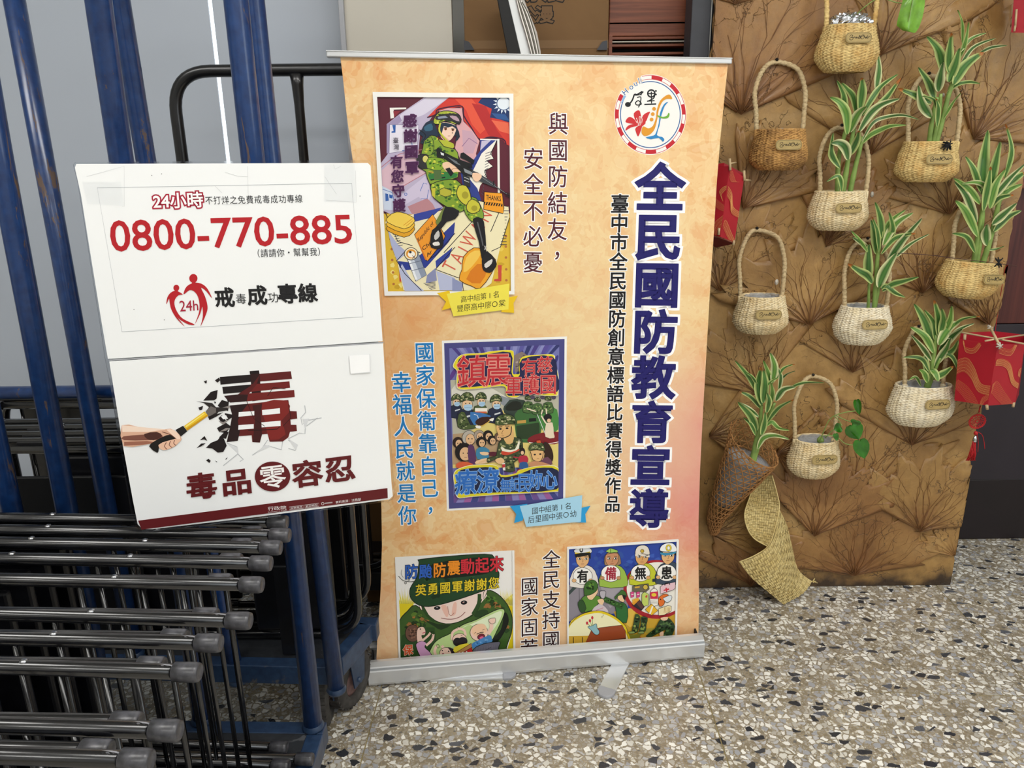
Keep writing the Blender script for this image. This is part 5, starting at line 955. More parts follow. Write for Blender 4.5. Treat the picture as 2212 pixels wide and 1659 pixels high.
# ================================================================ white notice standing on the chairs
SP = Plane(PY(285, 1100, .992), PY(838, 1080, 1.094), PY(285, 1100, .992)+V((0, 0, 1)))
sb = SP(560, 1120); 
notice = empty('white_notice', V((sb.x, sb.y, sb.z-.02)), 'white laminated notice with a large red telephone number, standing on the black chairs', 'notice')
def sheet(pts, o0, o1, name, mat, par=notice, sm=0, label=None):
    q = pts if not sm else [(p.x, p.y) for p in smooth_pts([(a, b, 0) for a, b in pts], sm, True)]; k = len(q)
    fr = [SP(x, y, o0) for x, y in q]; bk = [SP(x, y, o1) for x, y in q]; tr = tessellate_polygon([[V((x, y, 0)) for x, y in q]])
    m = MB(); m.add(fr+bk, [tuple(t) for t in tr]+[tuple(k+i for i in reversed(t)) for t in tr]+[(i, (i+1) % k, k+(i+1) % k, k+i) for i in range(k)], smooth=False); return m.build(name, mat, par, label=label)
MATS['paper'] = None
m_ = plain('paper', '#eef0f1', .3, 0, .012, 6, Coat_Weight=.25, Coat_Roughness=.12)
OUT = [(163, 350), (480, 348), (798, 346), (804, 352), (812, 440), (822, 600), (830, 738), (838, 860), (846, 980), (852, 1068), (848, 1078), (838, 1083), (700, 1101), (520, 1125), (330, 1147), (306, 1147), (293, 1136), (282, 1090), (268, 1010), (252, 920), (238, 830), (226, 770), (216, 700), (200, 600), (182, 480), (167, 390), (158, 356)]
sheet(OUT, .001, -.0015, 'laminate_pocket', 'clear_film')
bk = [(180, 362), (790, 360), (818, 740), (838, 1070), (318, 1135), (290, 1050), (236, 770)]
sheet(bk, -.0022, -.0045, 'backing_board', 'white_trim')
UP = [(166, 354), (794, 352), (800, 358), (812, 540), (826, 736), (500, 758), (234, 774), (222, 705), (200, 570), (176, 420), (163, 362)]
LO = [(237, 780), (520, 761), (827, 741), (836, 900), (845, 1040), (848, 1070), (840, 1077), (700, 1096), (520, 1119), (330, 1141), (308, 1141), (298, 1130), (288, 1080), (266, 960), (250, 860)]
us = sheet(UP, .0030, .0012, 'upper_sheet', 'paper'); ls = sheet(LO, .0030, .0012, 'lower_sheet', 'paper')
sheet([(236, 776), (828, 738), (828, 740.5), (236, 778.5)], .0024, .0012, 'sheet_joint', 'grey_plastic')
for q in ([(216, 700), (226, 702), (231, 728), (221, 726)], [(700, 355), (765, 353), (768, 436), (700, 436)], [(178, 392), (262, 392), (268, 445), (190, 440)]): 
    MB().add([SP(x, y, .0032) for x, y in q], [(0, 1, 2, 3)], smooth=False).build('tape', 'clear_film', notice)
A = Art(SP, (160, 340), 3.16, base=205); A.lay = 205; RD = '#b01c26'; CR = '#a31f38'
A.line('#9aa0a6', 2.6, [(162, 207), (1893, 175), (1970, 1085), (330, 1187)], 0, True)
for q in ([(90, 130), (345, 60), (345, 335), (330, 332)], [(1030, 100), (1120, 128), (1185, 130)], [(965, 196), (1010, 240)], [(1710, 130), (1790, 250)], [(1720, 290), (1925, 305), (1920, 90)], [(1186, 60), (1190, 320), (1010, 322)], [(1820, 60), (1780, 80), (1770, 50)]): A.line('#c9ccce', 2, q, step=False)
A.lay += 1
A.quad('24小時', [(540, 246), (874, 234), (884, 338), (548, 350)], '#f6f4f4', .02, out=.105, oc=CR)
A.run('不打烊之免費戒毒成功專線', (922, 292), (1533, 281), 53, 60, '#26262a', -.002, slope=-.03, lean=-.1)
A.quad('0800-770-885', [(244, 432), (1884, 390), (1897, 582), (262, 640)], RD, .012)
A.run('（請請你・幫幫我）', (1243, 653), (1688, 641), 54, 60, '#26262a', 0, slope=-.03, lean=-.08)
A.ell(RD, (700, 888), 20, 22); A.ell(RD, (816, 823), 28, 30); A.fill(RD, [(692, 900), (712, 900), (708, 925), (696, 925)]); A.fill(RD, [(808, 845), (830, 845), (834, 865), (804, 868)])
A.fill(RD, [(633, 1000), (638, 955), (662, 920), (700, 908), (744, 932), (715, 938), (692, 965), (687, 1000), (705, 1050), (745, 1098), (825, 1137), (785, 1137), (730, 1108), (704, 1085), (757, 1150), (705, 1100), (668, 1040), (655, 990), (650, 962)], 3)
A.fill(RD, [(750, 932), (762, 890), (790, 864), (835, 852), (880, 864), (915, 898), (942, 958), (905, 912), (868, 887), (895, 945), (912, 1010), (905, 1060), (865, 1150), (880, 1085), (877, 1015), (862, 1065), (826, 1135), (853, 1060), (858, 1000), (846, 945), (822, 913), (790, 903)], 3)
A.quad('24h', [(720, 976), (846, 972), (850, 1040), (726, 1048)], CR, .005)
for ch, x, y, s_, b in (('戒', 1028, 952, 138, .03), ('毒', 1140, 962, 76, .0), ('成', 1250, 938, 138, .03), ('功', 1358, 952, 76, .0), ('專', 1457, 927, 138, .03), ('線', 1594, 922, 134, .03)): A.run(ch, (x, y), (x, y), s_, s_, '#1b1b1e', b, slope=-.04, lean=-.1)
for p in ((600, 112), (1950, 263), (412, 1035), (533, 122), (618, 1105)): A.ell('#8b8d90', p, 3.5)
A.build('upper_print', 'print_paper', notice)
# lower sheet print (scale 3.3515, origin 220,740)
A = Art(SP, (220, 740), 3.3515); A.lay = 205; f_ = A.fill; DR = '#5c171b'; DK = '#1c1517'; K = '#1c1517'
for q in ([(905, 720), (980, 750), (985, 800), (880, 885)], [(985, 800), (1025, 840), (1000, 855)], [(1200, 700), (1160, 760), (1090, 810)], [(1350, 690), (1430, 650), (1470, 655), (1475, 560), (1500, 550)], [(1475, 560), (1450, 590), (1440, 540), (1475, 500), (1468, 450)], [(1480, 600), (1560, 540)], [(1480, 560), (1590, 540)], [(1350, 700), (1410, 740), (1400, 775), (1350, 760)], [(1200, 740), (1300, 770), (1310, 700)]): A.line('#b9bcc0', 6, q, step=False)
A.lay += 1
for q in ([(905, 722), (985, 755), (990, 800)], [(1120, 790), (1180, 735), (1225, 745)], [(1452, 550), (1500, 545), (1470, 620)], [(1350, 690), (1420, 735), (1405, 775)]): f_('#d3d5d8', q, step=False)
A.lay += 1
f_(DK, [(1070, 202), (1138, 197), (1142, 222), (1073, 226)]); f_(DK, [(855, 244), (1145, 222), (1130, 275), (860, 300)]); f_('#5a1b1c', [(1140, 222), (1368, 203), (1376, 258), (1110, 280)]); f_('#2c1416', [(1075, 224), (1142, 220), (1156, 410), (1090, 420)]); f_(DK, [(873, 316), (1090, 298), (1088, 350), (880, 366)]); f_('#6b1f1e', [(1080, 298), (1358, 276), (1362, 322), (1075, 352)])
f_('#2c1416', [(885, 380), (1080, 362), (1075, 418), (930, 430), (905, 405)]); f_('#6b1f1e', [(1060, 364), (1392, 338), (1396, 389), (1050, 420)]); f_('#551a1b', [(985, 370), (1090, 300), (1145, 225), (1120, 300), (1060, 372)])
f_('#5d1b1b', [(925, 450), (1350, 410), (1362, 490), (1410, 492), (1414, 545), (1365, 552), (1368, 590), (1408, 590), (1412, 635), (1362, 640), (1350, 680), (1310, 710), (1215, 712), (1200, 655), (1150, 660), (1145, 718), (1090, 715), (1085, 665), (990, 672), (985, 705), (905, 715), (930, 600), (945, 520)])
f_('#241416', [(925, 450), (1060, 438), (1010, 500), (985, 560), (1000, 640), (985, 705), (905, 715), (930, 600), (945, 520)]); f_('#7a2320', [(1160, 430), (1340, 415), (1355, 500), (1300, 560), (1330, 660), (1220, 700), (1180, 560)], 2)
f_('#3c1618', [(1090, 450), (1160, 440), (1150, 520), (1160, 660), (1145, 716), (1092, 714), (1110, 560)])
for q in ([(992, 498), (1104, 490), (1104, 521), (990, 531)], [(1160, 483), (1289, 469), (1290, 508), (1162, 520)], [(990, 592), (1100, 584), (1100, 617), (988, 625)], [(1155, 572), (1294, 560), (1294, 598), (1157, 608)]): f_('#eceeef', q)
A.line('#170d0e', 5, [(1290, 600), (1270, 620), (1150, 628), (1060, 630)]); A.line('#2a0f10', 4, [(1350, 440), (1368, 540), (1310, 600)]); A.line('#2a0f10', 4, [(1050, 420), (1100, 545), (1180, 600)]); A.line('#2a0f10', 4, [(1200, 380), (1240, 320), (1330, 330)])
for q in ([(735, 415), (790, 352), (840, 338), (832, 400), (815, 412)], [(740, 275), (762, 268), (760, 290), (750, 290)], [(820, 268), (850, 248), (858, 268), (838, 285)], [(700, 465), (735, 452), (728, 480), (710, 485)], [(840, 450), (870, 410), (920, 425), (915, 490), (860, 470)], [(905, 400), (925, 420), (915, 430)], [(845, 540), (870, 520), (900, 560), (870, 580)], [(890, 505), (945, 515), (955, 530), (905, 560)], [(835, 612), (900, 575), (935, 600), (900, 650), (850, 640)], [(850, 680), (890, 640), (920, 640), (900, 690)], [(755, 755), (790, 720), (840, 700), (860, 672), (885, 690), (905, 740), (880, 785), (840, 790), (800, 760)], [(712, 700), (745, 670), (765, 705), (740, 695)], [(687, 758), (720, 725), (755, 722), (720, 745)], [(755, 845), (775, 835), (790, 850), (780, 865)], [(822, 845), (840, 860), (830, 858)], [(893, 840), (912, 822), (905, 838)], [(812, 420), (830, 425), (820, 438)]): f_(DK, q, step=False)
A.lay += 1
for q in ([(850, 640), (900, 612), (930, 612), (900, 632)], [(845, 560), (880, 570), (930, 545), (880, 590)], [(720, 752), (750, 728), (735, 742)], [(850, 470), (930, 450), (925, 470)]): f_('#8d8683', q, step=False)
f_('#eceeef', [(862, 528), (900, 520), (915, 545), (880, 550)]); A.lay += 1
# hammer and hand
f_('#2b2625', [(683, 419), (800, 432), (828, 462), (910, 466), (902, 486), (846, 496), (828, 520), (775, 532), (752, 494), (778, 462), (740, 432)]); f_('#6a6461', [(752, 494), (790, 455), (828, 470), (828, 500), (775, 532)]); f_(K, [(770, 530), (820, 515), (880, 500), (830, 530), (780, 555)])
f_('#e8bf28', [(597, 598), (745, 492), (772, 524), (620, 632)]); f_('#c7941c', [(610, 618), (765, 515), (772, 524), (620, 632)]); f_('#f2e07c', [(605, 600), (742, 502), (746, 508), (612, 608)]); f_('#1d1b1c', [(535, 626), (590, 596), (620, 636), (572, 675)])
f_('#d9ad93', [(148, 592), (260, 602), (330, 612), (430, 625), (500, 617), (555, 650), (580, 692), (560, 716), (530, 745), (470, 770), (430, 765), (410, 722), (300, 735), (160, 742)], 2); f_('#f0d8c6', [(150, 592), (300, 606), (470, 622), (340, 640), (152, 640)], 1); f_('#7d4f42', [(160, 672), (300, 660), (420, 650), (440, 690), (340, 700), (165, 700)], 2); f_('#4a2a24', [(310, 655), (400, 640), (440, 670), (380, 700), (330, 690)], 2); f_('#9a6552', [(165, 712), (330, 705), (400, 716), (300, 733), (165, 740)], 1)
f_('#1b1918', [(345, 745), (385, 706), (470, 664), (520, 664), (532, 690), (440, 716), (415, 760), (405, 792)], 2); f_('#e6bba0', [(412, 735), (460, 710), (520, 695), (575, 690), (565, 712), (520, 745), (470, 770), (430, 766)], 2); f_('#f3d6c2', [(470, 622), (520, 625), (560, 660), (570, 690), (540, 690), (500, 650)], 2)
for q in ([(470, 716), (455, 745), (475, 765)], [(500, 706), (490, 735), (510, 752)], [(530, 700), (522, 722), (540, 738)], [(440, 640), (500, 660), (540, 690)]): A.line('#6a3c30', 5, q, 2, step=False)
A.lay += 1
for ch, x, y in (('毒', 722, 1030), ('品', 975, 1000), ('容', 1487, 940), ('忍', 1720, 906)): A.run(ch, (x, y), (x, y), 226, 196, DR, .03, slope=-.125, lean=-.1)
A.ell(DR, (1236, 962), 128, 108, 0, 40); A.run('零', (1236, 962), (1236, 962), 196, 176, '#f1efee', .012, slope=-.12, lean=-.1)
f_(DR, [(266, 1280), (2065, 1046), (2067, 1118), (290, 1345)])
A.quad('行政院', [(1200, 1180), (1334, 1172), (1336, 1200), (1203, 1208)], '#eceaea', .0); A.quad('Executive Yuan', [(1203, 1216), (1338, 1200), (1339, 1207), (1204, 1223)], '#cfcaca', .0)
for q, s_ in (([(1356, 1182), (1458, 1169), (1460, 1190), (1358, 1203)], '政策廣告'), ([(1466, 1168), (1568, 1154), (1570, 1176), (1468, 1189)], '歡迎轉貼')): A.line('#cfcaca', 2.5, q, 0, True); A.quad(s_, [(q[0][0]+8, q[0][1]+4), (q[1][0]-8, q[1][1]+4), (q[2][0]-8, q[2][1]-4), (q[3][0]+8, q[3][1]-4)], '#d8d4d4')
A.ell(None, (1598, 1158), 9, lc='#d8d4d4', wd=3); A.line('#a89c9c', 9, [(1612, 1156), (1668, 1149)]); A.quad('資料來源：法務部', [(1690, 1139), (1872, 1116), (1874, 1136), (1692, 1158)], '#e6e2e2')
f_('#dcdee0', [(1787, 92), (1940, 78), (1942, 212), (1798, 222)]); f_('#f4f5f6', [(1790, 90), (1934, 80), (1938, 206), (1800, 218)])
A.build('lower_print', 'print_paper', notice)
# ================================================================ leaf-covered board
YB = 1.905
bx0, bx1 = PY(1543, 0, YB).x, 1.2295; BT = 1.72
board = empty('leaf_board', ((bx0+bx1)/2, YB+.02, 0), 'tall board covered with brown dried lotus leaves, standing on the floor right of the banner', 'board')
rnd = random.Random(11)
def ragged():
    m = MB(); zs = [i*BT/90 for i in range(91)]; L = []; Rr = []
    for z in zs:
        L.append(bx0+rnd.uniform(-.003, .003)+.003*math.sin(z*31)); Rr.append(bx1+rnd.uniform(-.003, .003)+.003*math.sin(z*23+1))
    n = len(zs); vs = []
    for y in (YB, YB+.006): vs += [V((L[i], y, max(zs[i], .001))) for i in range(n)]+[V((Rr[i], y, max(zs[i], .001))) for i in range(n)]
    fs = [(i, n+i, n+i+1, i+1) for i in range(n-1)]+[(2*n+i, 2*n+i+1, 3*n+i+1, 3*n+i) for i in range(n-1)]+[(i, i+1, 2*n+i+1, 2*n+i) for i in range(n-1)]+[(n+i, 3*n+i, 3*n+i+1, n+i+1) for i in range(n-1)]
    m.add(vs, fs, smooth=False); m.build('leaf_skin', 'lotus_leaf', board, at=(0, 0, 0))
ragged()
box('back_panel', ((bx0+bx1)/2, YB+.026, BT/2+.001), (bx1-bx0-.012, .03, BT), 'dark_grey_paint', board)
box('side_post', (bx0-.024, YB+.05, BT/2+.001), (.044, .07, BT), 'dark_grey_paint', board)
LV = [(1587, 11, .16, 15, 165), (1895, 121, .30, 20, 120), (2141, 149, .30, 40, 165), (1598, 248, .46, 22, 150), (1880, 334, .34, 30, 150), (2098, 301, .34, -5, 115), (2046, 462, .22, 40, 165), (1781, 530, .22, 10, 120), (1602, 450, .20, 12, 100), (1554, 628, .26, 30, 150), (1990, 632, .24, 30, 160), (1745, 700, .27, 28, 165),
      (1839, 803, .26, 25, 150), (1635, 848, .24, 55, 170), (2130, 700, .16, 60, 150), (1965, 959, .30, 20, 150), (1674, 975, .16, -60, 50), (1530, 940, .20, -40, 60), (1847, 1066, .30, 8, 120), (1755, 1153, .26, 22, 135), (1982, 1143, .25, 5, 150), (1535, 1150, .18, -30, 70), (1843, 1240, .26, 8, 172), (1620, 1262, .2, 20, 150), (2062, 1200, .12, 60, 170)]
order = list(range(len(LV))); random.Random(5).shuffle(order)
for rank, i in enumerate(order):
    px, py, Rl, a0, a1 = LV[i]; c = PY(px, py, YB); r_ = random.Random(100+i); NA, NR = 44, 12; ph = r_.uniform(0, 9); base_y = -.0012-.00035*rank
    rim_r = [Rl*(.82+.10*math.sin(k*.9+ph)+.07*math.sin(k*2.3+ph*2)+.05*r_.random()) for k in range(NA+1)]
    vs = []; cs = []; nv = r_.randint(9, 13)
    for j in range(NR+1):
        for k in range(NA+1):
            a = math.radians(a0+(a1-a0)*k/NA); t = .03+.97*j/NR; r = rim_r[k]*t
            x = min(max(c.x+r*math.cos(a), bx0+.001), bx1-.001); z = min(max(c.z+r*math.sin(a), .004), BT-.002)
            w_ = abs(math.sin(math.pi*nv*k/NA)); rel = .0035*(1-t)*w_+.0016*noise.noise(V((x*22, z*22, i)))+(.0022 if j == NR else 0)*(r_.random())
            vs.append(V((x, YB+base_y-rel-.0012*math.sin(t*3), z))); dk = max(0, 1-t*2.2)*.8+(.35 if (k < 2 or k > NA-2) else 0)+(.25 if j == NR else 0)
            cs.append((min(1, dk+(.25*(1-t) if w_ < .4 else 0)), 0, 0.001))
    W_ = NA+1; nb = len(vs); vs += [V((v.x, YB-.0002, v.z)) for v in vs]; cs += cs[:]
    fs = [(j*W_+k, j*W_+k+1, (j+1)*W_+k+1, (j+1)*W_+k) for j in range(NR) for k in range(NA)]
    ring = [k for k in range(W_)]+[j*W_+NA for j in range(1, NR+1)]+[NR*W_+k for k in range(NA-1, -1, -1)]+[j*W_ for j in range(NR-1, 0, -1)]
    fs += [(ring[q], ring[(q+1) % len(ring)], nb+ring[(q+1) % len(ring)], nb+ring[q]) for q in range(len(ring))]
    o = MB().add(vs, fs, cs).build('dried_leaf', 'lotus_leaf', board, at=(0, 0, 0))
    m = MB(); nvein = int((a1-a0)/10)+2
    for q in range(nvein):
        a = math.radians(a0+(a1-a0)*(q+.5)/nvein+r_.uniform(-3, 3)); L = Rl*r_.uniform(.62, .86)
        def vein(p, a, L, r0, depth):
            pts = []; n = 9; 
            for s in range(n+1):
                t = s/n; d = L*t; aa = a+.09*math.sin(t*8+ph+q*2)+.04*r_.uniform(-1, 1)
                x = p[0]+d*math.cos(aa); z = p[1]+d*math.sin(aa)
                if not (bx0+.002 < x < bx1-.002 and .005 < z < BT-.003): break
                pts.append(V((x, YB+base_y-.0036*(1-t)*(1 if depth == 0 else .5)-.0016, z)))
            if len(pts) > 2: m.tube(pts, [r0*(1-.75*s/n) for s in range(len(pts))], 5, flat=.7)
            if depth < 2 and len(pts) > 6:
                e = pts[4]; vein((e.x, e.z), a+r_.choice((-1, 1))*r_.uniform(.18, .34), L*.42, r0*.55, depth+1)
                if r_.random() < .3: e = pts[6]; vein((e.x, e.z), a+r_.choice((-1, 1))*r_.uniform(.3, .6), L*.25, r0*.4, depth+1)
        vein((c.x, c.z), a, L, .00095, 0)
    if m.v: m.build('leaf_veins', 'leaf_vein', o, at=(0, 0, 0))
# ================================================================ hanging baskets
SCR = [(-.46, .1), (-.38, .34), (-.30, .2), (-.42, -.05), (-.44, -.25), (-.32, -.28), (-.28, -.05), (-.36, -.02), (-.24, 0), (-.2, .12), (-.16, -.1), (-.11, .1), (-.1, -.12), (-.03, .08), (-.02, -.12), (.04, -.1), (.05, .3), (.02, .1), (.1, .14), (.06, -.12), (.14, .28), (.24, .3), (.26, 0), (.16, -.2), (.1, 0), (.2, .2), (.3, .05), (.33, -.12), (.36, .08), (.39, -.1), (.42, .25), (.4, 0), (.44, -.1), (.48, .1), (.56, .06)]
def basket(cx_, rimy, bely, boty, rimw, belw, apex, tagp, mat, label, tilt=0, hw=None, hx=None, liner='plastic_bag', seed=0, apx=None, openb=False, rope='rope_grey', tagw=56, dome=None):
    Yc = YB-.058; top = PY(cx_, rimy, Yc); ez = PY(cx_, boty, Yc).z; bz = PY(cx_, bely, Yc).z; k = (PY(cx_+100, bely, Yc).x-PY(cx_, bely, Yc).x)/100
    ra, rb = rimw/2*k, belw/2*k; SY = .76 if rb < .062 else .046/rb; Yc = YB-SY*rb-.006
    t = empty('hanging_basket', V((top.x, Yc, ez)), label, 'basket', 'small woven baskets on the leaf board')
    Mt = Matrix.Rotation(tilt, 3, 'Y'); ctr = V((top.x, Yc, top.z))
    def tf(m):
        m.v = [Mt @ (p-ctr)+ctr for p in m.v]; return m
    H = top.z-ez; hb = top.z-bz; r_ = random.Random(seed); NW, NRr = 150, 64; vs = []; cs = []; wl = 38; ro = 17
    for j in range(NRr+1):
        h = j/NRr*H*.985
        if h < hb: u = h/hb; rr = ra+(rb-ra)*(u*u*(3-2*u))**.8
        else: u = (h-hb)/(H-hb); rr = rb*(math.cos(u*1.05)**.75)
        for q in range(NW):
            a = 2*PI*q/NW; w1 = math.sin(a*wl+1.3*math.sin(j/NRr*ro*2*PI)); w2 = math.sin(j/NRr*ro*2*PI+a*wl*.5); lump = .0022*noise.noise(V((math.cos(a)*2.5, math.sin(a)*2.5, j/9+seed)))
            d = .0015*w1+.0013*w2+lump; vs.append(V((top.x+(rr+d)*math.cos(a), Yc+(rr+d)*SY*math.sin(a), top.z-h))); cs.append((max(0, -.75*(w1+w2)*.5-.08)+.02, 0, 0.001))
    fs = [(j*NW+q, j*NW+(q+1) % NW, (j+1)*NW+(q+1) % NW, (j+1)*NW+q) for j in range(NRr) for q in range(NW)]
    if not openb: fs.append(tuple(NRr*NW+q for q in range(NW)))
    b = len(vs)                                   # rim fold and inner wall
    for j, (dr, dz) in enumerate(((-.001, .002), (-.004, .002), (-.006, -.004), (-.004, -.03))):
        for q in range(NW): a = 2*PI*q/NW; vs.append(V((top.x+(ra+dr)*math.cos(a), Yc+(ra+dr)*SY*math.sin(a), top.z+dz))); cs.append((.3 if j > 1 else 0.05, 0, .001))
    for j in range(4): 
        s0 = 0 if j == 0 else b+(j-1)*NW; s1 = b+j*NW
        fs += [(s0+(q+1) % NW, s0+q, s1+q, s1+(q+1) % NW) for q in range(NW)]
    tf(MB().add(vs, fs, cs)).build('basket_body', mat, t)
    if openb: tf(MB().lathe((top.x, Yc, ez+.004), [(rb*.62, -.002), (rb*.64, .0015), (rb*.56, .003), (rb*.54, 0)], 40, sy=SY)).build('base_ring', mat, t)
    # handle
    hw = hw or rimw*.96; hcx = hx or cx_; az = PY(hcx, apex, Yc+.02).z; hr = .0052
    if apex < 0: az = top.z+.16
    ax_ = PY(apx or hcx, max(apex, 0), Yc+.02).x; w2_ = hw/2*k; lft, rgt = top.x+(hcx-cx_)*k-w2_, top.x+(hcx-cx_)*k+w2_
    hh = az-top.z; P = [(lft+.002, top.z-.014, 0), (lft-.001, top.z+hh*.25, .2), (lft-.002, top.z+hh*.55, .5), (lft+w2_*.30, top.z+hh*.86, .8), (ax_, az-hr, 1), (rgt-w2_*.30, top.z+hh*.86, .8), (rgt+.002, top.z+hh*.55, .5), (rgt+.001, top.z+hh*.25, .2), (rgt-.002, top.z-.014, 0)]
    yb = YB-.014; pts = smooth_pts([V((x+r_.uniform(-.001, .001), Yc+(yb-Yc)*u, z)) for x, z, u in P], 16); n = len(pts)
    tf(MB().tube(pts, [hr*(1+.13*math.sin(i*1.9)+.05*r_.random()) for i in range(n)], 10)).build('handle', rope, t)
    for s, p in ((-1, pts[0]), (1, pts[-1])):
        tf(MB().lathe(p+V((0, 0, .004)), [(.0, -.014), (.0066, -.013), (.0068, .01), (.0, .013)], 12)).build('handle_knot', mat, t)
    nz = pts[n//2]; MB().lathe(nz+V((0, -.004, hr)), [(.0, -.004), (.0035, -.002), (.0035, .002), (0, .004)], 10, 'Y').build('nail', 'dark_slot', t)
    # tag
    tx, ty = tagp; p = PY(tx, ty, Yc); dx = max(-.9, min(.9, (p.x-top.x)/rb)); p = PY(tx, ty, Yc-SY*rb*math.sqrt(1-dx*dx)*.98); h_ = top.z-p.z
    rr = ra+(rb-ra)*min(1, max(0, h_/hb))**1.3; dx = max(-.85, min(.85, (p.x-top.x)/rr)); yy = Yc-SY*rr*math.sqrt(1-dx*dx)-.0052; yw = math.asin(dx)*.62; tw, th = tagw*k/2/max(.75, math.cos(yw)), 10.5*k
    slope = math.atan2(rb-ra, hb)*.6
    Mg = Matrix.Translation((p.x, yy, p.z)) @ Matrix.Rotation(yw, 4, 'Z') @ Matrix.Rotation(tilt, 4, 'Y') @ Matrix.Rotation(-slope, 4, 'X')
    cr = th*.85; out = []
    for cx2, cz2, a0 in ((tw-cr, th-cr, 0), (-tw+cr, th-cr, 90), (-tw+cr, -th+cr, 180), (tw-cr, -th+cr, 270)):
        out += [(cx2+cr*math.cos(math.radians(a0+e*22.5)), cz2+cr*math.sin(math.radians(a0+e*22.5))) for e in range(5)]
    m = MB(); k2 = len(out); m.add([Mg @ V((x, 0, z)) for x, z in out]+[Mg @ V((x, -.0022, z)) for x, z in out], [tuple(range(k2)), tuple(range(k2, 2*k2))[::-1]]+[(i, k2+i, k2+(i+1) % k2, (i+1) % k2) for i in range(k2)], smooth=False)
    tg = m.build('name_tag', 'tag_tan', t, bevel=.0004)
    m = MB(); m.tube([Mg @ V((x*tw*1.55, -.0026, z*th*1.5)) for x, z, _ in smooth_pts([(x, z, 0) for x, z in SCR], 4)], .00042, 5); m.tube([Mg @ V((x*tw*.93, -.0024, z*th*.86)) for x, z in [(a/.98, b) for a, b in [(q[0]/tw, q[1]/th) for q in out]]]+[Mg @ V((out[0][0]*.93, -.0024, out[0][1]*.86))], .00025, 4)
    m.build('signature', 'ink_black', tg)
    if liner:
        m = MB(); NP = 40; vs = [V((top.x, Yc, top.z-.012))]; 
        for j, f2 in enumerate((.35, .7, .95, .93)):
            for q in range(NP): a = 2*PI*q/NP; rr = (ra-.007)*f2; vs.append(V((top.x+rr*math.cos(a), Yc+rr*SY*math.sin(a), top.z-(.018, .016, .009, -.0015)[j]+.004*noise.noise(V((rr*90*math.cos(a), rr*90*math.sin(a), seed+j))))))
        fs = [(0, 1+q, 1+(q+1) % NP) for q in range(NP)]+[(1+j*NP+q, 1+(j+1)*NP+q, 1+(j+1)*NP+(q+1) % NP, 1+j*NP+(q+1) % NP) for j in range(3) for q in range(NP)]
        tf(m.add(vs, fs)).build('plastic_liner', liner, t)
    if dome:
        m = MB(); NP = 48; vs = []
        for j in range(13):
            u = j/12*PI/2
            for q in range(NP): a = 2*PI*q/NP; rr = ra*.86*math.cos(u)**.6; z = .030*math.sin(u); d = V((rr*math.cos(a), rr*SY*math.sin(a), z)); d *= 1+.16*noise.noise(V((d.x*160, d.y*160, d.z*160)))+.1*noise.noise(V((d.x*400, d.y*400, d.z*400))); vs.append(d+V((top.x, Yc, top.z-.003)))
        m.add(vs, [(j*NP+q, j*NP+(q+1) % NP, (j+1)*NP+(q+1) % NP, (j+1)*NP+q) for j in range(12) for q in range(NP)], smooth=False); tf(m).build('foil_lid', 'foil', t)
    return t, Yc, top
B = {}
B[1] = basket(1838, 56, 118, 158, 106, 133, -1, (1853, 82), 'straw_gold', 'straw basket topped with crumpled silver foil, cut by the top of the photo', openb=True, hw=104, hx=1840, liner=None, seed=1, rope='straw_gold', dome=True)
B[2] = basket(1688, 280, 342, 369, 102, 121, 127, (1702, 313), 'straw_brown', 'dark brown stained empty straw basket, upper left on the leaf board', hw=102, hx=1686, seed=2, apx=1682, tagw=56)
B[3] = basket(1817, 414, 466, 498, 106, 126, 270, (1831, 449), 'straw_light', 'straw basket holding the long-leaved plant below the foil-topped basket', hw=100, hx=1824, seed=3, liner=None)
B[4] = basket(2012, 307, 366, 394, 108, 132, 157, (2026, 344), 'straw_gold', 'golden straw basket with a black wool knot on its rim, upper right', hw=105, hx=2018, seed=4, apx=2015, liner=None)
B[5] = basket(2102, 566, 612, 644, 106, 130, 423, (2140, 602), 'straw_gold', 'tilted straw basket at the right edge of the leaf board, pierced by a thin wire', hw=86, hx=2102, seed=5, tilt=.075, apx=2100, liner=None)
B[6] = basket(1648, 640, 692, 720, 94, 117, 494, (1659, 679), 'straw_light', 'empty straw basket with a plastic liner, left column above the rattan cone', hw=92, hx=1646, seed=6, apx=1640)
B[7] = basket(1870, 662, 706, 743, 98, 123, 516, (1887, 700), 'straw_white', 'palest cream straw basket with a plant, in the middle of the leaf board', hw=92, hx=1873, seed=7, apx=1880)
B[8] = basket(1998, 832, 884, 918, 118, 140, 707, (2022, 872), 'straw_white', 'widest cream straw basket, beside the red paper lantern', hw=84, hx=1999, seed=8, apx=1992)
B[9] = basket(1764, 950, 1000, 1029, 92, 110, 813, (1779, 991), 'straw_light', 'lowest straw basket, with trailing heart-shaped leaves', hw=86, hx=1762, seed=9, apx=1762)
t = B[4][0]; p = PY(2045, 315, B[4][1]-.045)
m = MB(); r_ = random.Random(3)
for i in range(16): a = V((r_.uniform(-.012, .012), r_.uniform(-.004, .004), r_.uniform(-.012, .012))); m.tube(smooth_pts([p+a, p+a*.2+V((.002, -.004, .003)), p-a*.9], 4), .0014, 6)
m.build('yarn_knot', 'black_yarn', t)
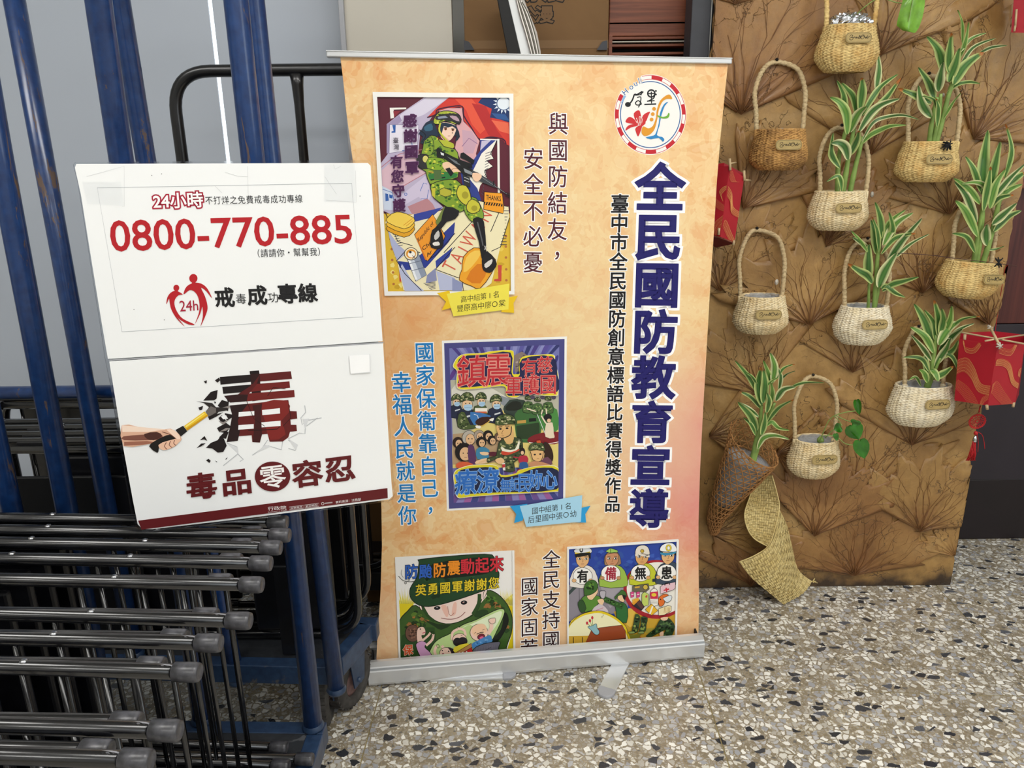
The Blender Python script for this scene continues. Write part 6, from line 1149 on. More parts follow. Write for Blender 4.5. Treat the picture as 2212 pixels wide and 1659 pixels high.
# ================================================================ plants
GR = [('#3c672c', '#4d7a38'), ('#335a28', '#466f33'), ('#4b7a30', '#68923f')]
def blade(par, pts, wd, y0, y1, seed, mx=(lambda p: p), cream=.24, tip=False):
    r_ = random.Random(seed); n = len(pts); q = smooth_pts([(a, b, i/(n-1)) for i, (a, b) in enumerate(pts)], 6 if n > 2 else 8); N = len(q)
    C = [PY(p.x, p.y, y0+(y1-y0)*(p.z**1.3)) for p in q]; k = (PY(q[0].x+10, q[0].y, y0)-PY(q[0].x, q[0].y, y0)).length/10
    cols = [-1, -.86, -.82, -.35, 0, .35, .82, .86, 1]; g0, g1 = r_.choice(GR); cr = '#b4c278' if r_.random() < .6 else '#cfd09c'
    vs = []; cs = []
    for i in range(N):
        t = i/(N-1); d = (C[min(i+1, N-1)]-C[max(i-1, 0)]).normalized(); s = d.cross(V((0, -1, 0))).normalized(); up = d.cross(s)
        w_ = wd*k/2*(max(.0, math.sin(PI*min(1, (t*.97+.03))**.78))**.75*.98+.02) if t < 1 else .0001
        w_ = max(w_, wd*k*.10*(1-t) if t < .4 else 0)
        for c in cols:
            fold = abs(c)*w_*.22; vs.append(C[i]+s*c*w_-V((0, 1, 0))*fold*(1 if seed % 2 else -.6)+V((0, .0015*math.sin(t*9+c*2), 0)))
            if tip and t > .86: cs.append(lin('#b06a30'))
            elif abs(c) >= .8: cs.append(lin(cr))
            elif c == 0: cs.append(lin(g1))
            else: cs.append(lin(g0))
    W_ = len(cols); fs = [(i*W_+j, i*W_+j+1, (i+1)*W_+j+1, (i+1)*W_+j) for i in range(N-1) for j in range(W_-1)]
    m = MB(); m.add(vs, fs, [tuple(c[:3]) for c in cs]); m.add([v+V((0, .0007, 0)) for v in vs], [tuple(reversed(f)) for f in fs], [tuple(c[:3]) for c in cs])
    return m.build('leaf', 'leaf_green', par)
def plant(name, label, base, y0, stems, leaves, org=(0, 0), k=1., ybase=None):
    T_ = lambda p: (org[0]+p[0]/k, org[1]+p[1]/k)
    t = empty(name, base, label, 'plant', 'cream-edged leafy plants')
    yb = ybase or y0
    for pts, w_ in stems:
        pts = [T_(p) for p in pts]; n = len(pts); P = smooth_pts([PY(x, y, yb+(y0-yb)*i/(n-1)) for i, (x, y) in enumerate(pts)], 5); a, b = P[0], P[-1]
        P = [a+V((0, 0, -.022))]+P; r0 = w_/k*.00058; m = MB(); m.tube(P, [r0*(1.1-.4*i/len(P))*(1.12 if i % 4 == 0 else 1) for i in range(len(P))], 9); m.build('stem', 'stem_green', t)
    for i, (pts, w_) in enumerate(leaves):
        rr = random.Random(i*7+len(leaves)); dy = rr.uniform(-.016, .006); dt = rr.uniform(-.045, .012)
        blade(t, [T_(p) for p in pts], w_/k*.98, y0+dy, min(y0+dy+dt, YB-.016), i+1, tip=(i % 5 == 2))
    return t
plant('leafy_plant', 'cream-edged plant leaning right in the straw basket under the foil-topped one', B[3][2]-V((0, 0, .02)), YB-.07, [([(1808, 416), (1812, 340), (1822, 300), (1832, 262)], 9), ([(1821, 416), (1832, 345), (1846, 270)], 10), ([(1836, 416), (1849, 355), (1864, 295)], 10)],
      [([(1830, 275), (1824, 229), (1821, 202), (1808, 174)], 16), ([(1850, 250), (1844, 211), (1830, 192), (1818, 179)], 14), ([(1857, 240), (1861, 206), (1862, 183), (1861, 168)], 20), ([(1862, 250), (1885, 211), (1905, 185), (1940, 160)], 14), ([(1830, 290), (1828, 247), (1814, 222), (1793, 210)], 20), ([(1836, 285), (1853, 247), (1872, 230)], 20), ([(1855, 285), (1880, 245), (1906, 225), (1944, 213)], 18), ([(1858, 280), (1890, 240), (1920, 205), (1946, 168)], 16), ([(1862, 305), (1885, 266), (1913, 253), (1951, 249), (1987, 259)], 9), ([(1860, 312), (1880, 292), (1905, 279), (1926, 272), (1959, 270)], 12), ([(1832, 345), (1826, 320), (1812, 309), (1795, 309)], 22), ([(1814, 362), (1799, 339), (1796, 321), (1800, 287)], 15), ([(1836, 335), (1850, 303), (1855, 282)], 18), ([(1893, 195), (1899, 152), (1897, 117)], 15), ([(1818, 414), (1816, 390), (1808, 380), (1784, 393)], 11)], ybase=YB-.055)
plant('leafy_plant', 'cream-edged plant in the golden basket with the black wool knot, highest on the right', B[4][2]-V((0, 0, .02)), YB-.07, [([(620, 1215), (650, 1000), (690, 830)], 36), ([(680, 1215), (740, 1000), (790, 800), (850, 620)], 40), ([(655, 1215), (700, 1000), (720, 800)], 34)],
      [([(740, 640), (720, 500), (680, 400), (600, 310)], 84), ([(790, 620), (760, 480), (700, 400)], 40), ([(790, 620), (790, 450), (810, 280)], 78), ([(790, 700), (845, 550), (880, 410)], 92), ([(880, 500), (930, 350), (958, 190)], 42), ([(880, 450), (980, 330), (1110, 280)], 32), ([(870, 600), (990, 410), (1190, 325)], 36), ([(830, 720), (930, 560), (1085, 445)], 92), ([(1040, 460), (1150, 405), (1290, 388)], 30), ([(905, 380), (905, 200), (865, 85)], 26), ([(700, 780), (710, 660), (740, 530)], 90), ([(670, 850), (620, 710), (530, 575)], 70), ([(640, 880), (560, 840), (470, 800), (355, 755)], 70), ([(640, 1000), (560, 880), (530, 730)], 82), ([(770, 800), (850, 725), (960, 700), (1060, 715)], 34), ([(700, 960), (660, 850), (560, 820)], 28), ([(740, 1020), (820, 880), (890, 795)], 26), ([(690, 1080), (700, 930), (680, 840)], 46)], (1850, 0), 3.95, YB-.055)
plant('leafy_plant', 'dense upright plant in the tilted basket at the right edge of the board', B[5][2]-V((0, 0, .02)), YB-.075, [([(2104, 562), (2113, 505), (2130, 416)], 10), ([(2124, 565), (2141, 510), (2164, 410)], 11), ([(2111, 562), (2120, 500), (2125, 430)], 9)],
      [([(2122, 420), (2124, 350), (2134, 281)], 27), ([(2136, 420), (2150, 355), (2161, 306)], 21), ([(2170, 385), (2185, 325), (2172, 268)], 12), ([(2120, 415), (2105, 368), (2086, 338)], 15), ([(2117, 440), (2092, 408), (2060, 385)], 15), ([(2138, 440), (2130, 405), (2110, 394), (2076, 397)], 12), ([(2145, 430), (2178, 388), (2215, 354)], 15), ([(2160, 410), (2190, 388), (2216, 372)], 22), ([(2110, 480), (2088, 425), (2062, 392)], 17), ([(2112, 510), (2088, 458), (2064, 433)], 18), ([(2143, 485), (2168, 462), (2196, 439)], 19), ([(2147, 500), (2176, 470), (2206, 455)], 17), ([(2137, 450), (2157, 428), (2190, 421)], 14), ([(2133, 530), (2130, 500), (2132, 485)], 22), ([(2106, 545), (2088, 512), (2057, 504)], 12), ([(2133, 540), (2152, 538), (2169, 532)], 5), ([(2138, 450), (2150, 400), (2172, 366)], 18), ([(2125, 455), (2135, 400), (2140, 360)], 17), ([(2150, 440), (2176, 412), (2208, 398)], 16)], ybase=YB-.06)
plant('leafy_plant', 'upright cream-edged plant with brown leaf tips in the palest basket', B[7][2]-V((0, 0, .02)), YB-.07, [([(312, 1180), (318, 1050), (322, 900)], 26), ([(368, 1185), (385, 900), (400, 700), (440, 500)], 40), ([(372, 1185), (410, 980), (440, 880)], 32)],
      [([(440, 560), (420, 380), (375, 235)], 62), ([(390, 700), (375, 520), (340, 395)], 78), ([(410, 680), (395, 500), (345, 365)], 40), ([(480, 640), (535, 480), (500, 325)], 62), ([(440, 600), (500, 420), (645, 305)], 52), ([(450, 620), (560, 430), (715, 330)], 74), ([(480, 790), (600, 600), (795, 380)], 78), ([(430, 700), (540, 570), (640, 530), (735, 515)], 48), ([(560, 730), (690, 610), (860, 520)], 36), ([(310, 680), (240, 580), (160, 490)], 35), ([(320, 660), (250, 600), (170, 550)], 46), ([(322, 940), (315, 760), (322, 610)], 88), ([(350, 960), (300, 890), (230, 850), (130, 785)], 76), ([(410, 1000), (470, 840), (570, 690)], 104), ([(440, 1030), (530, 970), (640, 940), (765, 905)], 62), ([(430, 1010), (480, 990), (560, 1050), (645, 1088)], 52)], (1800, 380), 4.148, YB-.055)
plant('leafy_plant', 'bushy cream-edged plant in the widest basket beside the red lantern', B[8][2]-V((0, 0, .02)), YB-.07, [([(583, 712), (620, 560), (660, 300)], 42), ([(600, 712), (640, 600), (690, 480)], 26)],
      [([(630, 380), (570, 200), (485, 58)], 72), ([(650, 340), (640, 210), (565, 105)], 46), ([(680, 320), (675, 180), (640, 30)], 62), ([(690, 300), (715, 190), (700, 95)], 62), ([(700, 310), (760, 190), (778, 75)], 62), ([(680, 380), (750, 260), (845, 195)], 84), ([(680, 420), (780, 310), (860, 255)], 72), ([(760, 260), (860, 180), (1000, 155)], 28), ([(740, 330), (850, 250), (952, 212)], 36), ([(640, 440), (570, 310), (455, 237)], 58), ([(620, 500), (550, 400), (462, 300)], 42), ([(600, 580), (560, 500), (500, 475), (395, 475)], 40), ([(590, 620), (575, 500), (585, 400)], 50), ([(650, 540), (730, 420), (772, 325)], 64), ([(690, 480), (780, 420), (828, 345)], 58), ([(640, 560), (720, 455), (790, 480), (842, 610)], 42), ([(620, 570), (650, 600), (675, 665)], 54), ([(640, 640), (720, 600), (790, 545)], 62), ([(590, 670), (565, 600), (525, 568)], 46), ([(540, 700), (500, 630), (440, 655)], 24)], (1840, 640), 3.607, YB-.055)
pf = plant('leafy_plant', 'cream-edged plant standing in the brown rattan cone, lowest of the plants', PY(1632, 975, YB-.10), YB-.095, [([(575, 1150), (640, 850), (670, 620)], 46), ([(600, 1150), (700, 830), (800, 600)], 42), ([(590, 1150), (650, 900), (700, 760)], 40)],
      [([(640, 520), (540, 340), (400, 175)], 52), ([(630, 440), (580, 345), (515, 298)], 30), ([(670, 620), (635, 420), (665, 245)], 92), ([(685, 600), (705, 420), (690, 275)], 88), ([(775, 420), (730, 290), (685, 175)], 50), ([(780, 400), (800, 240), (755, 100)], 78), ([(840, 480), (858, 330), (805, 215)], 46), ([(820, 360), (890, 255), (1000, 215)], 32), ([(840, 400), (910, 320), (1000, 283)], 26), ([(690, 560), (730, 420), (830, 350)], 42), ([(810, 580), (880, 470), (1010, 440)], 74), ([(930, 460), (1090, 400), (1290, 400)], 30), ([(655, 650), (560, 540), (450, 488)], 46), ([(640, 740), (550, 660), (425, 588)], 40), ([(620, 880), (560, 730), (432, 596)], 78), ([(720, 700), (745, 580), (720, 500)], 60), ([(765, 600), (775, 490), (760, 395)], 52), ([(730, 790), (840, 650), (990, 568)], 48), ([(720, 830), (770, 790), (840, 850), (945, 872)], 46), ([(630, 1060), (690, 950), (800, 925), (945, 962)], 62), ([(610, 920), (560, 810), (485, 745)], 42), ([(670, 920), (700, 800), (705, 690)], 62)], (1500, 740), 4.6075, YB-.08)
# trailing pothos in the lowest basket
t = empty('trailing_plant', B[9][2]-V((0, 0, .02)), 'trailing plant with bright green heart-shaped leaves in the lowest basket', 'plant')
def CP(x, y, yy): return PY(1500+x/4.6075, 740+y/4.6075, yy)
for st in ([(1240, 1000), (1280, 900), (1330, 790), (1390, 730), (1500, 695), (1600, 680)], [(1390, 730), (1440, 780), (1470, 830)], [(1410, 725), (1500, 770), (1590, 800)], [(1260, 930), (1400, 930), (1500, 1005), (1600, 1022)], [(1300, 950), (1380, 870), (1440, 850)]):
    MB().tube(smooth_pts([CP(x, y, YB-.07-.01*i) for i, (x, y) in enumerate(st)], 5), .0012, 7).build('stem', 'stem_green', t)
MB().lathe(CP(1255, 970, YB-.06), [(0, -.010), (.008, -.006), (.009, .002), (.004, .009), (0, .010)], 14).build('root_ball', 'stem_green', t)
def heart(cpt, w_, h_, rot, par, org=True, yy=YB-.11, fold=.25, mat='pothos'):
    H = [(0, -.42), (.12, -.5), (.3, -.5), (.46, -.34), (.5, -.1), (.42, .14), (.24, .36), (0, .55)]; rows = []; m = MB(); vs = []
    for hx_, hy in H:
        for s in (-1, -.5, 0, .5, 1):
            x, y = hx_*s*w_, (hy if s else hy+(.12 if hy < -.45 else 0))*h_; c_, s_ = math.cos(rot), math.sin(rot)
            P = CP(cpt[0]+x*c_-y*s_, cpt[1]+x*s_+y*c_, yy+abs(s)*hx_*-fold*w_*.0004+.004*math.sin(hy*5)) if org else PY(cpt[0]+x*c_-y*s_, cpt[1]+x*s_+y*c_, yy-abs(s)*hx_*fold*.02)
            vs.append(P)
    fs = [(i*5+j, i*5+j+1, (i+1)*5+j+1, (i+1)*5+j) for i in range(len(H)-1) for j in range(4)]
    m.add(vs, fs); m.add([v+V((0, .0008, 0)) for v in vs], [tuple(reversed(f)) for f in fs]); o = m.build('leaf', mat, par); return o
heart((1428, 852), 100, 75, 1.2, t); heart((1600, 885), 190, 160, -.5, t, fold=-.4); heart((1668, 1055), 165, 190, -.25, t); heart((1628, 640), 80, 150, -.2, t, fold=.6); heart((1412, 940), 55, 75, -.2, t); heart((1605, 798), 110, 55, .3, t)
t = empty('hanging_leaf', PY(1968, 20, YB-.09), 'single bright green leaf hanging down at the top, right of the foil-topped basket', 'leaf')
m = MB(); L_ = [((1960, -30), (1998, -30)), ((1952, -5), (1998, 5)), ((1945, 20), (1996, 22)), ((1940, 40), (1992, 40)), ((1937, 55), (1985, 60)), ((1950, 66), (1978, 70)), ((1966, 69), (1974, 71))]; vs = []
for i, (a, b) in enumerate(L_):
    for s in range(7): u = s/6; vs.append(PY(a[0]+(b[0]-a[0])*u, a[1]+(b[1]-a[1])*u, YB-.10-.012*math.sin(u*PI)*(1 if s < 4 else .4)+.003*math.sin(i*2+s)))
fs = [(i*7+j, i*7+j+1, (i+1)*7+j+1, (i+1)*7+j) for i in range(6) for j in range(6)]; m.add(vs, fs); m.add([v+V((0, .001, 0)) for v in vs], [tuple(reversed(f)) for f in fs]); m.build('leaf_blade', 'leaf_bright', t)
m = MB().tube(smooth_pts([PY(1975, -20, YB-.112), PY(1968, 20, YB-.114), PY(1960, 55, YB-.110)], 6), .0011, 6); m.build('midrib', 'stem_green', t)
m = MB().tube(smooth_pts([PY(1846, 36, YB-.07), PY(1868, 15, YB-.085), PY(1900, -4, YB-.09), PY(1935, 5, YB-.09), PY(1962, 8, YB-.1)], 6), .0011, 6); m.build('stem', 'stem_green', t)
# ================================================================ rattan cone
def QP(x, y, yy): return PY(1480+x/3.95, 900+y/3.95, yy)
cone = empty('rattan_cone', QP(330, 760, YB-.07), 'openwork brown rattan cone with a plastic bag inside, hanging low beside the banner', 'basket')
sp = smooth_pts([QP(245, 1000, YB-.03), QP(262, 870, YB-.04), QP(345, 700, YB-.055), QP(450, 520, YB-.075), QP(545, 360, YB-.09), QP(590, 240, YB-.095)], 10)
wds = [(0, .010), (.18, .022), (.38, .036), (.6, .054), (.8, .066), (1, .074)]
def cw(t):
    for (a, x), (b, y) in zip(wds, wds[1:]):
        if t <= b: return x+(y-x)*(t-a)/(b-a)
    return wds[-1][1]
def cpnt(t, a, off=0):
    i = min(len(sp)-2, int(t*(len(sp)-1))); u = t*(len(sp)-1)-i; p = sp[i]*(1-u)+sp[i+1]*u; d = (sp[min(i+3, len(sp)-1)]-sp[max(i-3, 0)]).normalized()
    if t > .8: d = (d+V((.10, -.25, .1))*(t-.8)*4).normalized()
    s = d.cross(V((0, -1, 0))).normalized(); v = d.cross(s).normalized(); r = cw(t)+off; q = p+s*r*math.cos(a)+v*r*.75*math.sin(a)
    if t > .75: q += d*(t-.75)*.12*math.cos(a*1+.5)*-1
    q.y = min(q.y, YB-.012); return q
NS = 18
for fam in (1, -1):
    for k in range(NS):
        a0 = 2*PI*k/NS; n = 44; r_ = random.Random(k*3+fam)
        pts = [cpnt(.0+i/n*(1.0+.03*r_.random() if i == n else 1.0) if i < n else min(1, 1), a0+fam*(i/n)**.8*4.2, .0008*math.sin(i*1.7+k+fam)) for i in range(n+1)]
        e = pts[-1]+(pts[-1]-pts[-2])*r_.uniform(.2, 1.6); pts.append(V((e.x, min(e.y, YB-.01), e.z)))
        MB().tube(pts, .0015, 5).build('rattan_strand', 'rattan_brown', cone)
for k in range(20):
    t_ = .04+.95*(k/19)**.95; MB().tube([cpnt(t_, 2*PI*i/30, .0006) for i in range(31)], .0011, 5, cap=False).build('rattan_ring', 'rattan_brown', cone)
m = MB(); NP = 30; vs = []
for j in range(16):
    t_ = .36+.44*min(1, j/12)
    for q in range(NP): a = 2*PI*q/NP; p = cpnt(t_, a, -.007-.0045*abs(noise.noise(V((math.cos(a)*3, math.sin(a)*3, j*.5))))-max(0, j-12)*.016+(.006*noise.noise(V((math.cos(a)*5, math.sin(a)*5, j*3))) if j > 12 else 0)); vs.append(p)
fs = [(j*NP+q, j*NP+(q+1) % NP, (j+1)*NP+(q+1) % NP, (j+1)*NP+q) for j in range(15) for q in range(NP)]+[tuple(range(NP))]
m.add(vs, fs); m.build('plastic_bag', 'plastic_bag', cone)
# ================================================================ woven palm-leaf cornet
corn = empty('woven_cornet', QP(840, 1600, YB-.085), 'pale woven palm-leaf cornet leaning on the floor against the leaf board', 'basket')
def coons(top, bottom, left, right, nu, nv):
    def samp(pl, n):
        pl = smooth_pts(pl, 12); L = [0]
        for a, b in zip(pl, pl[1:]): L.append(L[-1]+(b-a).length)
        out = []; j = 0
        for i in range(n+1):
            d = L[-1]*i/n
            while j < len(L)-2 and L[j+1] < d: j += 1
            u = (d-L[j])/max(1e-9, L[j+1]-L[j]); out.append(pl[j]*(1-u)+pl[j+1]*u)
        return out
    T_, B_, L_, R_ = samp(top, nu), samp(bottom, nu), samp(left, nv), samp(right, nv); g = []
    for j in range(nv+1):
        v = j/nv; row = []
        for i in range(nu+1):
            u = i/nu; row.append(T_[i]*(1-v)+B_[i]*v+L_[j]*(1-u)+R_[j]*u-(T_[0]*(1-u)*(1-v)+T_[-1]*u*(1-v)+B_[0]*(1-u)*v+B_[-1]*u*v))
        g.append(row)
    return g
def weave(g, name, bulge, nrm=V((0, -1, 0)), th=.0026):
    nv, nu = len(g)-1, len(g[0])-1; m = MB()
    P = [[g[j][i]+nrm*bulge*math.sin(PI*i/nu)*math.sin(PI*(.15+.7*j/nv)) for i in range(nu+1)] for j in range(nv+1)]
    fl2 = [p for r in P for p in r]; W_ = nu+1
    m.add([p-nrm*.0008 for p in fl2], [(j*W_+i, j*W_+i+1, (j+1)*W_+i+1, (j+1)*W_+i) for j in range(nv) for i in range(nu)], [(.4, 0, 0.001)]*len(fl2))
    r_ = random.Random(4)
    for j in range(nv):
        for i in range(nu):
            a, b, c, d = P[j][i], P[j][i+1], P[j+1][i+1], P[j+1][i]; ct = (a+b+c+d)/4; hor = ((i//2+j//1) % 2 == 0); ins = .13
            q = [p+(ct-p)*ins for p in (a, b, c, d)]; up_ = nrm*th*r_.uniform(.7, 1.3)
            if hor: md = [(q[0]+q[3])/2, (q[1]+q[2])/2]; hi = [q[0]+up_*.3, (q[0]+q[1])/2+up_, q[1]+up_*.3, q[2]+up_*.3, (q[2]+q[3])/2+up_, q[3]+up_*.3]; fs = [(0, 1, 4, 5), (1, 2, 3, 4)]
            else: hi = [q[1]+up_*.3, (q[1]+q[2])/2+up_, q[2]+up_*.3, q[3]+up_*.3, (q[3]+q[0])/2+up_, q[0]+up_*.3]; fs = [(0, 1, 4, 5), (1, 2, 3, 4)]
            m.add(hi+[p-nrm*.0006 for p in hi], fs+[(k, (k+1) % 6, 6+(k+1) % 6, 6+k) for k in range(6)], [((.0, .05, .12, .2)[r_.randrange(4)]+(0 if hor else .10), 0, .001)]*12, smooth=False)
    return m.build(name, 'pandanus', corn, kind='stuff')
YF = YB-.05
fA, fB, fC, fD = QP(800, 780, YF), QP(1085, 1405, YB-.03), QP(840, 1604, YB-.088), QP(462, 1240, YB-.10)
weave(coons([fD, QP(570, 1195, YB-.1), QP(690, 1105, YB-.09), QP(750, 1000, YB-.07), fA], [fC, QP(900, 1555, YB-.075), QP(1010, 1480, YB-.05), fB], [fD, QP(560, 1370, YB-.105), QP(700, 1490, YB-.1), fC], [fA, QP(870, 930, YB-.035), QP(915, 1120, YB-.03), QP(950, 1270, YB-.03), QP(1000, 1345, YB-.03), fB], 28, 17), 'woven_front', .022)
iT, iB = QP(640, 540, YB-.022), QP(700, 1104, YB-.085)
weave(coons([QP(590, 575, YB-.022), QP(650, 525, YB-.02), QP(742, 503, YB-.03)], [QP(590, 1040, YB-.07), QP(650, 1090, YB-.08), QP(712, 1100, YB-.088)], [QP(590, 575, YB-.022), QP(545, 700, YB-.035), QP(508, 830, YB-.06), QP(530, 950, YB-.07), QP(590, 1040, YB-.07)], [QP(742, 503, YB-.03), QP(785, 660, YB-.045), QP(803, 780, YB-.055), QP(755, 980, YB-.075), QP(712, 1100, YB-.088)], 15, 26), 'woven_inside', -.018)
for pth in ([QP(742, 503, YB-.031), QP(785, 660, YB-.047), QP(803, 780, YB-.057), QP(760, 980, YB-.078), QP(708, 1105, YB-.09), QP(600, 1182, YB-.102), fD], [QP(590, 575, YB-.023), QP(545, 700, YB-.037), QP(508, 830, YB-.062), QP(530, 950, YB-.072), QP(590, 1040, YB-.072), QP(700, 1106, YB-.088)]):
    MB().tube(smooth_pts(pth, 8), .0016, 7).build('plaited_edge', 'pandanus', corn)
r_ = random.Random(8); m = MB()
for i in range(9): a = fB+V((0, 0, 0)); m.tube([a, a+V((r_.uniform(.002, .014), -.003, r_.uniform(-.008, .012)))], .0009, 5)
m.build('frayed_end', 'pandanus', corn)
# ================================================================ red paper lanterns
def RP(x, y, yy): return PY(1840+x/3.607, 640+y/3.607, yy)
def panel(par, q, name='paper_panel', mat='red_paper'):
    n = (q[1]-q[0]).cross(q[3]-q[0]).normalized(); 
    return MB().hexa(q, [p+n*.0012 for p in q]).build(name, mat, par)
def waves(par, pl, org, k, clip, specs, off=120):
    A = Art(pl, org, k, clip); A.lay = off
    for cols, pts, dx, n in specs:
        for i in range(n):
            t_ = i/max(1, n-1); A.line(cols[0] if i % 3 else cols[1], 1.7, [(x+dx[0]*t_*(1+.4*math.sin(j)), y+dx[1]*t_*(1+.3*math.cos(j))) for j, (x, y) in enumerate(pts)], 4, step=False)
    A.build('gold_waves', 'print_paper', par)
lan = empty('red_lantern', RP(1080, 600, YB-.1), 'red paper lantern with gold wave lines, at the right edge beside the widest basket', 'lantern', 'red paper lanterns')
E0 = (RP(838, 335, YB-.10), RP(800, 812, YB-.10)); E1 = (RP(1137, 376, YB-.17), RP(1060, 852, YB-.17)); E2 = (RP(1350, 372, YB-.13), RP(1272, 838, YB-.13)); E3 = (RP(1350, 300, YB-.05), RP(1300, 770, YB-.05)); E4 = (RP(1115, 272, YB-.03), RP(1060, 760, YB-.03)); E5 = (RP(850, 285, YB-.045), RP(820, 745, YB-.045))
QA = Plane(E0[0], E1[0], E1[1]); QB = Plane(E1[0], E2[0], E1[1]); E0 = (E0[0], QA(1840+800/3.607, 640+812/3.607)); E2 = (E2[0], QB(1840+1272/3.607, 640+838/3.607))
for a, b in ((E0, E1), (E1, E2), (E2, E3), (E3, E4), (E4, E5), (E5, E0)): panel(lan, [a[0], b[0], b[1], a[1]])
G1, G2 = '#d9884f', '#ebb878'
specs = [((G1, G2), [(820, 500), (900, 480), (960, 560), (1010, 680), (1110, 700)], (-20, 90), 14), (('#d97a5a', G1), [(830, 650), (900, 700), (960, 780), (990, 850)], (-50, 30), 9), ((G1, G2), [(880, 360), (890, 430), (960, 440), (1010, 380)], (-10, -40), 6), (('#e88a60', G1), [(1000, 850), (1020, 790), (1080, 760)], (10, 30), 6)]
waves(lan, QA, (1840, 640), 3.607, [(838, 340), (1135, 380), (1058, 850), (803, 812)], specs)
specs = [((G1, G2), [(1050, 620), (1110, 540), (1200, 560), (1240, 680), (1300, 720)], (20, -45), 12), (('#d97a5a', G1), [(1080, 760), (1120, 660), (1180, 740), (1250, 840)], (-50, 50), 10), ((G1, G2), [(1290, 620), (1300, 570), (1345, 540)], (14, 10), 6), ((G1, G2), [(1140, 440), (1230, 460), (1280, 380)], (0, -40), 6)]
waves(lan, QB, (1840, 640), 3.607, [(1140, 380), (1346, 376), (1270, 836), (1063, 850)], specs)
for a, b, r in ((RP(848, 280, YB-.09), RP(1350, 372, YB-.15), .0022), (RP(1042, 347, YB-.165), RP(1350, 300, YB-.08), .0022), (RP(1075, 235, YB-.12), RP(1158, 395, YB-.175), .003), (RP(882, 298, YB-.104), RP(878, 352, YB-.104), .0032), (RP(1052, 848, YB-.172), RP(1056, 882, YB-.172), .0034), (RP(1262, 828, YB-.132), RP(1256, 862, YB-.132), .0034)): MB().tube([a, b], r, 8).build('bamboo_stick', 'bamboo_stick', lan)
m = MB(); r_ = random.Random(2)
for c in (RP(1078, 245, YB-.122), RP(1150, 385, YB-.178)):
    for i in range(6): a = V((r_.uniform(-.008, .008), r_.uniform(-.003, .003), r_.uniform(-.008, .008))); m.tube([c-a, c+V((0, -.003, 0)), c+a], .0015, 5)
m.build('white_knot', 'gum', lan, kind='stuff')
orn = empty('knot_pendant', RP(978, 975, YB-.10), 'red openwork round pendant with a tassel hanging under the red lantern', 'pendant')
yo = YB-.11; cc = RP(978, 975, yo); rr = .0205; m = MB()
def ringp(r, n=40, wob=0): return [cc+V((r*(1+wob*math.sin(i*PI*2/n*22))*math.cos(2*PI*i/n), 0, r*(1+wob*math.sin(i*PI*2/n*22))*math.sin(2*PI*i/n)*.92)) for i in range(n+1)]
for r in (rr, rr*.86): m.tube(ringp(r, 66, .03), .0012, 6, cap=False)
m.tube(ringp(rr*.2, 20), .0009, 6, cap=False)
for i in range(14):
    a = 2*PI*i/14; m.tube([cc+V((rr*.2*math.cos(a), 0, rr*.18*math.sin(a))), cc+V((rr*.55*math.cos(a+.5), -.001, rr*.5*math.sin(a+.5))), cc+V((rr*.86*math.cos(a+.2), 0, rr*.8*math.sin(a+.2)))], .0008, 5); m.tube([cc+V((rr*.5*math.cos(a+.5), 0, rr*.47*math.sin(a+.5))), cc+V((rr*.86*math.cos(a+.9), 0, rr*.8*math.sin(a+.9)))], .0007, 5)
m.build('woven_disc', 'red_thread', orn)
MB().tube([RP(1002, 852, yo), RP(996, 880, yo), RP(990, 905, yo)], .0016, 7).build('cord', 'red_thread', orn)
MB().lathe(RP(966, 1068, yo), [(0, -.005), (.0045, -.003), (.005, .001), (.003, .005), (0, .006)], 14).build('bead', 'red_thread', orn)
MB().lathe(RP(959, 1112, yo), [(.0052, -.007), (.005, 0), (.003, .008), (0, .009)], 14).build('silver_cap', 'foil', orn)
m = MB(); r_ = random.Random(6)
for i in range(60):
    a = RP(955+r_.uniform(-12, 12), 1130, yo+r_.uniform(-.003, .003)); b = RP(950+r_.uniform(-38, 20), 1230, yo+r_.uniform(-.005, .005)); c = RP(925+r_.uniform(-38, 38), 1280+r_.uniform(-6, 4), yo+r_.uniform(-.006, .006)); m.tube([a, b, c], .0006, 4)
m.build('tassel', 'red_thread', orn, kind='stuff')
for pth in ([RP(985, 1058, yo), RP(1015, 1080, yo), RP(1030, 1130, yo), RP(1036, 1190, yo)], [RP(975, 1060, yo), RP(985, 1130, yo), RP(982, 1215, yo)]): MB().tube(smooth_pts(pth, 5), .0008, 5).build('loose_thread', 'red_thread', orn)
# lantern half hidden by the banner
def LP(x, y, yy): return PY(1500+x/3.77, 340+y/3.77, yy)
l2 = empty('red_lantern', LP(270, 380, YB-.1), 'red paper lantern half hidden behind the right edge of the banner', 'lantern', 'red paper lanterns')
a0, a1 = LP(60, 70, YB-.10), LP(10, 600, YB-.10); b0, b1 = LP(287, 72, YB-.13), LP(212, 648, YB-.13); c0, c1 = LP(406, 165, YB-.10), LP(326, 692, YB-.10); d0, d1 = LP(400, 130, YB-.03), LP(330, 640, YB-.03); e0, e1 = LP(240, 45, YB-.03), LP(190, 560, YB-.03)
QA = Plane(a0, b0, b1); QB = Plane(b0, c0, b1); a1 = QA(1500+10/3.77, 340+600/3.77); c1 = QB(1500+326/3.77, 340+692/3.77)
for a, b in (((a0, a1), (b0, b1)), ((b0, b1), (c0, c1)), ((c0, c1), (d0, d1)), ((d0, d1), (e0, e1)), ((e0, e1), (a0, a1))): panel(l2, [a[0], b[0], b[1], a[1]])
panel(l2, [a1+V((0, 0, -.004)), b1+V((0, 0, -.003)), c1+V((0, 0, -.003)), LP(175, 735, YB-.06)], 'inner_floor', 'red_dark')
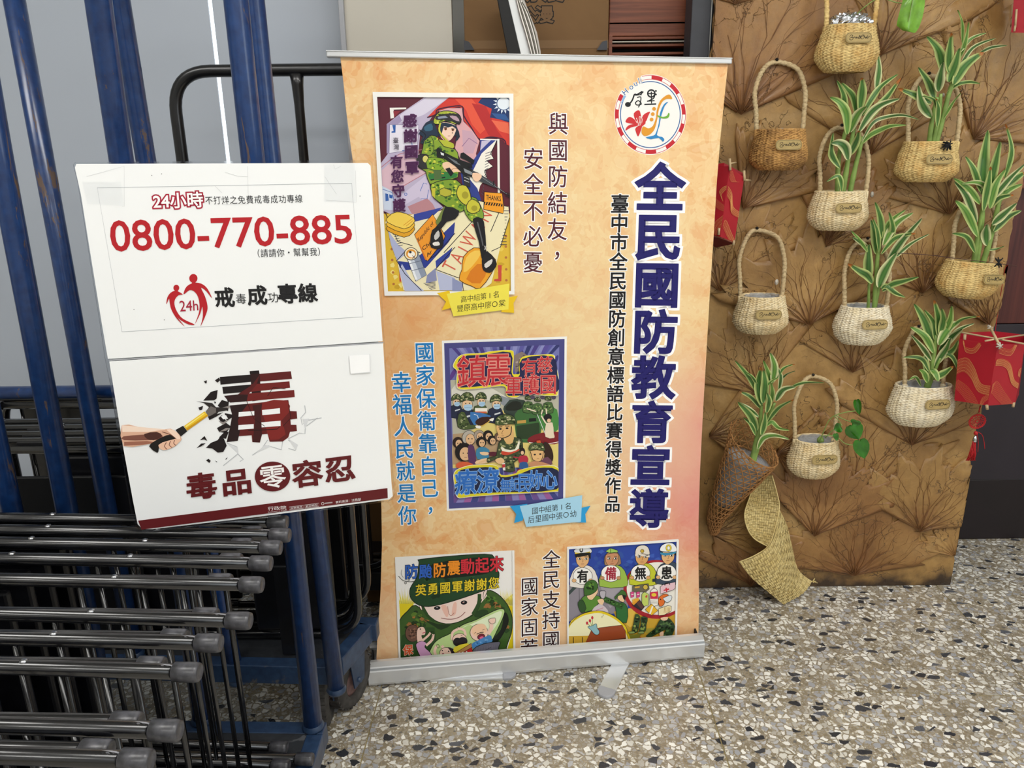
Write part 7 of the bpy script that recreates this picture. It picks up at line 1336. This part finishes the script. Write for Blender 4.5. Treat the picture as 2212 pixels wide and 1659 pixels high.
waves(l2, QA, (1500, 340), 3.77, [(60, 75), (285, 76), (214, 640), (15, 595)], [((G1, G2), [(225, 320), (205, 280), (240, 240), (280, 230)], (10, 30), 8), (('#d97a5a', G1), [(160, 380), (200, 420), (250, 440)], (-6, -60), 9), ((G1, G2), [(150, 600), (170, 530), (240, 470)], (30, 40), 9)])
waves(l2, QB, (1500, 340), 3.77, [(290, 80), (404, 168), (324, 688), (216, 645)], [((G1, G2), [(265, 230), (300, 290), (310, 400), (370, 450)], (-10, 60), 12), (('#d97a5a', G1), [(275, 110), (290, 190), (320, 200)], (30, 0), 7), ((G1, G2), [(225, 560), (250, 510), (290, 600), (320, 670)], (-20, 50), 9)])
for a, b, r in ((LP(287, 10, YB-.13), LP(292, 105, YB-.135), .003), (LP(404, 108, YB-.1), LP(408, 190, YB-.104), .003), (LP(400, 183, YB-.10), LP(457, 188, YB-.06), .0024), (LP(288, 50, YB-.132), LP(338, 42, YB-.10), .0018), (LP(202, 575, YB-.134), LP(197, 632, YB-.134), .003), (LP(322, 675, YB-.104), LP(316, 715, YB-.104), .003)): MB().tube([a, b], r, 8).build('bamboo_stick', 'bamboo_stick', l2)
l3 = empty('red_lantern', PY(2210, 30, YB-.1), 'sliver of a red paper lantern at the top right corner of the photo', 'lantern', 'red paper lanterns')
q0, q1, q2, q3 = PY(2193, -40, YB-.1), PY(2250, -40, YB-.13), PY(2245, 72, YB-.13), PY(2184, 70, YB-.1); panel(l3, [q0, q1, q2, q3])
panel(l3, [q1, PY(2300, -40, YB-.1), PY(2290, 66, YB-.1), q2]); panel(l3, [PY(2210, -40, YB-.03), q0, q3, PY(2200, 62, YB-.03)])
for a, b in ((PY(2196, 20, YB-.108), PY(2193, 60, YB-.108)), (PY(2193, 55, YB-.108), PY(2191, 68, YB-.108))): MB().tube([a, b], .0022, 8).build('bamboo_stick', 'bamboo_stick', l3)
# thin brown wire through the right-hand baskets, with its black tie
wr = empty('thin_wire', PY(2060, 560, YB-.115), 'thin brown wire running across to the tilted basket, tied with a black bow', 'wire')
W4 = lambda x, y, yy=YB-.118: PY(1800+x/4.148, 380+y/4.148, yy)
MB().tube(smooth_pts([W4(580, 693), W4(850, 708), W4(1090, 738), W4(1480, 785), W4(1645, 808)], 6), .0009, 6).build('wire', 'brown_wire', wr)
m = MB(); c = W4(1482, 775, YB-.121); r_ = random.Random(5)
for i in range(10): a = V((r_.uniform(-.010, .010), r_.uniform(-.002, .002), r_.uniform(-.012, .012))); m.tube([c-a, c, c+a], .0013, 5)
m.build('black_bow', 'black_yarn', wr)
MB().tube(smooth_pts([W4(1560, 800), W4(1535, 850, YB-.06), W4(1500, 1060, YB-.01), W4(1470, 1250, YB-.008), W4(1450, 1400, YB-.008)], 6), .0008, 5).build('red_thread', 'red_thread', wr)
# small gum blobs and foil scraps on the board
for x, y, s_ in ((1884, 420, 6), (1677, 610, 8), (2038, 205, 4)):
    p = PY(x, y, YB-.009); MB().lathe(p, [(.0, -.003), (.004*s_/6, -.001), (.0045*s_/6, .001), (0, .003)], 12, 'Y', sy=1.6).build('glue_blob', 'gum', board)
for (lx, ly), wh in zip(LAMPS, ('left rear', 'centre rear', 'right rear', 'left front', 'centre front', 'right front')):  # unseen panels, added as the room's light source
    t = empty('added_light_panel', (lx, ly, 2.9), 'white ceiling light panel added out of view overhead, %s of the room' % wh, 'lamp', 'added ceiling light panels')
    m = NT('lamp_glow%d' % len(MATS)) if 'lamp_face' not in MATS else None
    if m:
        MATS['lamp_face'] = m.m; m.set('#ffffff', .5, 0, Emission_Strength=5.); m.b.inputs['Emission Color'].default_value = (1, .98, .95, 1)
    box('lamp_housing', (lx, ly, 2.80), (1.24, .60, .20), 'white_trim', t)
    box('diffuser', (lx, ly, 2.69), (1.18, .54, .02), 'lamp_face', t, bevel=0)
